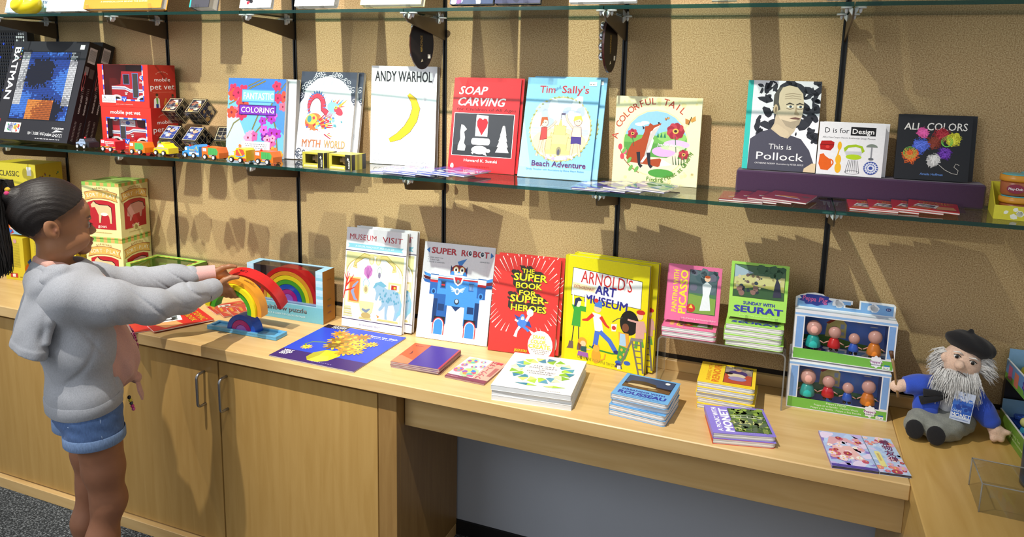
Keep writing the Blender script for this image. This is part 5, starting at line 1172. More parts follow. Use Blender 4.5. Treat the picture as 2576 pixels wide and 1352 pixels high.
def vet_box(x, y, z, label, upper, mx):
    w, d, h = .258, .128, .1615
    t = thing('vet_van_box', label, 'toy box', (x, y, z), 0, 'red toy van boxes')
    hollow_box(t, w, d, h, '#c72f25', (.030, .228, .030, .118 if not upper else h), .075 if upper else None, '#5c4a44')
    A = Art(w, h)
    def band(x0, x1, z0, z1, n, vert):
        for i in range(n):
            c = ('#2c52c0', '#f2f2f6')[i % 2]
            if vert: A.rect(x0, x1, z0+(z1-z0)*i/n, z0+(z1-z0)*(i+1)/n, c)
            else: A.rect(x0+(x1-x0)*i/n, x0+(x1-x0)*(i+1)/n, z0, z1, c)
    top = .98 if upper else .735
    band(.095, .116, .165, top, 7, True); band(.884, .905, .165, top, 7, True); band(.095, .905, .15, .185, 9, False)
    if not upper: band(.095, .905, .715, .75, 9, False); A.text('mobile pet vet', .20, .80, .835, .085, '#f6f2f0', .025)
    else:
        A.rect(.06, .34, .09, .27, '#f2f2ee'); A.poly([(.10,.20),(.14,.20),(.12,.25)], '#6a6a6a'); A.text('WARNING:', .20, .29, .215, .022, '#444444', .02)
        for i in range(3): A.smalltext(.08, .32, .17-.025*i, .012, '#777777', i)
    A.poly([(.46,.25),(.56,.25),(.555,.16),(.51,.12),(.465,.16)], '#2c52c0'); A.line([(.48,.21),(.51,.17),(.54,.22)], .012, '#f6f6f8'); A.line([(.51,.17),(.51,.14)], .014, '#f6f6f8'); A.text('JACK RABBIT CREATIONS', .34, .68, .055, .018, '#f0d0c8', .0)
    A.build('front_print', 'card', t)
    A = Art(d, h); art_vet_side(A); face(A, t, 'right', w, d, h, 'side_print')
    # the van inside
    m = MB(); P = [(.045,.014),(.225,.014),(.225,.135),(.10,.135),(.092,.085),(.045,.078)]
    if mx: P = [(.258-a, b) for a, b in P]
    m.color('#c81f2c'); m.prism(P, .02, .10); m.build('toy_van', 'lacquer', t)
    A = Art(w, h); A.y = .0195
    def fx(v): return v if not mx else 1-v
    def R(a, b, c, d2, col): A.rect(min(fx(a), fx(b)), max(fx(a), fx(b)), c, d2, col)
    A.line([(fx(.18),.46),(fx(.45),.46),(fx(.55),.40),(fx(.88),.40)], .03, '#eef0f6'); A.line([(fx(.18),.42),(fx(.45),.42),(fx(.56),.355),(fx(.88),.355)], .018, '#eef0f6'); A.line([(fx(.18),.44),(fx(.45),.44),(fx(.555),.378),(fx(.88),.378)], .008, '#3a52b8')
    R(.415,.545,.53,.77,'#7a94e0'); R(.425,.535,.54,.76,'#2a1c1c'); R(.60,.72,.22,.80,'#7a94e0'); R(.61,.71,.23,.79,'#46423f')
    for x in (.27, .80): A.ell(fx(x), .16, .125, .125, '#f2f2f2', 0, 20, 0, 180); A.ell(fx(x), .15, .085, .085, '#201c1c', 0, 18)
    A.ell(fx(.805), .70, .055, .055, '#eef0f6'); A.ell(fx(.805), .685, .022, .018, '#3a52b8')
    for i in range(4): A.ell(fx(.805)+(-.03+.02*i), .715+.012*(i in (1, 2)), .008, .011, '#3a52b8', 0, 8)
    if upper: A.text('Pet Vet', .745, .885, .56, .055, '#f4f0ee', .03, .2)
    else: A.rect(.30, .60, .535, .70, '#eef0f6'); A.text('Pet', .32, .40, .60, .05, '#c83a3a', .02, .2); A.text('Vet', .50, .58, .60, .05, '#c83a3a', .02, .2); A.ell(.45, .62, .045, .045, '#3a52b8')
    A.ell(fx(.47), .30, .025, .02, '#f2f2f2', 0, 8); A.many([[(fx(.445+.017*i), .33), (fx(.457+.017*i), .33), (fx(.457+.017*i), .35), (fx(.445+.017*i), .35)] for i in range(4)], '#f2f2f2')
    A.build('van_print', 'card', t); return t
vet_box(.419, -.160, ZM+.0005, 'lower red cardboard box with toy van window', False, True)
vet_box(.413, -.158, ZM+.1625, 'upper red cardboard box with toy van window', True, False)

# ---- row of wooden vehicles
def vehicle(x, y, yaw, kind, label):
    t = thing('toy_'+{'police':'police_car','fire':'fire_engine','garbage':'garbage_truck','taxi':'taxi','tow':'tow_truck','mixer':'cement_mixer'}[kind], label, 'toy car', (x, y, ZM+.0003), rad(yaw), 'wooden toy vehicles')
    L, W = .082, .042; z0 = .0075
    P = {'police': [(0,z0),(L,z0),(L,.026),(.066,.029),(.058,.040),(.030,.040),(.020,.028),(.004,.024)],
         'taxi':   [(0,z0),(L,z0),(L,.028),(.066,.033),(.055,.043),(.030,.043),(.019,.029),(.003,.024)],
         'fire':   [(0,z0),(L,z0),(L,.040),(.040,.040),(.036,.045),(.004,.045),(0,.040)],
         'garbage':[(0,z0),(L,z0),(L,.026),(.074,.044),(.004,.044),(0,.040)],
         'tow':    [(0,z0),(L,z0),(L,.042),(.076,.048),(.062,.048),(.050,.040),(.016,.040),(.012,.025),(0,.022)],
         'mixer':  [(0,z0),(L,z0),(L,.044),(.072,.050),(.040,.050),(.032,.040),(.016,.036),(.012,.022),(0,.018)]}[kind]
    base = {'police':'#25252b','taxi':'#e8c81f','fire':'#c81f2c','garbage':'#e0701c','tow':'#3f94e0','mixer':'#ecc92a'}[kind]
    m = MB(); m.color(base); m.prism(P, 0, W); m.build('body', 'lacquer', t)
    A = Art(L, .05)
    if kind == 'police': A.poly([(.05,.2),(.75,.2),(.75,.52),(.66,.76),(.36,.76),(.26,.54),(.05,.46)], '#9fb2d0'); A.poly([(.36,.72),(.32,.55),(.52,.55),(.52,.72)], '#8090a8'); A.poly([(.55,.72),(.55,.55),(.73,.55),(.66,.72)], '#8090a8'); A.text('POLICE', .40, .66, .36, .07, '#35405a', .02)
    if kind == 'taxi': A.poly([(.30,.62),(.38,.80),(.52,.80),(.52,.62)], '#c9cdea'); A.poly([(.55,.80),(.64,.80),(.74,.62),(.55,.62)], '#c9cdea'); A.rect(.1, .95, .48, .55, '#b0a890'); A.rect(.42,.56,.83,.9,'#c83a2a'); A.text('TAXI', .44, .54, .845, .04, '#ffffff', .02)
    if kind == 'fire': A.rect(.06,.13,.62,.84,'#cfd4e4'); A.rect(.15,.27,.62,.84,'#cfd4e4'); A.rect(.32,.92,.74,.78,'#ece8e0'); A.rect(.32,.92,.60,.64,'#ece8e0'); A.many([[(.34+.065*i,.64),(.36+.065*i,.64),(.36+.065*i,.74),(.34+.065*i,.74)] for i in range(9)], '#ece8e0'); A.rect(.36,.55,.42,.54,'#b0a4a0'); A.rect(.6,.82,.42,.54,'#e07a7a'); A.rect(.62,.80,.435,.525,'#c81f2c'); A.rect(0,1,.32,.38,'#f0b83a'); A.rect(.3,1,.2,.26,'#c4bcc0')
    if kind == 'garbage': A.rect(.06,.13,.58,.80,'#cfd4ea'); A.rect(.15,.27,.58,.80,'#cfd4ea'); A.poly([(.36,.36),(.37,.84),(.84,.84),(.94,.62),(.88,.36)], '#4fae5c'); A.many([[(.42+.09*i,.40),(.44+.09*i,.40),(.44+.09*i,.80),(.42+.09*i,.80)] for i in range(5)], '#3f9a4e'); A.rect(.3,.78,.17,.22,'#f4b43a'); A.rect(.42,.62,.24,.34,'#b4a4b4')
    if kind == 'tow': A.rect(.16,.30,.55,.76,'#cfdcf0'); A.line([(.42,.62),(.58,.58),(.72,.60),(.86,.84),(.92,.58)], .05, '#e0d440'); A.line([(.45,.54),(.68,.52),(.84,.76)], .09, '#8a949c'); A.rect(.42,.98,.26,.42,'#f2f4f4'); A.text('TOWING', .46, .70, .30, .07, '#4a4a30', .02); A.ell(.80,.47,.03,.03,'#c8303a')
    if kind == 'mixer': A.rect(.18,.34,.48,.72,'#cfd8ea'); A.poly([(.42,.52),(.46,.86),(.66,.96),(.86,.90),(.94,.66),(.86,.5),(.62,.44)], '#d85a42'); A.line([(.58,.92),(.66,.7),(.76,.47)], .07, '#ecc92a'); A.line([(.42,.46),(.56,.42),(.80,.44),(.94,.56)], .045, '#6aa8e4'); A.rect(.3,1,.17,.24,'#c8402c'); A.poly([(.78,.17),(.80,.34),(.98,.34),(1,.17)], '#c8402c')
    A.build('side_print', 'card', t)
    if kind in ('police', 'fire', 'garbage', 'tow'):
        m = MB(); m.color('#d8202a'); zz = {'police':.040,'fire':.045,'garbage':.044,'tow':.040}[kind]; m.lathe([(.004,0),(.004,.003),(.0028,.0052),(0,.006)], ({'police':.044,'fire':.018,'garbage':.020,'tow':.026}[kind], .012, zz), 10); m.build('beacon', 'plastic', t)
    if kind == 'taxi':
        m = MB(); m.color('#e8c81f'); m.cbox(.034, .052, .008, .034, .043, .0475, .001); m.build('roof_sign', 'lacquer', t)
    for wx in (.019, .060):
        for s in (0, 1):
            m = MB(); yy = -.0062 if s == 0 else W+.0002; m.color('#1c1b1e'); m.lathe([(.0085,0),(.0098,.0012),(.0098,.0048),(.0085,.006)], (wx, yy, .0098), 16, 'y')
            m.color('#f0f0f2'); yf = yy-.0003 if s == 0 else yy+.0053; m.lathe([(.0058,0),(.0058,.001)], (wx, yf, .0098), 14, 'y'); m.color('#c8c8cc'); m.lathe([(.002,0),(.002,.0014)], (wx, yf-.0002, .0098), 8, 'y')
            m.build('wheel', 'plastic', t)
    return t
vehicle(.364, -.236, -5, 'police', 'little police car with white side, wooden, first of the row')
vehicle(.520, -.254, -4, 'fire', 'little red fire engine, wooden, on glass shelf edge')
vehicle(.676, -.264, -4, 'garbage', 'orange and green garbage truck right behind the red fire engine')
vehicle(.773, -.246, -6, 'taxi', 'little yellow wooden taxi with clear windows')
vehicle(.917, -.252, -4, 'tow', 'little blue wooden tow truck with yellow boom')
vehicle(1.016, -.262, -4, 'garbage', 'orange and green garbage truck between tow truck and cement mixer')
vehicle(1.141, -.272, -4, 'mixer', 'little yellow wooden cement mixer with red drum')
vehicle(1.250, -.268, -4, 'garbage', 'orange and green garbage truck at the right end of the row')

# ---- clear picture cubes between van boxes and blossom book
def cube(c, tilt, label, prints, yaw=0):
    s = .072; t = thing('picture_cube', label, 'puzzle cube', (0, 0, 0), 0, 'clear picture cubes')
    t.matrix_world = Matrix.Translation(c) @ Matrix.Rotation(rad(yaw), 4, 'Z') @ Matrix.Rotation(rad(tilt), 4, 'X') @ Matrix.Translation((-s/2, -s/2, -s/2))
    m = MB(); m.color('#1c1f2a'); e = .002; m.box(e, s-e, e, s-e, e, s-e); m.build('core', 'plastic', t)
    for side, (bg, cols, seed) in prints.items():
        A = Art(s, s); A.y = .0017; A.rect(.06, .94, .06, .94, '#d8c898'); A.rect(.09, .91, .09, .91, bg); A.blobs(14, .2, .8, .2, .8, .05, .16, cols, seed, 8, 1.4)
        for v in (.36, .64): A.line([(.09, v), (.91, v)], .012, '#c8c0a8'); A.line([(v, .09), (v, .91)], .012, '#c8c0a8')
        o = A.build('face_print', 'card', t)
        if side == 'top': o.matrix_local = Matrix.Translation((0, 0, s)) @ Matrix.Rotation(-PI/2, 4, 'X')
        if side == 'right': o.matrix_local = Matrix.Translation((s, 0, 0)) @ Matrix.Rotation(PI/2, 4, 'Z')
    m = MB(); m.box(0, s, 0, s, 0, s); m.build('clear_case', 'film', t)
gold = ('#2c2a34', ['#d8b068', '#e8e0c8', '#8a4a3a', '#3a4454'], 3); blue = ('#2c3f8a', ['#d8a488', '#20283c', '#8fa4d8', '#e8d8cc'], 5); dark = ('#15161c', ['#3a3c44', '#8a7a5a', '#22242c'], 7)
cube((.760, -.128, ZM+.052), 45, 'clear picture cube with blue painting, lower left of the set', {'top': blue, 'right': dark, 'front': blue})
cube((.748, -.098, ZM+.1535), 45, 'clear picture cube with golden painting, upper left of the set', {'top': gold, 'right': dark, 'front': dark})
cube((.872, -.130, ZM+.052), 45, 'clear picture cube with blue painting, lower right of the set', {'top': blue, 'right': dark, 'front': blue})
cube((.862, -.100, ZM+.1535), 45, 'clear picture cube with golden painting, upper right of the set', {'top': gold, 'right': ('#18264a', ['#e8d8b0', '#2c3f6a', '#c8a060'], 4), 'front': dark})
cube((.962, -.075, ZM+.0525), 45, 'dark picture cube tipped on edge beside the blossom book', {'top': dark, 'right': ('#2a2018', ['#8a5a3a', '#5a4a30', '#3a2a20'], 9), 'front': dark}, 20)

# ---- small olive puzzle boxes
def puzzle_box(x, y, w, yaw, label):
    d, h = .072, .050; t = thing('puzzle_box', label, 'puzzle box', (x, y, ZM+.0004), rad(yaw), 'olive puzzle boxes')
    hollow_box(t, w, d, h, '#b5ad3c', (.011, w-.024, .014, .044), None, '#6a6440'); 
    A = Art(w, h); A.rect(.72, .97, 0, 1, '#26261f'); A.text('PUZZLE', .92, .92+.28, .10, .11, '#f0f0e4', .03, 0, 90); A.poly([(.80,.66),(.90,.66),(.85,.82)], '#f0f0e4'); A.line([(.85,.60),(.85,.70)], .02, '#f0f0e4'); A.rect(.06, .68, .06, .17, '#e4e0a8'); A.smalltext(.1, .64, .09, .04, '#a8a47a', 2); A.build('front_print', 'card', t)
    A = Art(d, h); A.rect(.0, .25, 0, 1, '#26261f'); A.rect(.4, .55, 0, 1, '#8f8830'); A.rect(.75, 1, 0, 1, '#26261f'); face(A, t, 'right', w, d, h, 'side_print')
    m = MB(); m.color('#d9bc8c'); c = (w*.42, .034, .028)
    for a in range(3):
        for s in (-1, 1):
            p = [(-.0042, .0042)]*3; o = [0, 0, 0]; p[a] = (-.0165, .0165); o[(a+1) % 3] = s*.0043
            m.T = Matrix.Translation(c) @ Matrix.Rotation(.6, 4, 'Z') @ Matrix.Rotation(.5, 4, 'X')
            m.cbox(p[0][0]+o[0], p[0][1]+o[0], p[1][0]+o[1], p[1][1]+o[1], p[2][0]*.85+o[2], p[2][1]*.85+o[2], .0008)
    m.T = Matrix.Identity(4); m.build('wooden_burr', 'lacquer', t)
puzzle_box(1.434, -.252, .084, 0, 'small olive box with wooden puzzle inside, left of the pair')
puzzle_box(1.535, -.247, .092, -6, 'small olive box with wooden puzzle inside, right of the pair')

# ---- purple riser
t = thing('display_riser', 'long purple cloth-covered riser block under three square books', 'riser', (2.796, -.08, ZM+.0004))
m = MB(); m.color('#3d2142'); m.cbox(0, .612, 0, .0745, 0, .0625, .004); m.build('block', 'cloth', t)

# ---- yellow tray of dough pots
t = thing('display_tray', 'yellow cardboard tray with dough pots on the shelf end', 'tray', (3.398, -.215, ZM+.0004), rad(-8))
m = MB(); m.color('#e0d63a'); w, d, h = .26, .15, .034
m.box(0, w, 0, .002, 0, h); m.box(0, w, .002, d, 0, .002); m.prism([(.002,.002),(.002,h),(d-.002,h+.04),(d-.002,.002)], 0, .002, 'x'); m.box(w-.002, w, .002, d, .002, h); m.box(0, w, d-.002, d, .002, h+.04); m.build('carton', 'card', t)
m = MB(); m.color('#f4f4e4'); m.many if False else None
A = Art(w, h); A.blobs(5, .06, .2, .2, .8, .015, .035, ['#f8f8e8'], 3, 6); A.build('front_print', 'card', t)
def pot(x, y, z, label):
    p = thing('dough_pot', label, 'pot', (x, y, z), 0, 'dough pots'); m = MB(); m.color('#b5683c'); m.lathe([(.030, 0), (.033, .004), (.034, .030), (.032, .034)], (0, 0, 0), 22); m.build('tub', 'plastic', p)
    m = MB(); m.color('#e09a2c'); m.lathe([(.036, .0342), (.037, .037), (.037, .047), (.034, .049)], (0, 0, 0), 24); m.color('#5fb8c0'); m.lathe([(.033, .0491), (.030, .051), (.020, .0515)], (0, 0, 0), 24); m.build('lid', 'plastic', p)
    A = Art(.036, .022); A.ell(.5, .5, .5, .5, '#8f2440'); A.text('Play-Doh', .1, .9, .36, .26, '#f4f0f0', .04); o = A.build('label_badge', 'card', p); o.location = (-.028, -.0325, .007); o.rotation_euler = (0, 0, rad(-18)); return p
for i, (x, y, z, l) in enumerate(((3.452, -.168, .003, 'dough pot with orange lid at the bottom of the yellow tray'), (3.450, -.166, .0552, 'dough pot with brown dough standing on another pot'), (3.528, -.17, .003, 'dough pot with orange lid beside the other two'), (3.50, -.115, .0552, 'dough pot held up behind the yellow star tag'))):
    pot(x, y, ZM+z, l)
t = thing('star_tag', 'yellow star-shaped tag with lines of print on a white loop', 'tag', (3.515, -.205, ZM+.10), rad(-12))
m = MB(); m.color('#d9d244'); P = []
for i in range(14): a = 2*PI*i/14; q = .052 if i % 2 else .043; P.append((q*math.cos(a), q*math.sin(a)))
m.prism(P, 0, .001); m.build('card', 'card', t)
A = Art(.06, .06); A.many([[(0, .15*i), (1, .15*i), (1, .15*i+.05), (0, .15*i+.05)] for i in range(7)], '#8f8a34'); o = A.build('print', 'card', t); o.matrix_local = Matrix.Rotation(rad(-25), 4, 'Y') @ Matrix.Translation((-.03, 0, -.03))
m = MB(); m.color('#f0f0f0'); m.tube([(-.02+.03*math.cos(a)-.01, .004, .045+.022*math.sin(a)) for a in [PI*i/10 for i in range(11)]], .0012, 6); m.build('loop', 'plastic', t)

# ================================================================ counter: boxes at the left
def barn_art(A, animal, word):
    A.fill('#ece2a0')
    for i in range(10): A.rect(i/10, (i+1)/10, .94, 1, ('#8fc45a', '#dcae62')[i % 2]); A.rect(i/10, (i+1)/10, 0, .025, ('#8fc45a', '#dcae62')[i % 2])
    A.arctext('BARNYARD', .5, .885-.62*A.w/A.h, .62, 107, 73, .035, '#a8703a', .0)
    A.poly([(.05,.66),(.09,.74),(.05,.82),(.30,.86),(.5,.87),(.7,.86),(.95,.82),(.91,.74),(.95,.66),(.7,.71),(.5,.72),(.3,.71)], '#a8603a'); A.poly([(.065,.675),(.105,.74),(.065,.81),(.30,.85),(.5,.86),(.7,.85),(.935,.81),(.895,.74),(.935,.675),(.7,.72),(.5,.73),(.3,.72)], '#dfb45e')
    A.arctext('SORT·PLAY', .5, .755-1.72*A.w/A.h, 1.72, 101.5, 78.5, .065, '#f4efd8', .01)
    A.poly([(.13,.17),(.13,.64),(.30,.68),(.5,.69),(.7,.68),(.87,.64),(.87,.17)], '#b51f2a'); A.text(word, .38, .62, .20, .05, '#f4efe0', .01); A.smalltext(.25, .75, .10, .012, '#b89a5a', 3)
    if animal == 'goat':
        body = [(.22,.60),(.30,.66),(.36,.62),(.45,.60),(.68,.60),(.76,.56),(.77,.40),(.76,.28),(.72,.28),(.70,.40),(.66,.44),(.50,.44),(.46,.28),(.42,.28),(.42,.42),(.37,.50),(.33,.56),(.24,.55)]; c = '#dcc394'
    else:
        body = [(.22,.40),(.24,.54),(.36,.60),(.62,.62),(.72,.60),(.78,.58),(.80,.52),(.84,.50),(.80,.46),(.74,.45),(.70,.34),(.66,.34),(.64,.42),(.42,.40),(.34,.30),(.30,.30),(.31,.38)]; c = '#d49a94'
    A.poly([(x+.015, z+.012) for x, z in body], '#3a1214'); A.poly(body, c)
    if animal == 'goat': A.ell(.57, .44, .10, .03, '#f0ead8')
def barn(z, label):
    w, d, h = .172, .16, .226; t = thing('sorting_toy_box', label, 'toy box', (.321, -.190, z), rad(8.5), 'animal sorting toy boxes')
    m = MB(); m.color('#ddd28a'); m.cbox(0, w, 0, d, 0, h, .001); m.build('carton', 'card', t)
    A = Art(w, h); barn_art(A, 'goat', 'goat'); A.build('front_print', 'card', t)
    A = Art(d, h); barn_art(A, 'pig', 'pig'); A.ell(.5, .17, .09, .07, '#e8dca0', 0, 12); A.ell(.5, .17, .06, .045, '#a89a5a', 0, 10); face(A, t, 'right', w, d, h, 'side_print')
    A = Art(w, d); A.fill('#86ab4e'); A.rect(.1, .9, .1, .9, '#93b858'); A.text('BARNYARD', .3, .7, .45, .08, '#dce8c0', .0); face(A, t, 'top', w, d, h, 'top_print')
barn(ZC+.0004, 'lower pale yellow animal box with green top')
barn(ZC+.2285, 'upper pale yellow animal box showing goat and pig')
# flat green box with window top
t = thing('animal_puzzle_box', 'flat green box with a window showing wooden farm animals', 'toy box', (.505, -.165, ZC+.0004), rad(1)); w, d, h = .262, .155, .136
m = MB(); m.color('#93c552'); e = .002; f = .022
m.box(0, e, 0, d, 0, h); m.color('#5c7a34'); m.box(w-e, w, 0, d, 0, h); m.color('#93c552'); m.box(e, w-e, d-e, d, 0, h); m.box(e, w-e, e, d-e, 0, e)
m.box(e, f, 0, e, 0, h); m.box(w-f, w-e, 0, e, 0, h); m.box(f, w-f, 0, e, 0, .02)
m.box(e, f, e, d-e, h-e, h); m.box(w-f, w-e, e, d-e, h-e, h); m.box(f, w-f, d-.02, d-e, h-e, h); m.build('carton', 'card', t)
A = Art(w, d)
for i in range(16): A.rect(.085+.83*i/16, .085+.83*(i+1)/16, .855, .88, ('#c8402c', '#ecc65a')[i % 2])
for i in range(10):
    for x in (.07, .915): A.rect(x, x+.015, .0+.87*i/10, .87*(i+1)/10, ('#c8402c', '#ecc65a')[i % 2])
face(A, t, 'top', w, d, h, 'top_print')
m = MB(); m.box(f-.003, w-f+.003, .003, d-.02, h-.0035, h-.003); m.box(f-.003, w-f+.003, .0025, .003, .02, h-.003); m.build('window_film', 'film', t)
m = MB(); m.color('#f2e8e4'); m.prism([(.03,.01),(.03,.085),(.045,.10),(.11,.098),(.125,.108),(.14,.10),(.14,.075),(.115,.07),(.112,.01),(.095,.01),(.09,.05),(.055,.05),(.05,.01)], .03, .055); m.build('wooden_cow', 'lacquer', t)
A = Art(w, h); A.y = .0298; A.poly([(.14,.66),(.2,.70),(.26,.64),(.18,.58)], '#8f3440'); A.poly([(.30,.70),(.38,.68),(.38,.56),(.31,.58)], '#8f3440'); A.poly([(.25,.46),(.32,.44),(.27,.40)], '#8f3440'); A.build('cow_spots', 'card', t)
m = MB(); m.color('#dc98b0'); m.prism([(.15,.01),(.15,.07),(.165,.09),(.21,.09),(.225,.075),(.222,.01)], .02, .05); m.build('wooden_pig', 'lacquer', t)
m = MB(); m.color('#a8b8dc'); m.prism([(.12,.01),(.12,.10),(.16,.116),(.225,.112),(.235,.01)], .075, .10); m.build('wooden_horse', 'lacquer', t)

# yellow building-block boxes
def brick_box(loc, w, d, h, yaw, label, kind):
    t = thing('brick_toy_box', label, 'toy box', loc, rad(yaw), 'yellow brick toy boxes'); m = MB(); m.color('#dcc62c'); m.cbox(0, w, 0, d, 0, h, .001); m.build('carton', 'card', t)
    A = Art(w, h)
    if kind == 'front':
        A.fill('#e8d43a'); A.rect(.0, .12, .78, .92, '#c8302c'); A.text('LEGO', .01, .11, .82, .06, '#f6f0e0', .03); A.text('CLASSIC', .16, .62, .82, .075, '#3a3420', .02); A.rect(.80, .90, .84, .96, '#f4f4f4'); A.poly([(0,.0),(1,0),(1,.35),(.6,.5),(.2,.42),(0,.3)], '#8fc0e4'); A.blobs(36, .02, .98, .02, .42, .03, .08, ['#c8302c','#2f6fc8','#3fa04a','#e87a2a','#f0f0ec','#e85a9a'], 3, 4)
        for x, c in ((.3,'#4a8a3a'),(.55,'#6ab4d8'),(.8,'#3f9e6a')): A.rect(x, x+.10, .45, .68, c); A.ell(x+.05, .62, .04, .04, '#f4f4f0', 0, 10); A.ell(x+.05, .62, .018, .018, '#202020', 0, 8)
    else:
        A.fill('#d9c42f')
        for i in range(22): A.smalltext(.22, .80, .86-.026*i, .010, '#8a7c28', i)
        A.ell(.6, .92, .09, .05, '#d8a0a0', 0, 10); A.rect(.25, .62, .06, .16, '#c8302c'); A.rect(.36, .51, .075, .145, '#f2ecdc'); A.smalltext(.72, .85, .07, .02, '#8a7c28')
    A.build('front_print', 'card', t)
    A = Art(d, h)
    if kind == 'front':
        A.fill('#b8a224')
        for i in range(5): A.blobs(8, .15, .9, .78-.13*i, .86-.13*i, .02, .05, ['#5c5a2a', '#3f7a4a', '#4a5a8a', '#8a5a2a'], i, 4)
    else: A.fill('#cdb82c'); A.blobs(12, .1, .9, .05, .5, .05, .16, ['#c83a5a', '#2f8a4a', '#3a6ac0', '#e87a2a'], 5, 6)
    face(A, t, 'right', w, d, h, 'side_print'); return t
brick_box((-.150, -.205, ZC+.0004), .105, .13, .185, 6, 'narrow yellow box, spine outward, left one below the ponytail', 'spine')
brick_box((-.035, -.170, ZC+.0004), .088, .13, .185, 8, 'narrow yellow box, spine outward, right one below the ponytail', 'spine')
brick_box((.075, -.150, ZC+.0004), .12, .10, .19, 4, 'yellow toy box with blue and red picture behind the girl', 'front')
t = brick_box((-.20, -.190, ZC+.1955), .235, .125, .305, 5, 'large yellow box of building bricks on top of the others', 'front')
# ---- rainbow puzzle box on the counter
RB = [('violet', .023, 0, '#9a62c8'), ('magenta', .041, .0245, '#b01a86'), ('blue', .060, .0425, '#1450c0'), ('green', .077, .0615, '#4aa32c'), ('yellow', .094, .0785, '#ecdc22'), ('orange', .110, .0955, '#e0962c'), ('red', .127, .1115, '#c01f1f')]
def arc_mesh(R, r, d=.040, n=28):
    m = MB(); b = .0012
    pts = [(R*math.cos(PI*i/n), R*math.sin(PI*i/n)) for i in range(n+1)]
    if r > 0: pts += [(r*math.cos(PI*i/n), r*math.sin(PI*i/n)) for i in range(n, -1, -1)]
    N = n+1; v = []; f = []
    if r > 0:
        for y in (0, d):
            for i in range(N): v.append((R*math.cos(PI*i/n), y, R*math.sin(PI*i/n)))
            for i in range(N): v.append((r*math.cos(PI*i/n), y, r*math.sin(PI*i/n)))
        o, q, o2, q2 = 0, N, 2*N, 3*N
        ff = []; sm = []
        for i in range(n):
            ff += [(o+i+1, o+i, q+i, q+i+1), (o2+i, o2+i+1, q2+i+1, q2+i)]; sm += [(o+i, o+i+1, o2+i+1, o2+i), (q+i+1, q+i, q2+i, q2+i+1)]
        ff += [(o, o2, q2, q), (q+n, q2+n, o2+n, o+n)]
        return v, ff, sm
    v = [(R*math.cos(PI*i/n), y, R*math.sin(PI*i/n)) for y in (0, d) for i in range(N)]
    return v, [tuple(range(n, -1, -1)), tuple(range(N, 2*N)), (0, N, 2*N-1, n)], [(i, i+1, N+i+1, N+i) for i in range(n)]
def arc(name, parent, k, d=.040, mat='lacquer'):
    nm, R, r, c = RB[k]; m = MB(); m.color(c); v, ff, sm = arc_mesh(R, r, d); m.add(v, ff, False); n0 = len(m.v); m.add(v, sm, True)
    return m.build(name, mat, parent)
t = thing('rainbow_puzzle_box', 'light blue window box with wooden rainbow inside', 'toy box', (1.078, -.130, ZC+.0004), rad(1.2)); w, d, h = .331, .074, .1965
hollow_box(t, w, d, h, '#9cc8de', (.030, w-.030, .062, h), .060, '#6a5c54')
A = Art(w, h)
A.rect(0, 1, 0, .30, '#6fb4c8')
for i in range(12): A.rect(0, .085, .30+.7*i/12, .30+.7*(i+1)/12, ('#86c2d8', '#a8d2e8', '#b8d8ee')[i % 3]); A.rect(.915, 1, .30+.7*i/12, .30+.7*(i+1)/12, ('#86c2d8', '#a8d2e8', '#b8d8ee')[i % 3])
A.text('rainbow puzzle', .215, .79, .165, .095, '#5a5c64', .03); A.text('rainbow puzzle', .22, .785, .168, .09, '#e8eef0', .0); A.text('rainbow puzzle', .22, .785, .166, .085, '#4c4e56', .004); A.text('STACK & LEARN THE COLORS IN ORDER', .24, .77, .075, .035, '#d4ecf2', .0)
A.build('front_print', 'card', t)
A = Art(d, h); A.fill('#b0762c')
for i, c in enumerate(('#8a3a24','#b8842c','#a89030','#4a7a3a','#34588a','#6a3a6a')): A.text(('red','orange','yellow','green','blue','purple')[i], .38, .68, .80-.125*i, .035, c, .0)
face(A, t, 'right', w, d, h, 'side_print')
A = Art(w, d); A.fill('#86c2d8'); A.rect(.09, .91, 0, .80, '#8a7a6c'); 
m = MB(); m.color('#8fb0d8'); m.cbox(.032, w-.032, .006, .066, .050, .066, .001); m.build('tray', 'lacquer', t)
for k in range(7):
    o = arc('rainbow_arc', t, k); o.location = (w/2, .018, .0662)

# ---- open rainbow stacker
t = thing('toy_tray', 'pale blue wooden tray under the blue rainbow arch', 'tray', (1.066, -.3275, ZC+.0004), rad(1.2)); w, d, h = .294, .060, .0145
m = MB(); m.color('#5fa8d4'); m.cbox(0, w, 0, d, 0, .008, .001); m.cbox(0, w, 0, .009, .0082, h, .0008); m.cbox(0, w, d-.009, d, .0082, h, .0008); m.cbox(0, .012, .0092, d-.0092, .0082, h, .0008); m.cbox(w-.012, w, .0092, d-.0092, .0082, h, .0008); m.build('tray', 'lacquer', t)
bx, by, bz = 1.208, -.3165, ZC+.0090
for k, lab in ((0, 'lilac half disc at the centre of the rainbow stacker'), (1, 'magenta wooden arch around the lilac half disc'), (2, 'blue wooden arch standing on the pale blue tray')):
    o = arc('rainbow_arch', None, k); o.location = (bx, by, bz); o.rotation_euler = (0, 0, rad(1.2)); tag(o, lab, 'wooden arch', 'rainbow arches')
HELD = Vector((1.222, -.380, .852))
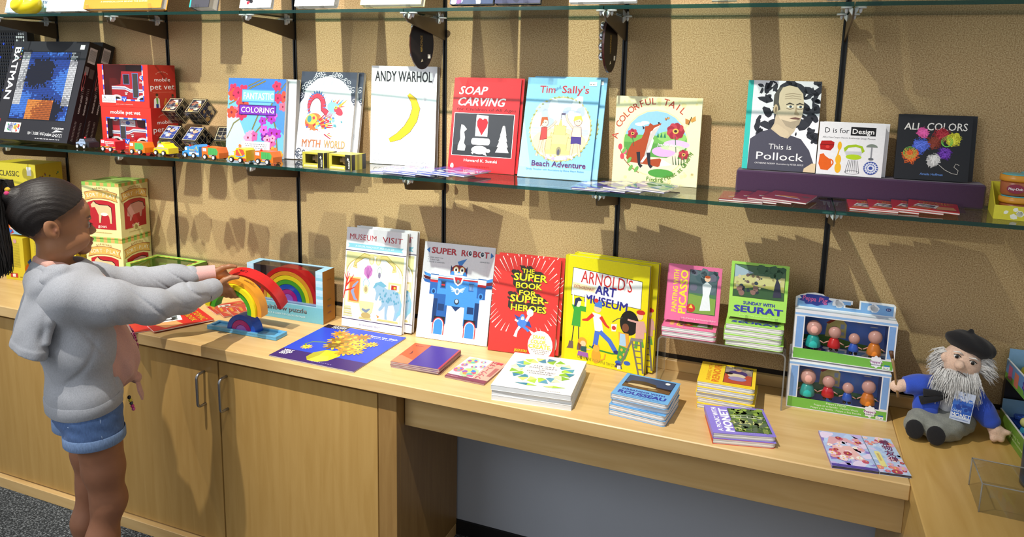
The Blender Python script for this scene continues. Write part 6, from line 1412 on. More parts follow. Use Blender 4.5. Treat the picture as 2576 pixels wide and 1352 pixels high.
for k, dy, lab in ((3, .004, 'green wooden arch held under the yellow one'), (4, 0, 'yellow wooden arch held between green and orange'), (5, .010, 'orange wooden arch held under the right thumb')):
    o = arc('rainbow_arch', None, k); M0 = Matrix.Translation(HELD) @ Matrix.Rotation(rad(9), 4, "Z") @ Matrix.Rotation(rad(8), 4, "Y"); o.matrix_world = M0 @ Matrix.Translation((0, dy, 0)); tag(o, lab, 'wooden arch', 'rainbow arches')
    if k == 5:
        A = Art(.04, .02); A.text('ORANGE', .0, 1, .3, .4, '#5a3a14', .03); q = A.build('print', 'card', o); q.matrix_local = Matrix.Translation((.022, .011, .1083)) @ Matrix.Rotation(rad(11), 4, 'Y') @ Matrix.Rotation(-PI/2, 4, 'X')
o = arc('rainbow_arch', None, 6); o.matrix_world = Matrix.Translation((1.205, -.262, .845)) @ Matrix.Rotation(rad(4), 4, 'Z') @ Matrix.Rotation(rad(4), 4, 'Y') @ Matrix.Rotation(rad(24), 4, 'X'); tag(o, 'big red wooden arch held up by the left hand', 'wooden arch', 'rainbow arches')
A = Art(.03, .02); A.text('RED', .0, 1, .3, .45, '#3a1210', .04); q = A.build('print', 'card', o); q.matrix_local = Matrix.Translation((-.02, .010, .1268)) @ Matrix.Rotation(-PI/2, 4, 'X')

# ================================================================ counter: acrylic stand and figure boxes
t = thing('acrylic_riser', 'clear bent acrylic riser holding two stacks of board books', 'stand', (2.616, -.175, ZC))
m = MB(); m.color('#e8e8e6'); W, D, H, th = .352, .148, .166, .004; r = .016
def arch_pts(o):
    P = [(o, 0)]
    for i in range(7): a = PI-PI/2*i/6; P.append((r+(r-o)*math.cos(a), H-r+(r-o)*math.sin(a)))
    for i in range(7): a = PI/2-PI/2*i/6; P.append((W-r+(r-o)*math.cos(a), H-r+(r-o)*math.sin(a)))
    P.append((W-o, 0)); return P
a, b = arch_pts(0), arch_pts(th); n = len(a)
v = [(x, y, z) for y in (0, D) for P in (a, b) for x, z in P]
m.slot = 0
m.add(v, [(i+1, i, 2*n+i, 2*n+i+1) for i in range(n-1)]+[(n+i, n+i+1, 3*n+i+1, 3*n+i) for i in range(n-1)], True); m.slot = 1
m.add(v, [(i, i+1, n+i+1, n+i) for i in range(n-1)]+[(2*n+i+1, 2*n+i, 3*n+i, 3*n+i+1) for i in range(n-1)]+[(0, n, 3*n, 2*n), (n-1, 3*n-1, 4*n-1, 2*n-1)], False)
m.build('sheet', ['acrylic', 'acryledge'], t)
ZS = ZC+.1664
stack(2, 'board_book', ords(2, 'pink board book lying under the standing pink one'), (2.624, -.172, ZS), .153, .145, .0145, 1.5, 'board', '#e2709c', '#eeecea', art_picasso, 'pink board books on the riser', seed=12)
stack(4, 'board_book', ords(4, 'green board book lying under the standing green one'), (2.802, -.172, ZS), .155, .145, .0158, 1.5, 'board', '#a2d65e', '#eeeeea', art_seurat, 'green board books on the riser', .005, seed=13)
def easel(x, y, z, w, label):
    t = thing('book_easel', label, 'easel', (x, y, z), 0, 'small clear easels')
    m = MB()
    m.box(0, w, .04, .0425, 0, .07); m.box(0, w, -.028, .04, 0, .0022)
    m.build('sheet', 'acrylic', t)
    for sx in (.004, w-.012):
        m = MB(); m.color('#e4e4e2'); m.prism([(-.030,.0023),(-.030,.022),(-.0275,.022),(-.0275,.005),(.0,.005),(.0,.0023)], sx, sx+.008, 'x'); m.build('hook', 'film', t)
easel(2.668, -.118, ZS+.0296, .095, 'small clear easel under the standing pink board book')
easel(2.848, -.118, ZS+.0646, .095, 'small clear easel under the standing green board book')
book('board_book', 'pink board book standing on a clear easel', (2.625, -.138, ZS+.0365), .154, .165, .013, 1, .22, 'board', '#e2709c', '#eeecea', art_picasso, roll if False else None)
book('board_book', 'green board book standing on a clear easel', (2.804, -.138, ZS+.0715), .155, .158, .013, 1, .20, 'board', '#a2d65e', '#eeeeea', art_seurat)

def cloud_outline(n=9, seed=1, rx=1.0, rz=.5):
    P = []
    for i in range(60):
        a = 2*PI*i/60; k = 1+.10*math.sin(n*a+seed); P.append((rx*k*math.cos(a), rz*k*math.sin(a)))
    return P
def figure_box(loc, yaw, label, ncopy):
    w, d, hb, hc = .256, .062, .134, .176
    t = thing('figure_set_box', label, 'toy box', loc, rad(yaw), 'blue figure set boxes')
    hollow_box(t, w, d, hb, '#e9e9ee', (.026, w-.022, .030, .125), None, '#3f74d0')
    # hanging card behind, with notch
    m = MB(); m.color('#f2f3f6'); n = [(0, hb-.002), (0, hc-.014)]
    n += [(.006+.022*(1-math.cos(PI*i/6))*.5+.0, hc-.012+.010*math.sin(PI*i/12)) for i in range(1, 4)]
    n += [(.03, hc+.0), (.05, hc+.003), (.07, hc+.001), (.082, hc-.008), (.135, hc-.009), (.148, hc-.009), (.148, hc-.020), (.130, hc-.020), (.130, hc-.030), (.165, hc-.030), (.165, hc-.006), (.250, hc-.006), (w, hc-.012), (w, hb-.002)]
    m.prism(n, d-.003, d-.0012); m.build('hang_card', 'card', t)
    A = Art(w, hc); A.y = d-.003; z0 = hb/hc
    A.poly([(.02, z0+.01), (.02, .90), (.56, .925), (.56, .87), (.49, .87), (.49, z0+.01)], '#7fb0e4'); A.poly([(.49, z0+.01), (.49, .82), (.66, .82), (.66, .945), (.98, .925), (.98, z0+.01)], '#7fb0e4')
    P = [(.20+.155*x, .905+.19*z) for x, z in cloud_outline(9, 2)]; A.poly([(x, min(z, .985)) for x, z in P], '#2c3f9c'); A.text('Peppa', .07, .21, .885, .075, '#e06aa4', .03, .05, -4); A.text('Pig', .235, .325, .87, .08, '#e06aa4', .03, .05, -4)
    for cx, cz in ((.43, .875), (.78, .865)): A.blobs(3, cx-.03, cx+.03, cz-.005, cz+.01, .03, .045, ['#f2f4f8'], 3, 10, 1.3)
    A.ell(.93, .87, .026, .026, '#2c3f8a'); A.text('3+', .915, .945, .86, .022, '#f4f4f8', .03)
    A.build('card_print', 'card', t)
    A = Art(w, hb); A.rect(.0, 1, .955, 1, '#8fb8e8'); A.rect(.02, .09, .25, .92, '#7fa8e0'); A.rect(.925, .985, .25, .93, '#7fa8e0')
    A.poly([(0.01,.02),(.99,.02),(.99,.20),(.8,.20),(.6,.215),(.4,.235),(.2,.235),(.01,.235)], '#74b84a')
    if ncopy == 0:
        A.text("Peppa's Family", .40, .60, .175, .04, '#e8f4dc', .01); A.text('Peppa et sa famille · Familie Wutz', .28, .72, .115, .036, '#e8f4dc', .01); A.text('Peppa y su familia · Peppa e Sua Familia', .25, .75, .055, .036, '#e8f4dc', .01)
    P = [(.83+.055*x, .16+.24*z) for x, z in cloud_outline(8, 1)]; A.poly(P, '#eef0f8'); A.text("Peppa's", .775, .89, .135, .045, '#8a2c8a', .04); A.text('Adventures', .775, .89, .085, .03, '#2c2c5a', .03)
    A.rect(.89, .965, .03, .085, '#f2f2f2'); A.smalltext(.9, .955, .045, .015, '#9a9a9a', 2); A.rect(.91, .96, .09, .115, '#2c78c0')
    A.build('front_print', 'card', t)
    A = Art(d, hb); A.fill('#f0f2f6'); A.rect(.2, .85, .1, .9, '#7fa8e0'); face(A, t, 'right', w, d, hb, 'side_print')
    # backdrop and plain peg figures (the licensed characters are left out)
    A = Art(w, hb); A.y = d-.0045; A.rect(.1, .92, .2, .93, '#4f8af0'); A.poly([(.1,.2),(.92,.2),(.92,.30),(.6,.36),(.35,.46),(.1,.40)], '#4a8f34'); A.poly([(.33,.42),(.34,.70),(.47,.88),(.54,.72),(.54,.42)], '#e6e08c'); A.poly([(.33,.72),(.45,.90),(.50,.90),(.36,.70)], '#a83a2c'); A.rect(.48,.52,.62,.72,'#a8c4e4'); A.rect(.48,.52,.48,.55,'#a8c4e4'); A.ell(.66, .82, .03, .03, '#ecd23a'); A.ell(.26, .88, .03, .012, '#e8eef6'); A.ell(.81, .74, .04, .014, '#e8eef6'); A.build('backdrop_print', 'card', t)
    for x, zb, rb, hh, rh, c in ((.052, .036, .021, .036, .021, '#2ab4ac'), (.106, .040, .017, .030, .0165, '#e0282f'), (.156, .037, .0135, .024, .0145, '#3468d8'), (.207, .034, .019, .036, .018, '#ec8a2c')):
        m = MB(); y = .019; m.color('#1c1a1e')
        for s in (-1, 1): m.ball((x+s*rb*.45, y-.003, zb-.006), (.005, .007, .004), 10, 6)
        m.color('#e0a898')
        for s in (-1, 1): m.tube([(x+s*rb*.45, y, zb-.004), (x+s*rb*.4, y, zb+.004)], .0018, 6); m.tube([(x+s*rb*.7, y, zb+hh*.55), (x+s*(rb+.008), y-.003, zb+hh*.35)], .0018, 6)
        m.color(c); m.lathe([(rb*.9, 0), (rb, .002), (rb*.95, hh*.35), (rb*.72, hh*.75), (rb*.4, hh)], (x, y, zb), 16); m.color('#e8b0a4'); m.ball((x, y-.001, zb+hh+rh*.8), (rh, rh*.9, rh*1.05), 14, 9); m.build('peg_figure', 'plastic', t)
    return t
figure_box((2.979, -.138, ZC+.0004), 2.0, 'lower blue window box of four little figures', 0)
figure_box((2.983, -.1225, ZC+.1395), 1.2, 'upper blue window box of four little figures', 1)

# ---- trays of bath figures at the right edge
def fig_tray(loc, yaw, label, side):
    t = thing('figure_tray', label, 'display tray', loc, rad(yaw), 'trays of small figures'); L, W, h = .265, .17, .052
    m = MB(); m.color('#6f9e3a'); m.box(0, .002, 0, L, 0, h); m.box(W-.002, W, 0, L, 0, h); m.box(.002, W-.002, 0, L, 0, .002); m.color('#e8ecec'); m.box(-.0006, .0028, 0, L, h, h+.002)
    m.color('#8ab4dc'); m.box(.002, W-.002, L-.002, L, .002, h+.03); m.color('#e0e0e4'); m.box(.002, W-.002, 0, .002, .002, h)
    m.build('carton', 'card', t)
    A = Art(L, h); A.fill('#6f9e3a' if side == 'green' else '#6a9ad4')
    if side != 'green': A.rect(0, 1, 0, .35, '#6fae4a'); A.poly([(.62+.3*x*.5, .55+.8*z) for x, z in cloud_outline(9, 2)], '#3a3f9c'); A.text('Peppa Pig', .5, .76, .45, .25, '#e06aa4', .03); A.rect(.25,.36,.1,.8,'#e0806a'); A.rect(.08,.18,.15,.85,'#d86a9a')
    else: A.text('Family Set', .35, .6, .5, .14, '#c8dca0', .01); A.smalltext(.3, .7, .3, .08, '#c8dca0', 2)
    o = A.build('side_print', 'card', t); o.matrix_local = Matrix.Translation((-.0003, L, 0)) @ Matrix.Rotation(-PI/2, 4, 'Z')
    return t
fig_tray((3.528, -.30, ZC+.0004), 3, 'lower green tray of small figures at the right edge', 'green')
fig_tray((3.533, -.282, ZC+.1345), 3, 'upper blue tray of small figures at the right edge', 'blue')
t = thing('tray_stand', 'dark stand holding the upper tray of small figures', 'stand', (3.52, -.003, ZC+.0004)); m = MB(); m.color('#24262c'); m.box(0, .205, -.022, -.004, 0, .1335); m.box(.195, .205, -.29, -.0225, 0, .1335); m.build('panel', 'plastic', t)
def pegtoy(loc, kind, label):
    t = thing('rubber_toy', label, 'toy figure', loc, 0, 'small rubber toys'); m = MB()
    if kind == 'bear':
        m.color('#c8202a'); m.ball((0, 0, .018), (.017, .016, .018), 12, 8); m.ball((0, -.004, .042), (.014, .013, .013), 12, 8)
        for s in (-1, 1): m.ball((s*.010, -.002, .053), .005, 8, 5); m.ball((s*.014, -.010, .022), (.006, .006, .009), 8, 5)
        m.color('#9ac8e0'); m.ball((-.008, -.013, .046), (.005, .004, .006), 8, 5)
    elif kind == 'car':
        m.color('#2a4ab4'); m.cbox(-.035, .035, -.02, .02, .006, .03, .004); m.color('#3f62c8'); m.cbox(-.02, .02, -.017, .017, .03, .042, .003)
    elif kind == 'peg':
        m.color('#4ab0d8'); m.lathe([(.012, 0), (.013, .004), (.009, .016), (.006, .020)], (0, 0, 0), 14); m.color('#dfd98a'); m.ball((0, -.002, .032), (.014, .013, .014), 12, 8)
    elif kind == 'olive':
        m.color('#a8a034'); m.ball((0, 0, .022), (.026, .022, .024), 14, 9); m.ball((.012, -.010, .046), .014, 12, 8)
    elif kind == 'pink':
        m.color('#d88aa4'); m.tube([(-.02, 0, .0), (-.012, 0, .006), (.02, .01, .010)], [.006, .0075, .008], 10); m.ball((.024, .01, .012), .010, 10, 7)
    m.build('figure', 'plastic', t)
for x, y, z, k, l in ((3.565, -.035, .003, 'car', 'dark blue toy car in the lower tray'), (3.560, -.085, .012, 'peg', 'pale yellow figure with blue collar in the lower tray'), (3.575, -.145, .003, 'car', 'second blue toy car behind the red figures'), (3.560, -.185, .010, 'bear', 'red rubber figure in the lower tray'), (3.563, -.235, .010, 'bear', 'nearer red rubber figure in the lower tray'), (3.598, -.12, .046, 'pink', 'pink rubber figure lying across the blue car'),
                      (3.572, -.035, .1375, 'olive', 'olive green rubber figure in the upper tray'), (3.563, -.090, .1375, 'bear', 'red rubber figure in the upper tray'), (3.585, -.15, .1375, 'peg', 'pale yellow figure in the upper tray'), (3.60, -.075, .187, 'pink', 'pink rubber figure on top of the upper tray')):
    pegtoy((x, y, ZC+z), k, l)
# clear sign holder and dark picture at the lower right
t = thing('sign_holder', 'clear acrylic block standing empty on the corner counter', 'sign holder', (3.372, -.515, ZC+.0003), rad(-2))
m = MB(); m.slot = 0; H = .066; L = .24; D = .116
m.add([(0,0,0),(L,0,0),(L,D,0),(0,D,0),(0,0,H),(L,0,H),(L,D,H),(0,D,H)], [(3,2,1,0),(4,5,6,7),(0,1,5,4),(1,2,6,5),(2,3,7,6),(3,0,4,7)], False); m.slot = 1
e = .0016
for a, b in (((0,0,0),(0,0,H)),((0,D,0),(0,D,H)),((0,0,H),(L,0,H)),((0,0,H),(0,D,H)),((0,D,H),(L,D,H))): m.tube([a, b], e, 6)
m.build('block', ['acrylic', 'acryledge'], t)
t = thing('picture_mug', 'dark blue painted mug at the right edge of the corner counter', 'mug', (3.527, -.349, ZC+.0004)); m = MB(); m.color('#23405c'); m.lathe([(.036,0),(.041,.004),(.042,.10),(.040,.104),(.037,.10),(.036,.01),(0,.008)], (0,0,0), 28); m.build('cup', 'plastic', t)
m = MB(); m.color('#1c3048'); m.tube([(.041,0,.02),(.062,0,.03),(.068,0,.052),(.060,0,.075),(.041,0,.085)], .005, 8); m.build('handle', 'plastic', t)
t = thing('picture_mug', 'cream and yellow painted mug at the lower right corner', 'mug', (3.512, -.56, ZC+.0004)); m = MB(); m.color('#b8a860'); m.lathe([(.036,0),(.041,.004),(.042,.05)], (0,0,0), 28); m.color('#c8c4a0'); m.lathe([(.042,.0501),(.042,.10),(.040,.104),(.037,.10),(.036,.01),(0,.008)], (0,0,0), 28); m.build('cup', 'plastic', t)
m = MB(); m.color('#a89a58'); m.tube([(.041,0,.02),(.062,0,.03),(.068,0,.052),(.060,0,.075),(.041,0,.085)], .005, 8); m.build('handle', 'plastic', t)

# ================================================================ upper shelf
def top_book(x0, x1, label, cover, kind='hard', t=.012, h=.26, lean=.28, y=-.225, pages='#e4e2de', art=None, name='display_book'):
    b = book(name, label, (x0, y, ZT+.010), x1-x0, h, t, 0, lean, kind, cover, pages, art); n = thing('book_easel', 'clear easel holding the ' + label.split(' on ')[0], 'easel', (x0, y, ZT), 0, 'clear easels on the upper shelf')
    w = x1-x0; m = MB(); m.box(.02, w-.02, -.008, .09, .0, .0025); q = t+.004; m.prism([(.015+q,.0026),(.015+q,.012),(.070+q,.20),(.073+q,.20),(.019+q,.012),(.019+q,.0026)], .02, w-.02, 'x'); m.build('sheet', 'acrylic', n)
    for sx in (.03, w-.045):
        q = MB(); q.color('#eceeee'); q.prism([(-.012,.0026),(-.014,.030),(-.010,.032),(-.006,.011),(.014,.009),(.014,.0026)], sx, sx+.012, 'x'); q.build('hook', 'film', n)
    return b
top_book(-.06, .232, 'pale blue picture book on the upper shelf behind the duck', '#b4d8f0', t=.02, y=-.175, art=lambda A: (A.fill('#b9dbf2'), A.text('Beach Adventure', .15, .9, .135, .06, '#2c3a6e', .02), A.smalltext(.1, .9, .07, .015, '#7fa8c8', 2)))
top_book(.246, .462, 'plain white book on the upper shelf', '#f6f6f8', 'paper', .01)
top_book(.418+.05, .845, 'orange picture book on the upper shelf', '#e09a3a', t=.026, y=-.245, art=lambda A: (A.fill('#e39c3c'), A.text('A WHIMSICAL LOOK BEHIND THE SCENES', .22, .82, .09, .022, '#f8e8c8', .01), A.blobs(6, .8, .95, .1, .3, .02, .05, ['#4a8a4a', '#c8842c'], 3)))
top_book(.918, 1.005, 'grey book with turquoise spine on the upper shelf', '#4a4a52', 'hard', .045, y=-.19, art=lambda A: (A.fill('#4a4a52'), A.rect(0, .07, 0, 1, '#38b8ae'), A.text('Pollock', .2, .95, .14, .07, '#e8e8ea', .0)))
top_book(1.171, 1.300, 'white book with red drawing on the upper shelf', '#f0f0f2', t=.014, art=lambda A: (A.fill('#f2f2f4'), A.blobs(8, .2, .9, .05, .4, .04, .1, ['#2a2a30', '#c83a4a'], 4)))
top_book(1.395, 1.548, 'white board book with red shapes on the upper shelf', '#f4f5f7', 'board', .024, .15, art=lambda A: (A.fill('#f5f6f8'), A.ell(.12, .25, .09, .09, '#e2541f'), A.ell(.27, .25, .04, .09, '#efb428'), A.ell(.62, .2, .12, .06, '#7a7c84'), A.ell(.85, .25, .09, .09, '#3d52a4')))
top_book(1.645, 1.860, 'pale yellow book on the upper shelf', '#efe9ae', t=.024, art=lambda A: (A.fill('#f3ecb8'), A.text('Monet at Giverny', .3, .7, .07, .05, '#a8a050', .0)))
top_book(1.956, 2.095, 'dark blue painted book, left of the pair on the upper shelf', '#20242c', t=.016, art=lambda A: (A.fill('#3a4a6a'), A.blobs(16, 0, 1, 0, .5, .06, .14, ['#8a94b4', '#d8b8a8', '#8a5a9a', '#c8ccd8'], 4)))
top_book(2.101, 2.240, 'dark violet painted book, right of the pair on the upper shelf', '#20242c', t=.016, art=lambda A: (A.fill('#3a3f5a'), A.blobs(16, 0, 1, 0, .5, .06, .14, ['#6a74a4', '#a8a4b8', '#2a3044', '#c8b8a8'], 6)))
top_book(2.326, 2.515, 'plain white landscape book on the upper shelf', '#f5f6f9', t=.016)
top_book(2.713, 2.775, 'yellow and white small book on the upper shelf', '#e8d890', 'paper', .012, .18, art=lambda A: (A.fill('#efe4b0'), A.blobs(8, 0, 1, 0, .3, .05, .15, ['#e0b03a', '#8a6a3a', '#f4f4ee'], 5)))
top_book(2.99, 3.036, 'narrow pale blue book on the upper shelf', '#c8dcee', 'paper', .012, .20)
top_book(3.062, 3.135, 'bright yellow book on the upper shelf at the right', '#ecd62a', 'paper', .014, .22)
# rubber duck
t = thing('rubber_duck', 'yellow rubber duck with orange beak on the upper shelf', 'duck', (.150, -.236, ZT+.0003), rad(0))
F = Field((-.09, -.06, -.005), (.09, .06, .13), .0028)
F.ell((.004, 0, .034), (.066, .043, .036), .012); F.ell((.052, 0, .048), (.026, .022, .020), .02); F.ell((-.022, 0, .088), (.032, .029, .032), .01)
for s in (-1, 1): F.ell((.004, s*.038, .038), (.034, .010, .017), .006, np.array(Matrix.Rotation(rad(-22), 3, 'Y')))
F.plane((0, 0, .0005), (0, 0, -1)); F.build('body', 'plastic', t, '#ecd722', 1)
m = MB(); m.color('#e0571c'); m.ball((-.054, 0, .088), (.017, .015, .0055), 12, 7); m.ball((-.052, 0, .081), (.014, .013, .0045), 12, 7); m.build('beak', 'plastic', t)
for s in (-1, 1):
    m = MB(); m.color('#1a1a1a'); m.ball((-.044, s*.017, .100), .0042, 8, 6); m.build('eye', 'plastic', t)
# dark oval plaques hanging under the upper shelf
def plaque(c, yaw, a, b, label):
    t = thing('hanging_plaque', label, 'ornament', c, rad(yaw), 'dark oval plaques')
    m = MB(); m.color('#3a1410'); m.prism([(a*math.cos(2*PI*i/36), b*math.sin(2*PI*i/36)) for i in range(36)], 0, .0065); m.build('board', 'lacquer', t)
    A = Art(2*a, 2*b); A.ell(.5, .5, .485, .485, '#1e1512', 0, 36); A.rect(.46, .54, .32, .66, '#0c0908'); A.text('HANDMADE', .525, .525+.62, .34, .05, '#b08a3a', .02, 0, 90); A.rect(.74, .86, .22, .30, '#e8e0d4'); A.poly([(.45,.14),(.55,.16),(.50,.21)], '#e8d8b0'); A.build('back_print', 'card', t).location = (-a, 0, -b)
    for i, z in enumerate((.64, .28, -.08, -.42)):
        m = MB(); m.color('#b8bac0'); m.ball((-.62*a*math.sqrt(max(.05, 1-z*z)), .016, z*b), (.012, .010, .0125), 12, 8); m.build('silver_knob', 'chrome', t)
    m = MB(); m.color('#c8c0b0'); m.tube([(0, .003, b*.95), (0, .003, b+.035)], .001, 6); m.build('cord', 'plastic', t)
plaque((1.800, -.106, 1.751), 55, .042, .082, 'dark oval plaque hanging above the tall white book')
plaque((2.424, -.115, 1.752), 76, .042, .082, 'dark oval plaque hanging above the light blue books')

# ================================================================ bearded cloth doll
D = thing('cloth_doll', 'bearded cloth doll in black beret and blue jacket with name card', 'doll', (3.375, -.12, ZC+.0004))
ox, oy, oz = 3.375, -.12, ZC+.0004
def L(x, y, z): return (x-ox, y-oy, z-oz)
F = Field((-.16, -.14, -.004), (.15, .09, .30), .003)
F.ell(L(3.385, -.105, .815), (.052, .040, .062), .02); F.ell(L(3.390, -.125, .945), (.045, .040, .050), .015)
F.chain([(L(3.338, -.115, .865), .022), (L(3.295, -.14, .872), .020), (L(3.252, -.155, .868), .015)], .012); F.chain([(L(3.425, -.115, .862), .022), (L(3.458, -.13, .815), .020), (L(3.480, -.14, .786), .015)], .012)
F.ell(L(3.245, -.16, .866), (.018, .014, .016), .006); F.ell(L(3.486, -.142, .777), (.020, .014, .018), .006); F.ell(L(3.503, -.146, .783), (.013, .008, .007), .004); F.ell(L(3.478, -.15, .764), (.010, .008, .010), .004); F.ell(L(3.493, -.15, .766), (.009, .008, .010), .004)
F.ell(L(3.377, -.172, .953), (.012, .014, .012), .006); F.ell(L(3.350, -.140, .958), (.010, .009, .013), .004)
F.warp(lambda X, Y, Z: .0004*np.sin(X*300)*np.sin(Z*280+Y*200))
F.plane((0, 0, .0003), (0, 0, -1)); F.build('body', 'plush', D, '#e6c3ac', 1)
F = Field((-.13, -.13, -.004), (.09, .07, .12), .003)
F.ell(L(3.385, -.108, .790), (.056, .046, .042), .015); F.chain([(L(3.355, -.125, .788), .034), (L(3.308, -.165, .784), .032), (L(3.292, -.192, .782), .027)], .012); F.chain([(L(3.405, -.125, .785), .036), (L(3.372, -.172, .781), .032), (L(3.340, -.203, .780), .028)], .012)
F.warp(lambda X, Y, Z: .0016*np.sin(X*160+Z*60)*np.sin(Z*190+Y*90)); F.plane((0, 0, .0003), (0, 0, -1)); F.build('trousers', 'plush', D, '#84867e', 1)
for c, n in ((L(3.287, -.218, .781), (-.35, -1, .25)), (L(3.333, -.231, .779), (-.3, -1, .2))):
    m = MB(); q = Vector((-n[0], -n[1], -n[2])).to_track_quat('Y', 'Z').to_matrix(); m.color('#121114'); m.ball(c, (.0215, .008, .0245), 16, 9, q); m.build('sole', 'plush', D)
# jacket: shell over the torso and sleeves, open at the front
F = Field((-.14, -.14, .0), (.15, .09, .17), .003)
F.ell(L(3.386, -.100, .822), (.060, .047, .066), .02); F.chain([(L(3.340, -.115, .868), .027), (L(3.300, -.138, .873), .025), (L(3.268, -.150, .870), .023)], .012); F.chain([(L(3.424, -.113, .864), .027), (L(3.452, -.127, .825), .026), (L(3.468, -.134, .802), .024)], .012)
F.ell(L(3.322, -.150, .822), (.036, .022, .034), .012); F.ell(L(3.392, -.158, .800), (.018, .014, .034), .010)
F.ell(L(3.362, -.165, .822), (.016, .040, .052), .004, None, True)
F.warp(lambda X, Y, Z: .0008*np.sin(X*120+Z*160)); F.plane(L(3.262, -.153, .870), (-1, -.25, -.05)); F.plane(L(3.38, -.1, .775), (.1, -.1, -1)); F.build('jacket', 'cloth', D, '#2b4fc0', 1)
F = Field((-.05, -.09, .03), (.05, .02, .15), .003); F.ell(L(3.368, -.118, .835), (.028, .036, .05), .01); F.build('shirt', 'cloth', D, '#dcdcdc', 1)
m = MB(); m.color('#141418')
for a, b, wd in ((L(3.372, -.166, .872), L(3.305, -.172, .866), .017), (L(3.372, -.166, .872), L(3.300, -.170, .842), .020)): m.tube([a, ((a[0]+b[0])/2, a[1]-.008, (a[2]+b[2])/2), b], [.006, wd*.5, wd*.58], 10)
m.ball(L(3.376, -.168, .870), .011, 12, 8); m.build('necktie', 'plush', D)
# hair and beard: soft core plus many tapering tufts
r = random.Random(11); m = MB()
def tuft(p, d, ln, rad0, droop):
    p = Vector(p); d = Vector(d).normalized(); P = []
    for i in range(5): s = i/4; P.append(p+d*ln*s+Vector((r.uniform(-1, 1)*.0025, r.uniform(-1, 1)*.0025, -droop*s*s*ln)))
    m.tube(P, [rad0, rad0*.95, rad0*.75, rad0*.45, rad0*.1], 5, False)
hc = Vector(L(3.392, -.122, .945))
for i in range(950):
    g = r.random()
    if g < .62:      # beard
        u = r.uniform(-1, 1); v = r.random(); p = hc+Vector((u*.043-.012, -.040+.016*u*u, -.012-.042*v)); dd = Vector((u*.5-.1, -.55, -.6-.5*v)); ln = r.uniform(.022, .046)
    else:
        s = -1 if g < .78 else 1; p = hc+Vector((s*.040, r.uniform(-.018, .03), r.uniform(-.022, .028))); dd = Vector((s*.95, -.25, r.uniform(-.6, .05))); ln = r.uniform(.022, .042)
    k = r.uniform(.70, .93); m.color((k*.83, k*.82, k*.80)); tuft(p, dd, ln, .0017, .35)
m.build('beard_and_hair', 'plush', D, 'stuff')
m = MB(); m.color('#d6d3cf'); R3 = Matrix.Rotation(rad(18), 3, 'Y')
for s in (-1, 1): m.ball(hc+Vector((.043*s, .004, .0)), (.014, .024, .026), 12, 8, R3)
m.ball(hc+Vector((-.004, -.026, -.032)), (.038, .018, .030), 14, 9, R3); m.build('hair_core', 'plush', D)
F = Field((-.08, -.09, .15), (.13, .12, .31), .003); Rb = np.array(Matrix.Rotation(rad(22), 3, 'Y') @ Matrix.Rotation(rad(-12), 3, 'X'))
F.ell((hc.x+.014, hc.y+.006, hc.z+.046), (.058, .052, .024), .01, Rb); F.ell((hc.x+.024, hc.y+.012, hc.z+.052), (.052, .046, .022), .012, Rb); F.chain([((hc.x+.012, hc.y+.005, hc.z+.068), .007), ((hc.x+.014, hc.y+.005, hc.z+.084), .0055)], .005)
F.warp(lambda X, Y, Z: .0012*np.sin(X*130+Y*110)); F.build('beret', 'plush', D, '#131216', 1)
ex = R3 @ Vector((1, 0, 0))
for s in (-1, 1):
    c = hc+R3 @ Vector((s*.019-.008, -.0375, .018)); m = MB(); m.color('#f0ece6'); m.ball(c, (.0075, .003, .005), 10, 7, R3); m.build('eye_white', 'card', D); m = MB(); m.color('#15120f'); m.ball(c+Vector((0, -.0022, -.0003)), (.0045, .0022, .0046), 10, 7); m.build('pupil', 'card', D)
    m = MB(); m.color('#15120f'); m.tube([c+R3 @ Vector((-.009, -.001, .003)), c+R3 @ Vector((0, -.002, .0062)), c+R3 @ Vector((.009, -.001, .003))], .0011, 5); m.build('eyelid', 'card', D)
    m = MB(); m.color('#e9e6e0'); m.tube([c+R3 @ Vector((-.012, .0, .009)), c+R3 @ Vector((0, -.001, .0135)), c+R3 @ Vector((.011, .001, .010))], [.0012, .0024, .0012], 6); m.build('eyebrow', 'card', D)
m = MB(); m.color('#5a4a44'); c = hc+Vector((-.010, -.049, -.012)); m.tube([c+Vector((-.008, 0, .003)), c, c+Vector((.012, 0, -.008))], .0012, 5); m.build('mouth', 'card', D)
t = MB(); t.color('#8a6a40'); t.tube([L(3.226, -.165, .945), L(3.236, -.166, .905), L(3.244, -.170, .862), L(3.250, -.172, .842)], [.004, .003, .003, .0045], 8); t.color('#5a3a24'); t.tube([L(3.222, -.165, .962), L(3.226, -.165, .944)], [.0055, .0045], 8); t.build('paintbrush', 'lacquer', D)
def art_tag(A):
    A.fill('#c8d4ec'); A.rect(.03, .97, .16, .72, '#2f5fc0'); A.blobs(14, .1, .9, .3, .68, .08, .18, ['#2a50ac', '#4274cc', '#2648a0'], 3, 9, 1.3); A.text('LITTLE', .08, .52, .78, .075, '#3a62b8', .0); A.text('THINKERS', .30, .96, .685, .06, '#e8f0fa', .0); A.text('CLAUDE', .06, .50, .30, .075, '#e8f0fa', .01); A.text('MONET', .04, .96, .13, .14, '#f4f8fc', .03); A.smalltext(.05, .9, .06, .02, '#6a8ac8', 2); A.ell(.5, .93, .03, .025, '#4a5a7a', 0, 8)
o = bpy.data.objects.new('name_tag', None); COL.objects.link(o); o.parent = D; o.matrix_local = Matrix.Translation(L(3.366, -.187, .812)) @ Matrix.Rotation(rad(-3), 4, 'Z') @ Matrix.Rotation(rad(6), 4, 'Y') @ Matrix.Rotation(rad(-6), 4, 'X')
m = MB(); m.color('#c8d4ec'); m.prism(rrect(0, .046, 0, .076, .018, 5, (0, 0, 1, 1)), 0, .001); m.build('tag_card', 'card', o)
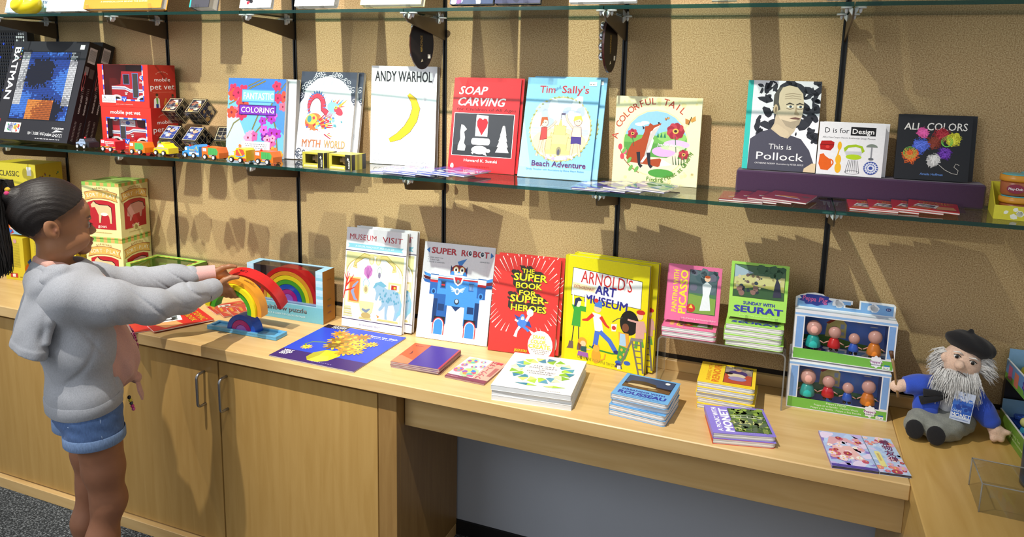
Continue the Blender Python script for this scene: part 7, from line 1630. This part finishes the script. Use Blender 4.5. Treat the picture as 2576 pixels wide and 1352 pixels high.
A = Art(.046, .076); art_tag(A); A.v = [(x, y, z) for x, y, z in A.v]; A.build('tag_print', 'card', o)
# ================================================================ the girl at the counter
G = thing('person', 'child in grey hooded sweatshirt and denim shorts reaching for the wooden rainbow', 'person', (1.0, -.815, FL), rad(65))
TG = Matrix.Translation((0, 0, -FL))
Ry = lambda a: np.array(Matrix.Rotation(rad(a), 3, 'Y'))
Rz = lambda a: np.array(Matrix.Rotation(rad(a), 3, 'Z'))
def mir(fn):
    for s in (-1, 1): fn(s)
# ---- body: one continuous surface
B = Field((-.13, -.225, -.034), (.575, .225, 1.365), .0030)
# head
B.ell((-.010, 0, 1.252), (.092, .074, .084), .01)
B.ell((.030, 0, 1.200), (.060, .060, .078), .02)
B.ell((.050, 0, 1.243), (.045, .055, .040), .02)
mir(lambda s: B.ell((.020, s*.036, 1.150), (.044, .024, .032), .02))
mir(lambda s: B.ell((.056, s*.032, 1.165), (.030, .025, .028), .014))
B.ell((.073, 0, 1.130), (.021, .026, .018), .012)
mir(lambda s: B.ell((.086, s*.023, 1.222), (.008, .020, .006), .008))
mir(lambda s: B.ell((.096, s*.031, 1.205), (.014, .017, .009), .010, None, True))
mir(lambda s: B.ell((.076, s*.031, 1.2045), (.0125, .0135, .0115), .003))
B.cone((.084, 0, 1.210), (.098, 0, 1.184), .0065, .0095, .008); B.ell((.101, 0, 1.179), (.0095, .0105, .0085), .006); mir(lambda s: B.ell((.093, s*.0115, 1.176), (.0085, .0070, .0065), .005))
B.ell((.090, 0, 1.155), (.0125, .020, .0065), .005); B.ell((.0875, 0, 1.1435), (.0120, .018, .0072), .005)
B.ell((.102, 0, 1.1492), (.010, .024, .0014), .0015, None, True)
mir(lambda s: B.ell((-.016, s*.074, 1.209), (.019, .0075, .030), .006, Ry(-14)))
mir(lambda s: B.ell((-.012, s*.083, 1.212), (.0095, .007, .017), .003, Ry(-14), True))
mir(lambda s: B.ell((-.006, s*.078, 1.205), (.004, .004, .006), .003))
B.cone((-.004, 0, 1.045), (.002, 0, 1.165), .046, .043, .02)
# trunk
B.ell((.040, 0, .985), (.075, .115, .105), .02); B.ell((.045, 0, .84), (.075, .105, .12), .03); B.ell((.048, 0, .665), (.082, .118, .085), .03)
# arms
def arm(sh, el, wr): B.chain([(sh, .030), (el, .0265), (wr, .0200)], .015)
WR, WL = (.438, -.020, .944), (.462, .070, .968)
arm((.014, -.100, 1.018), (.205, -.150, .962), WR); arm((.018, .102, 1.020), (.250, .150, .955), WL)
# right hand clamped on the arches: palm behind them, thumb above, four fingers underneath
TX = (.56, -.83)
def hand(palm, wr, kn, thumb, fingers, rr=.0075):
    B.cone(wr, palm, .019, .021, .012); B.ell(palm, (.023, .022, .019), .010, Rz(-45))
    for k, (dx, dy, ln) in enumerate(kn):
        base = (palm[0]+.008+dx, palm[1]+dy, palm[2]-.010)
        B.chain([(palm, .014), (base, rr*1.15)], .008)
        B.chain([(base, rr*1.1)]+[((base[0]+a*ln, base[1]+b*ln, base[2]+c*ln), q) for a, b, c, q in fingers], .003)
    B.chain(thumb, .004)
hand((.466, -.012, .940), WR, [(TX[0]*s, TX[1]*s, ln) for s, ln in ((.025, .96), (.0085, 1.05), (-.0085, 1.0), (-.0245, .82))],
     [((.450, -.026, .952), .0125), ((.466, -.040, .970), .0098), ((.484, -.047, .9775), .0085), ((.502, -.056, .9765), .0072)],
     [(.016, .005, -.026, .0078), (.036, .013, -.030, .0072), (.050, .018, -.022, .0062)])
hand((.492, .066, .966), WL, [(TX[0]*s, TX[1]*s, ln) for s, ln in ((.023, .95), (.008, 1.05), (-.008, 1.0), (-.023, .82))],
     [((.476, .054, .978), .0115), ((.494, .043, .990), .0092), ((.515, .036, .993), .0080), ((.532, .030, .990), .0068)],
     [(.018, .006, -.022, .0075), (.038, .012, -.026, .0070), (.050, .016, -.016, .0060)])
# legs and feet
def leg(s, hip, kn, an):
    B.chain([(hip, .0655), (((hip[0]*.45+kn[0]*.55), hip[1]*.45+kn[1]*.55, hip[2]*.45+kn[2]*.55), .0555), (kn, .044)], .02)
    c = (kn[0]*.62+an[0]*.38-.012, kn[1]*.62+an[1]*.38, kn[2]*.62+an[2]*.38)
    B.ell((kn[0]+.014, kn[1], kn[2]), (.030, .032, .040), .025); B.chain([(kn, .042), (c, .0415), (an, .026)], .03)
    B.ell((an[0]-.012, an[1], FL+.022), (.024, .024, .024), .015); B.chain([((an[0]+.02, an[1], FL+.028), .026), ((an[0]+.10, an[1]-s*.004, FL+.014), .024)], .02)
    for i in range(5): B.ell((an[0]+.125-.006*i, an[1]+s*(-.022+.0105*i), FL+.010), (.014, .0065, .0085), .004)
leg(-1, (.060, -.070, .60), (.074, -.072, .362), (.042, -.072, .045)); leg(1, (.070, .062, .60), (.066, .060, .362), (.034, .060, .045))
B.plane((0, 0, FL+.0008), (0, 0, -1))
def skin(v):
    x, y, z = v[:, 0], v[:, 1], v[:, 2]; c = np.tile(np.array(lin('#a06e4c')), (len(v), 1))
    def blend(m, col):
        m = np.clip(m, 0, 1)[:, None]; c[:] = c*(1-m)+np.array(lin(col))*m
    blend((.62-z)/.10, '#9c6a4f')
    blend(1.25-np.sqrt(((x-.094)/.012)**2+(y/.021)**2+((z-1.1495)/.0115)**2)**2, '#8f4f42')
    for s in (-1, 1):
        blend(1.15-np.sqrt(((x-.086)/.02)**2+((y-s*.031)/.021)**2+((z-1.2275)/.0042)**2)**2, '#3a241a')
        blend(1.1-np.sqrt(((x+.010)/.010)**2+((y-s*.078)/.008)**2+((z-1.208)/.016)**2), '#7c4a34')
        blend(1.2-np.sqrt(((x-.087)/.02)**2+((y-s*.031)/.018)**2+((z-1.203)/.010)**2)**2, '#7a5038')
    # short fuzz at the nape and temples
    zh = np.where(x > -.035, 1.222+.55*(x+.02), 1.214+2.0*(x+.035))
    blend(np.where(np.abs(z-zh) < .03, .65*(1-np.abs(z-zh)/.03), 0)*(x < .075)*(np.sqrt(((x+.014)/.024)**2+((z-1.209)/.034)**2) > 1), '#3c271c')
    return c
M['skin'] = tinted('skin', .46, bump=.06, bscale=700, noise=.05, nscale=40)
M['hair'] = tinted('dark_hair', .46, bump=.5, bscale=260, noise=.25, nscale=160, aniso=(.25, 3.0, 3.0))
B.build('body', 'skin', G, skin, 1, TG)
# eyes
for s in (-1, 1):
    m = MB(); c = (.0780, s*.0315, 1.2045-FL); m.color('#8f8074'); m.ball(c, .0118, 16, 10); m.build('eyeball', 'plastic', G)
    m = MB(); m.color('#24150e'); m.ball((c[0]+.0070, c[1]-.0005*s, c[2]-.0015), (0.0066, .0078, .0076), 12, 8); m.build('iris', 'plastic', G)
    m = MB(); m.color('#1a100c')
    P = [(c[0]+.0135-.0035*abs(a)**2-.004*(a*s > 0)*abs(a), c[1]+s*0+.0135*a, c[2]+.0035-.004*a*a) for a in (-1, -.6, -.2, .2, .6, 1)]; m.tube(P, [.0004, .0009, .0012, .0012, .0009, .0004], 5)
    for i in range(7): a = -1+2*i/6; p = (c[0]+.013-.004*a*a, c[1]+.013*a, c[2]+.003-.004*a*a); m.tube([p, (p[0]+.0055, p[1]+.0015*a, p[2]-.0022)], [.0006, .0002], 4)
    m.build('eyelashes', 'plastic', G)
# ---- hair pulled back, pony tail
H = Field((-.13, -.11, 1.12), (.12, .11, 1.37), .0030)
H.ell((-.010, 0, 1.258), (.0985, .0800, .0880), .01); H.ell((.036, 0, 1.253), (.056, .064, .052), .02)
g = H._sub(H.lo, H.lo+H.n*H.res, 0); sl, X, Y, Z = g
zh = np.where(X > -.035, 1.228+.60*(X+.02)+.10*np.maximum(X-.05, 0), 1.219+2.0*(X+.035))
zh = zh+.012*np.clip((.045-np.abs(Y))/.045, 0, 1)*(X > .03)
H.d = np.maximum(H.d, ((zh-Z)*.62).astype(np.float32)); H.warp(lambda X, Y, Z: .0007*np.sin(Y*520+Z*260+X*60)); H.ell((-.092, 0, 1.302), (.030, .030, .026), .012)
H.build('hair', 'hair', G, '#1d1512', 1, TG)
r = random.Random(21); m = MB()
path = [Vector(p) for p in ((-.092, 0, 1.305), (-.106, 0, 1.335), (-.126, .0, 1.333), (-.140, 0, 1.288), (-.138, 0, 1.220), (-.130, 0, 1.150), (-.122, 0, 1.085))]
for i in range(300):
    a, q = r.uniform(0, 6.28), math.sqrt(r.random()); k = r.uniform(.85, 1.05); P = []
    for j, p in enumerate(path):
        sp = (.012, .020, .028, .033, .034, .030, .022)[j]; wv = .004*math.sin(j*1.7+i)
        o = Vector((math.cos(a)*q*sp+wv, math.sin(a)*q*sp*.85+wv, math.cos(a+1)*q*sp*.5)); P.append(Vector((p.x, p.y, p.z))+o+Vector((0, 0, -FL-(k-1)*.12*(j/6))))
    c = r.uniform(.007, .016); m.color((c, c*.72, c*.6)); m.tube(P, [.003, .0036, .0040, .0040, .0036, .0026, .0006], 5, False)
m.build('ponytail', 'hair', G, 'stuff')
m = MB()
for i in range(12): a = 2*PI*i/12; m.color(('#d8407a', '#3f74d4', '#e8b83a')[i % 3]); m.ball((-.102+.012*math.sin(a)*.4, .021*math.cos(a), 1.312-FL+.019*math.sin(a)), .0075, 8, 5)
m.build('hair_tie', 'plush', G)
# ---- grey hooded sweatshirt
S = Field((-.16, -.255, .62), (.47, .255, 1.15), .0034)
S.ell((.040, 0, .985), (.092, .140, .125), .03); S.ell((.045, 0, .845), (.104, .140, .13), .04); S.ell((.048, 0, .70), (.101, .142, .11), .04)
S.chain([((.012, -.106, 1.022), .060), ((.100, -.138, .994), .056), ((.205, -.150, .962), .0445), ((.320, -.090, .950), .039), ((.425, -.026, .944), .0345)], .045)
S.chain([((.018, .108, 1.024), .060), ((.125, .140, .985), .054), ((.250, .150, .955), .046), ((.350, .112, .960), .040), ((.405, .090, .966), .0345)], .05)
S.ell((-.005, 0, 1.00), (.070, .125, .085), .03)
# hood lying on the back, rolled rim round the neck
for s in (-1, 1): S.chain([((.085, s*.040, 1.030), .018), ((.055, s*.068, 1.070), .019), ((.0, s*.078, 1.088), .020), ((-.035, s*.070, 1.070), .020)], .008)
S.chain([((-.02, -.06, 1.090), .020), ((-.042, 0, 1.092), .020), ((-.02, .06, 1.090), .020)], .012)
# neck opening and open front
S.cone((.006, 0, 1.02), (.030, 0, 1.20), .050, .056, .008, True); S.ell((.185, 0, .80), (.088, .072, .26), .008, None, True); S.ell((.130, 0, 1.02), (.050, .045, .070), .010, None, True)
S.ell((.048, 0, .640), (.090, .125, .035), .006, None, True)
def crease(t): return -np.exp(-(np.sin(t)/.22)**2)       # narrow valleys between wide soft folds
def folds(X, Y, Z):
    wr = .0042*crease(X*48+Z*55+1.6*np.sin(Y*22))*np.clip((X-.26)/.08, 0, 1)*np.clip((.445-X)/.05, 0, 1)
    elb = .0046*crease((X*.9+Z*.8)*42+.8)*np.exp(-((X-.20)/.07)**2)
    pit = .0042*crease(X*38+Z*22+.6)*np.exp(-((X-.09)/.07)**2-((Z-.90)/.08)**2)
    body = .0042*crease(X*26+Y*12+1.1*np.sin(Z*11)+.4)*np.clip((.93-Z)/.12, 0, 1)*np.clip((Z-.69)/.05, 0, 1)*(X < .17)
    soft = .0011*np.sin(X*40+Z*23)*np.sin(Y*30+Z*17)
    return -(wr+elb+pit+body)*1.0+soft
S.warp(folds); S.plane((.428, -.024, .944), (.93, .35, -.02)) if False else None
S.plane((.05, 0, .655), (.10, 0, -1))
def grey(v):
    c = np.tile(np.array(lin('#a6a8af')), (len(v), 1)); return c
M['fleece'] = tinted('heather_fleece', .95, bump=.45, bscale=1100, noise=.13, nscale=420, sheen=.25, aniso=(1, 1, .45))
S.build('sweatshirt', 'fleece', G, grey, 1, TG)
Hd = Field((-.17, -.15, .80), (.07, .15, 1.14), .0032)
Hd.ell((-.030, 0, 1.055), (.045, .088, .055), .02, Ry(25)); Hd.ell((-.058, 0, .965), (.034, .102, .115), .025, Ry(17)); Hd.ell((-.078, 0, .870), (.040, .104, .075), .03, Ry(12))
for s in (-1, 1): Hd.chain([((.020, s*.084, 1.070), .017), ((-.022, s*.094, 1.030), .017), ((-.040, s*.098, .960), .012), ((-.052, s*.098, .900), .010)], .012)
Hd.warp(lambda X, Y, Z: .0022*np.sin(Z*60+Y*26)*np.sin(Y*40+X*30)-.0028*(1/(1+np.exp(-np.clip((.876-Z-.25*(X+.06))*900, -40, 40)))))
Hd.plane((-.06, 0, .846), (-.38, 0, -1)); Hd.ell((-.066, 0, .835), (.030, .085, .030), .004, None, True)
Hd.build('hood', 'fleece', G, grey, 1, TG)
m = MB(); m.color('#a2a4ab')
n = 48; v = []; z0, z1 = .660-FL, .700-FL
for k, (z, sc) in enumerate(((z0, .985), (z0+.004, 1.012), (z1-.004, 1.018), (z1, .995))):
    for i in range(n+1):
        a = rad(38)+(2*PI-2*rad(38))*i/n; v.append((.048+.1015*sc*math.cos(a), .1415*sc*math.sin(a), z+.10*(.1*math.cos(a))))
m.add(v, [(k*(n+1)+i, k*(n+1)+i+1, (k+1)*(n+1)+i+1, (k+1)*(n+1)+i) for k in range(3) for i in range(n)], True); m.build('hem_band', 'fleece', G)
def cuff(p, q, r0, r1, col, name, mat='fleece', flare=1.0):
    m = MB(); m.color(col); p, q = Vector(p), Vector(q); m.tube([p+Vector((0, 0, -FL)), p*.7+q*.3+Vector((0, 0, -FL)), p*.3+q*.7+Vector((0, 0, -FL)), q+Vector((0, 0, -FL))], [r0*.97, r0*1.03, r1*1.03, r1*.97], 20, False); return m.build(name, mat, G)
cuff((.392, -.047, .944), (.440, -.019, .944), .036, .034, '#a4a6ad', 'sleeve_cuff'); cuff((.372, .103, .962), (.412, .088, .967), .036, .0335, '#a4a6ad', 'sleeve_cuff')
# ---- pink shirt: cuff over the left hand, body knotted at the waist
cuff((.405, .0905, .966), (.478, .068, .970), .029, .0275, '#dba9a4', 'shirt_cuff', 'cloth')
P = Field((-.08, -.14, .62), (.25, .14, 1.13), .0036)
P.ell((.060, 0, .97), (.080, .110, .11), .03); P.ell((.095, 0, .82), (.092, .100, .14), .04); P.ell((.148, 0, .775), (.052, .078, .085), .03); P.ell((.188, -.006, .700), (.017, .022, .017), .012)
P.chain([((.052, -.045, 1.078), .012), ((-.02, -.052, 1.105), .012), ((-.042, 0, 1.112), .012), ((-.02, .052, 1.105), .012), ((.052, .045, 1.078), .012)], .008)
P.cone((.004, 0, 1.0), (.02, 0, 1.16), .047, .049, .006, True); P.warp(lambda X, Y, Z: .0035*np.sin(Y*120+X*90)*np.clip((.85-Z)/.12, 0, 1)+.002*np.sin(X*140+Z*60))
def pink(v):
    c = np.tile(np.array(lin('#d3a091')), (len(v), 1)); return c
P.build('shirt', 'cloth', G, pink, 1, TG)
m = MB(); m.color('#d3a091')
for pts in ([(.190, -.012, .698), (.186, -.046, .668), (.194, -.052, .640), (.206, -.020, .646), (.200, -.004, .690)], [(.192, -.004, .698), (.202, .004, .652), (.214, .024, .640), (.212, .036, .662), (.200, .012, .696)]):
    n = len(pts); v = [(x, y, z-FL) for x, y, z in pts]+[(x-.005, y+.001, z-FL) for x, y, z in pts]
    m.add(v, [tuple(range(n)), tuple(range(2*n-1, n-1, -1))]+[(i, n+i, n+(i+1) % n, (i+1) % n) for i in range(n)])
m.build('knot_tail', 'cloth', G)
m = MB(); m.color('#8a1f58'); r = random.Random(3)
for i in range(42): t = r.random(); y = -.052+.06*t+r.uniform(-.012, .012); z = .865-.06*math.sin(t*5)+r.uniform(-.012, .012); m.ball((.150+.048*math.sqrt(max(0, 1-(y/.075)**2-((z-.79)/.10)**2))+.001, y, z-FL), (.003, .0045, .0045), 6, 4)
m.build('sequin_print', 'chrome' if False else 'plastic', G, 'stuff')
# ---- denim shorts with turned-up hems
D2 = Field((-.09, -.19, .50), (.19, .19, .74), .0032)
D2.ell((.050, 0, .645), (.092, .128, .080), .02)
for s in (-1, 1): D2.cone((.050, s*.062, .65), (.052, s*.066, .56), .080, .079, .014)
D2.plane((.05, 0, .570), (.05, 0, -1)); D2.ell((.050, 0, .73), (.07, .10, .03), .004, None, True)
for s in (-1, 1): D2.cone((.052, s*.066, .52), (.052, s*.066, .595), .0715, .0715, .003, True)
D2.warp(lambda X, Y, Z: .0012*np.sin(Z*160+X*60)*np.sin(Y*70))
M['denim'] = tinted('denim', .85, bump=.35, bscale=1400, noise=.16, nscale=300, sheen=.1, aniso=(1, 1, .35))
def denim(v):
    c = np.tile(np.array(lin('#4c6a9c')), (len(v), 1)); k = np.clip((.62-v[:, 2])/.06, 0, 1)[:, None]*.25; return c*(1-k)+np.array(lin('#6684b2'))*k
D2.build('shorts', 'denim', G, denim, 1, TG)
for s in (-1, 1):
    m = MB(); m.color('#7590ba'); m.tube([(.052, s*.066, .5625-FL), (.052, s*.066, .566-FL), (.052, s*.066, .592-FL), (.052, s*.066, .5955-FL)], [.0805, .0828, .0828, .0805], 30, False); m.build('hem_cuff', 'denim', G)
m = MB(); m.color('#9ab0d0')
for x0, z0, x1, z1 in ((-.022, .640, .012, .622), (.012, .622, .018, .66), (.052, .60, .052, .66)):
    P2 = []
    for i in range(5):
        t = i/4; x, z = x0+(x1-x0)*t, z0+(z1-z0)*t; yy = -(.066+.083*math.sqrt(max(.05, 1-((x-.050)/.0835)**2))) if z < .61 else -.128*math.sqrt(max(.05, 1-((x-.05)/.092)**2-((z-.645)/.08)**2))-.014; P2.append((x, min(yy, -.1), z-FL))
    m.tube(P2, .0011, 5)
m.build('pocket_seam', 'denim', G)
m = MB()
for i, c in enumerate(('#1c1a1e', '#d8c23a', '#4a4a4e', '#d8408a', '#e060a0')): m.color(c); m.ball((.150+.003*i, -.070+.002*i, .668-.011*i-FL), (.0055, .006, .006), 8, 6)
m.build('belt_charm', 'plastic', G)
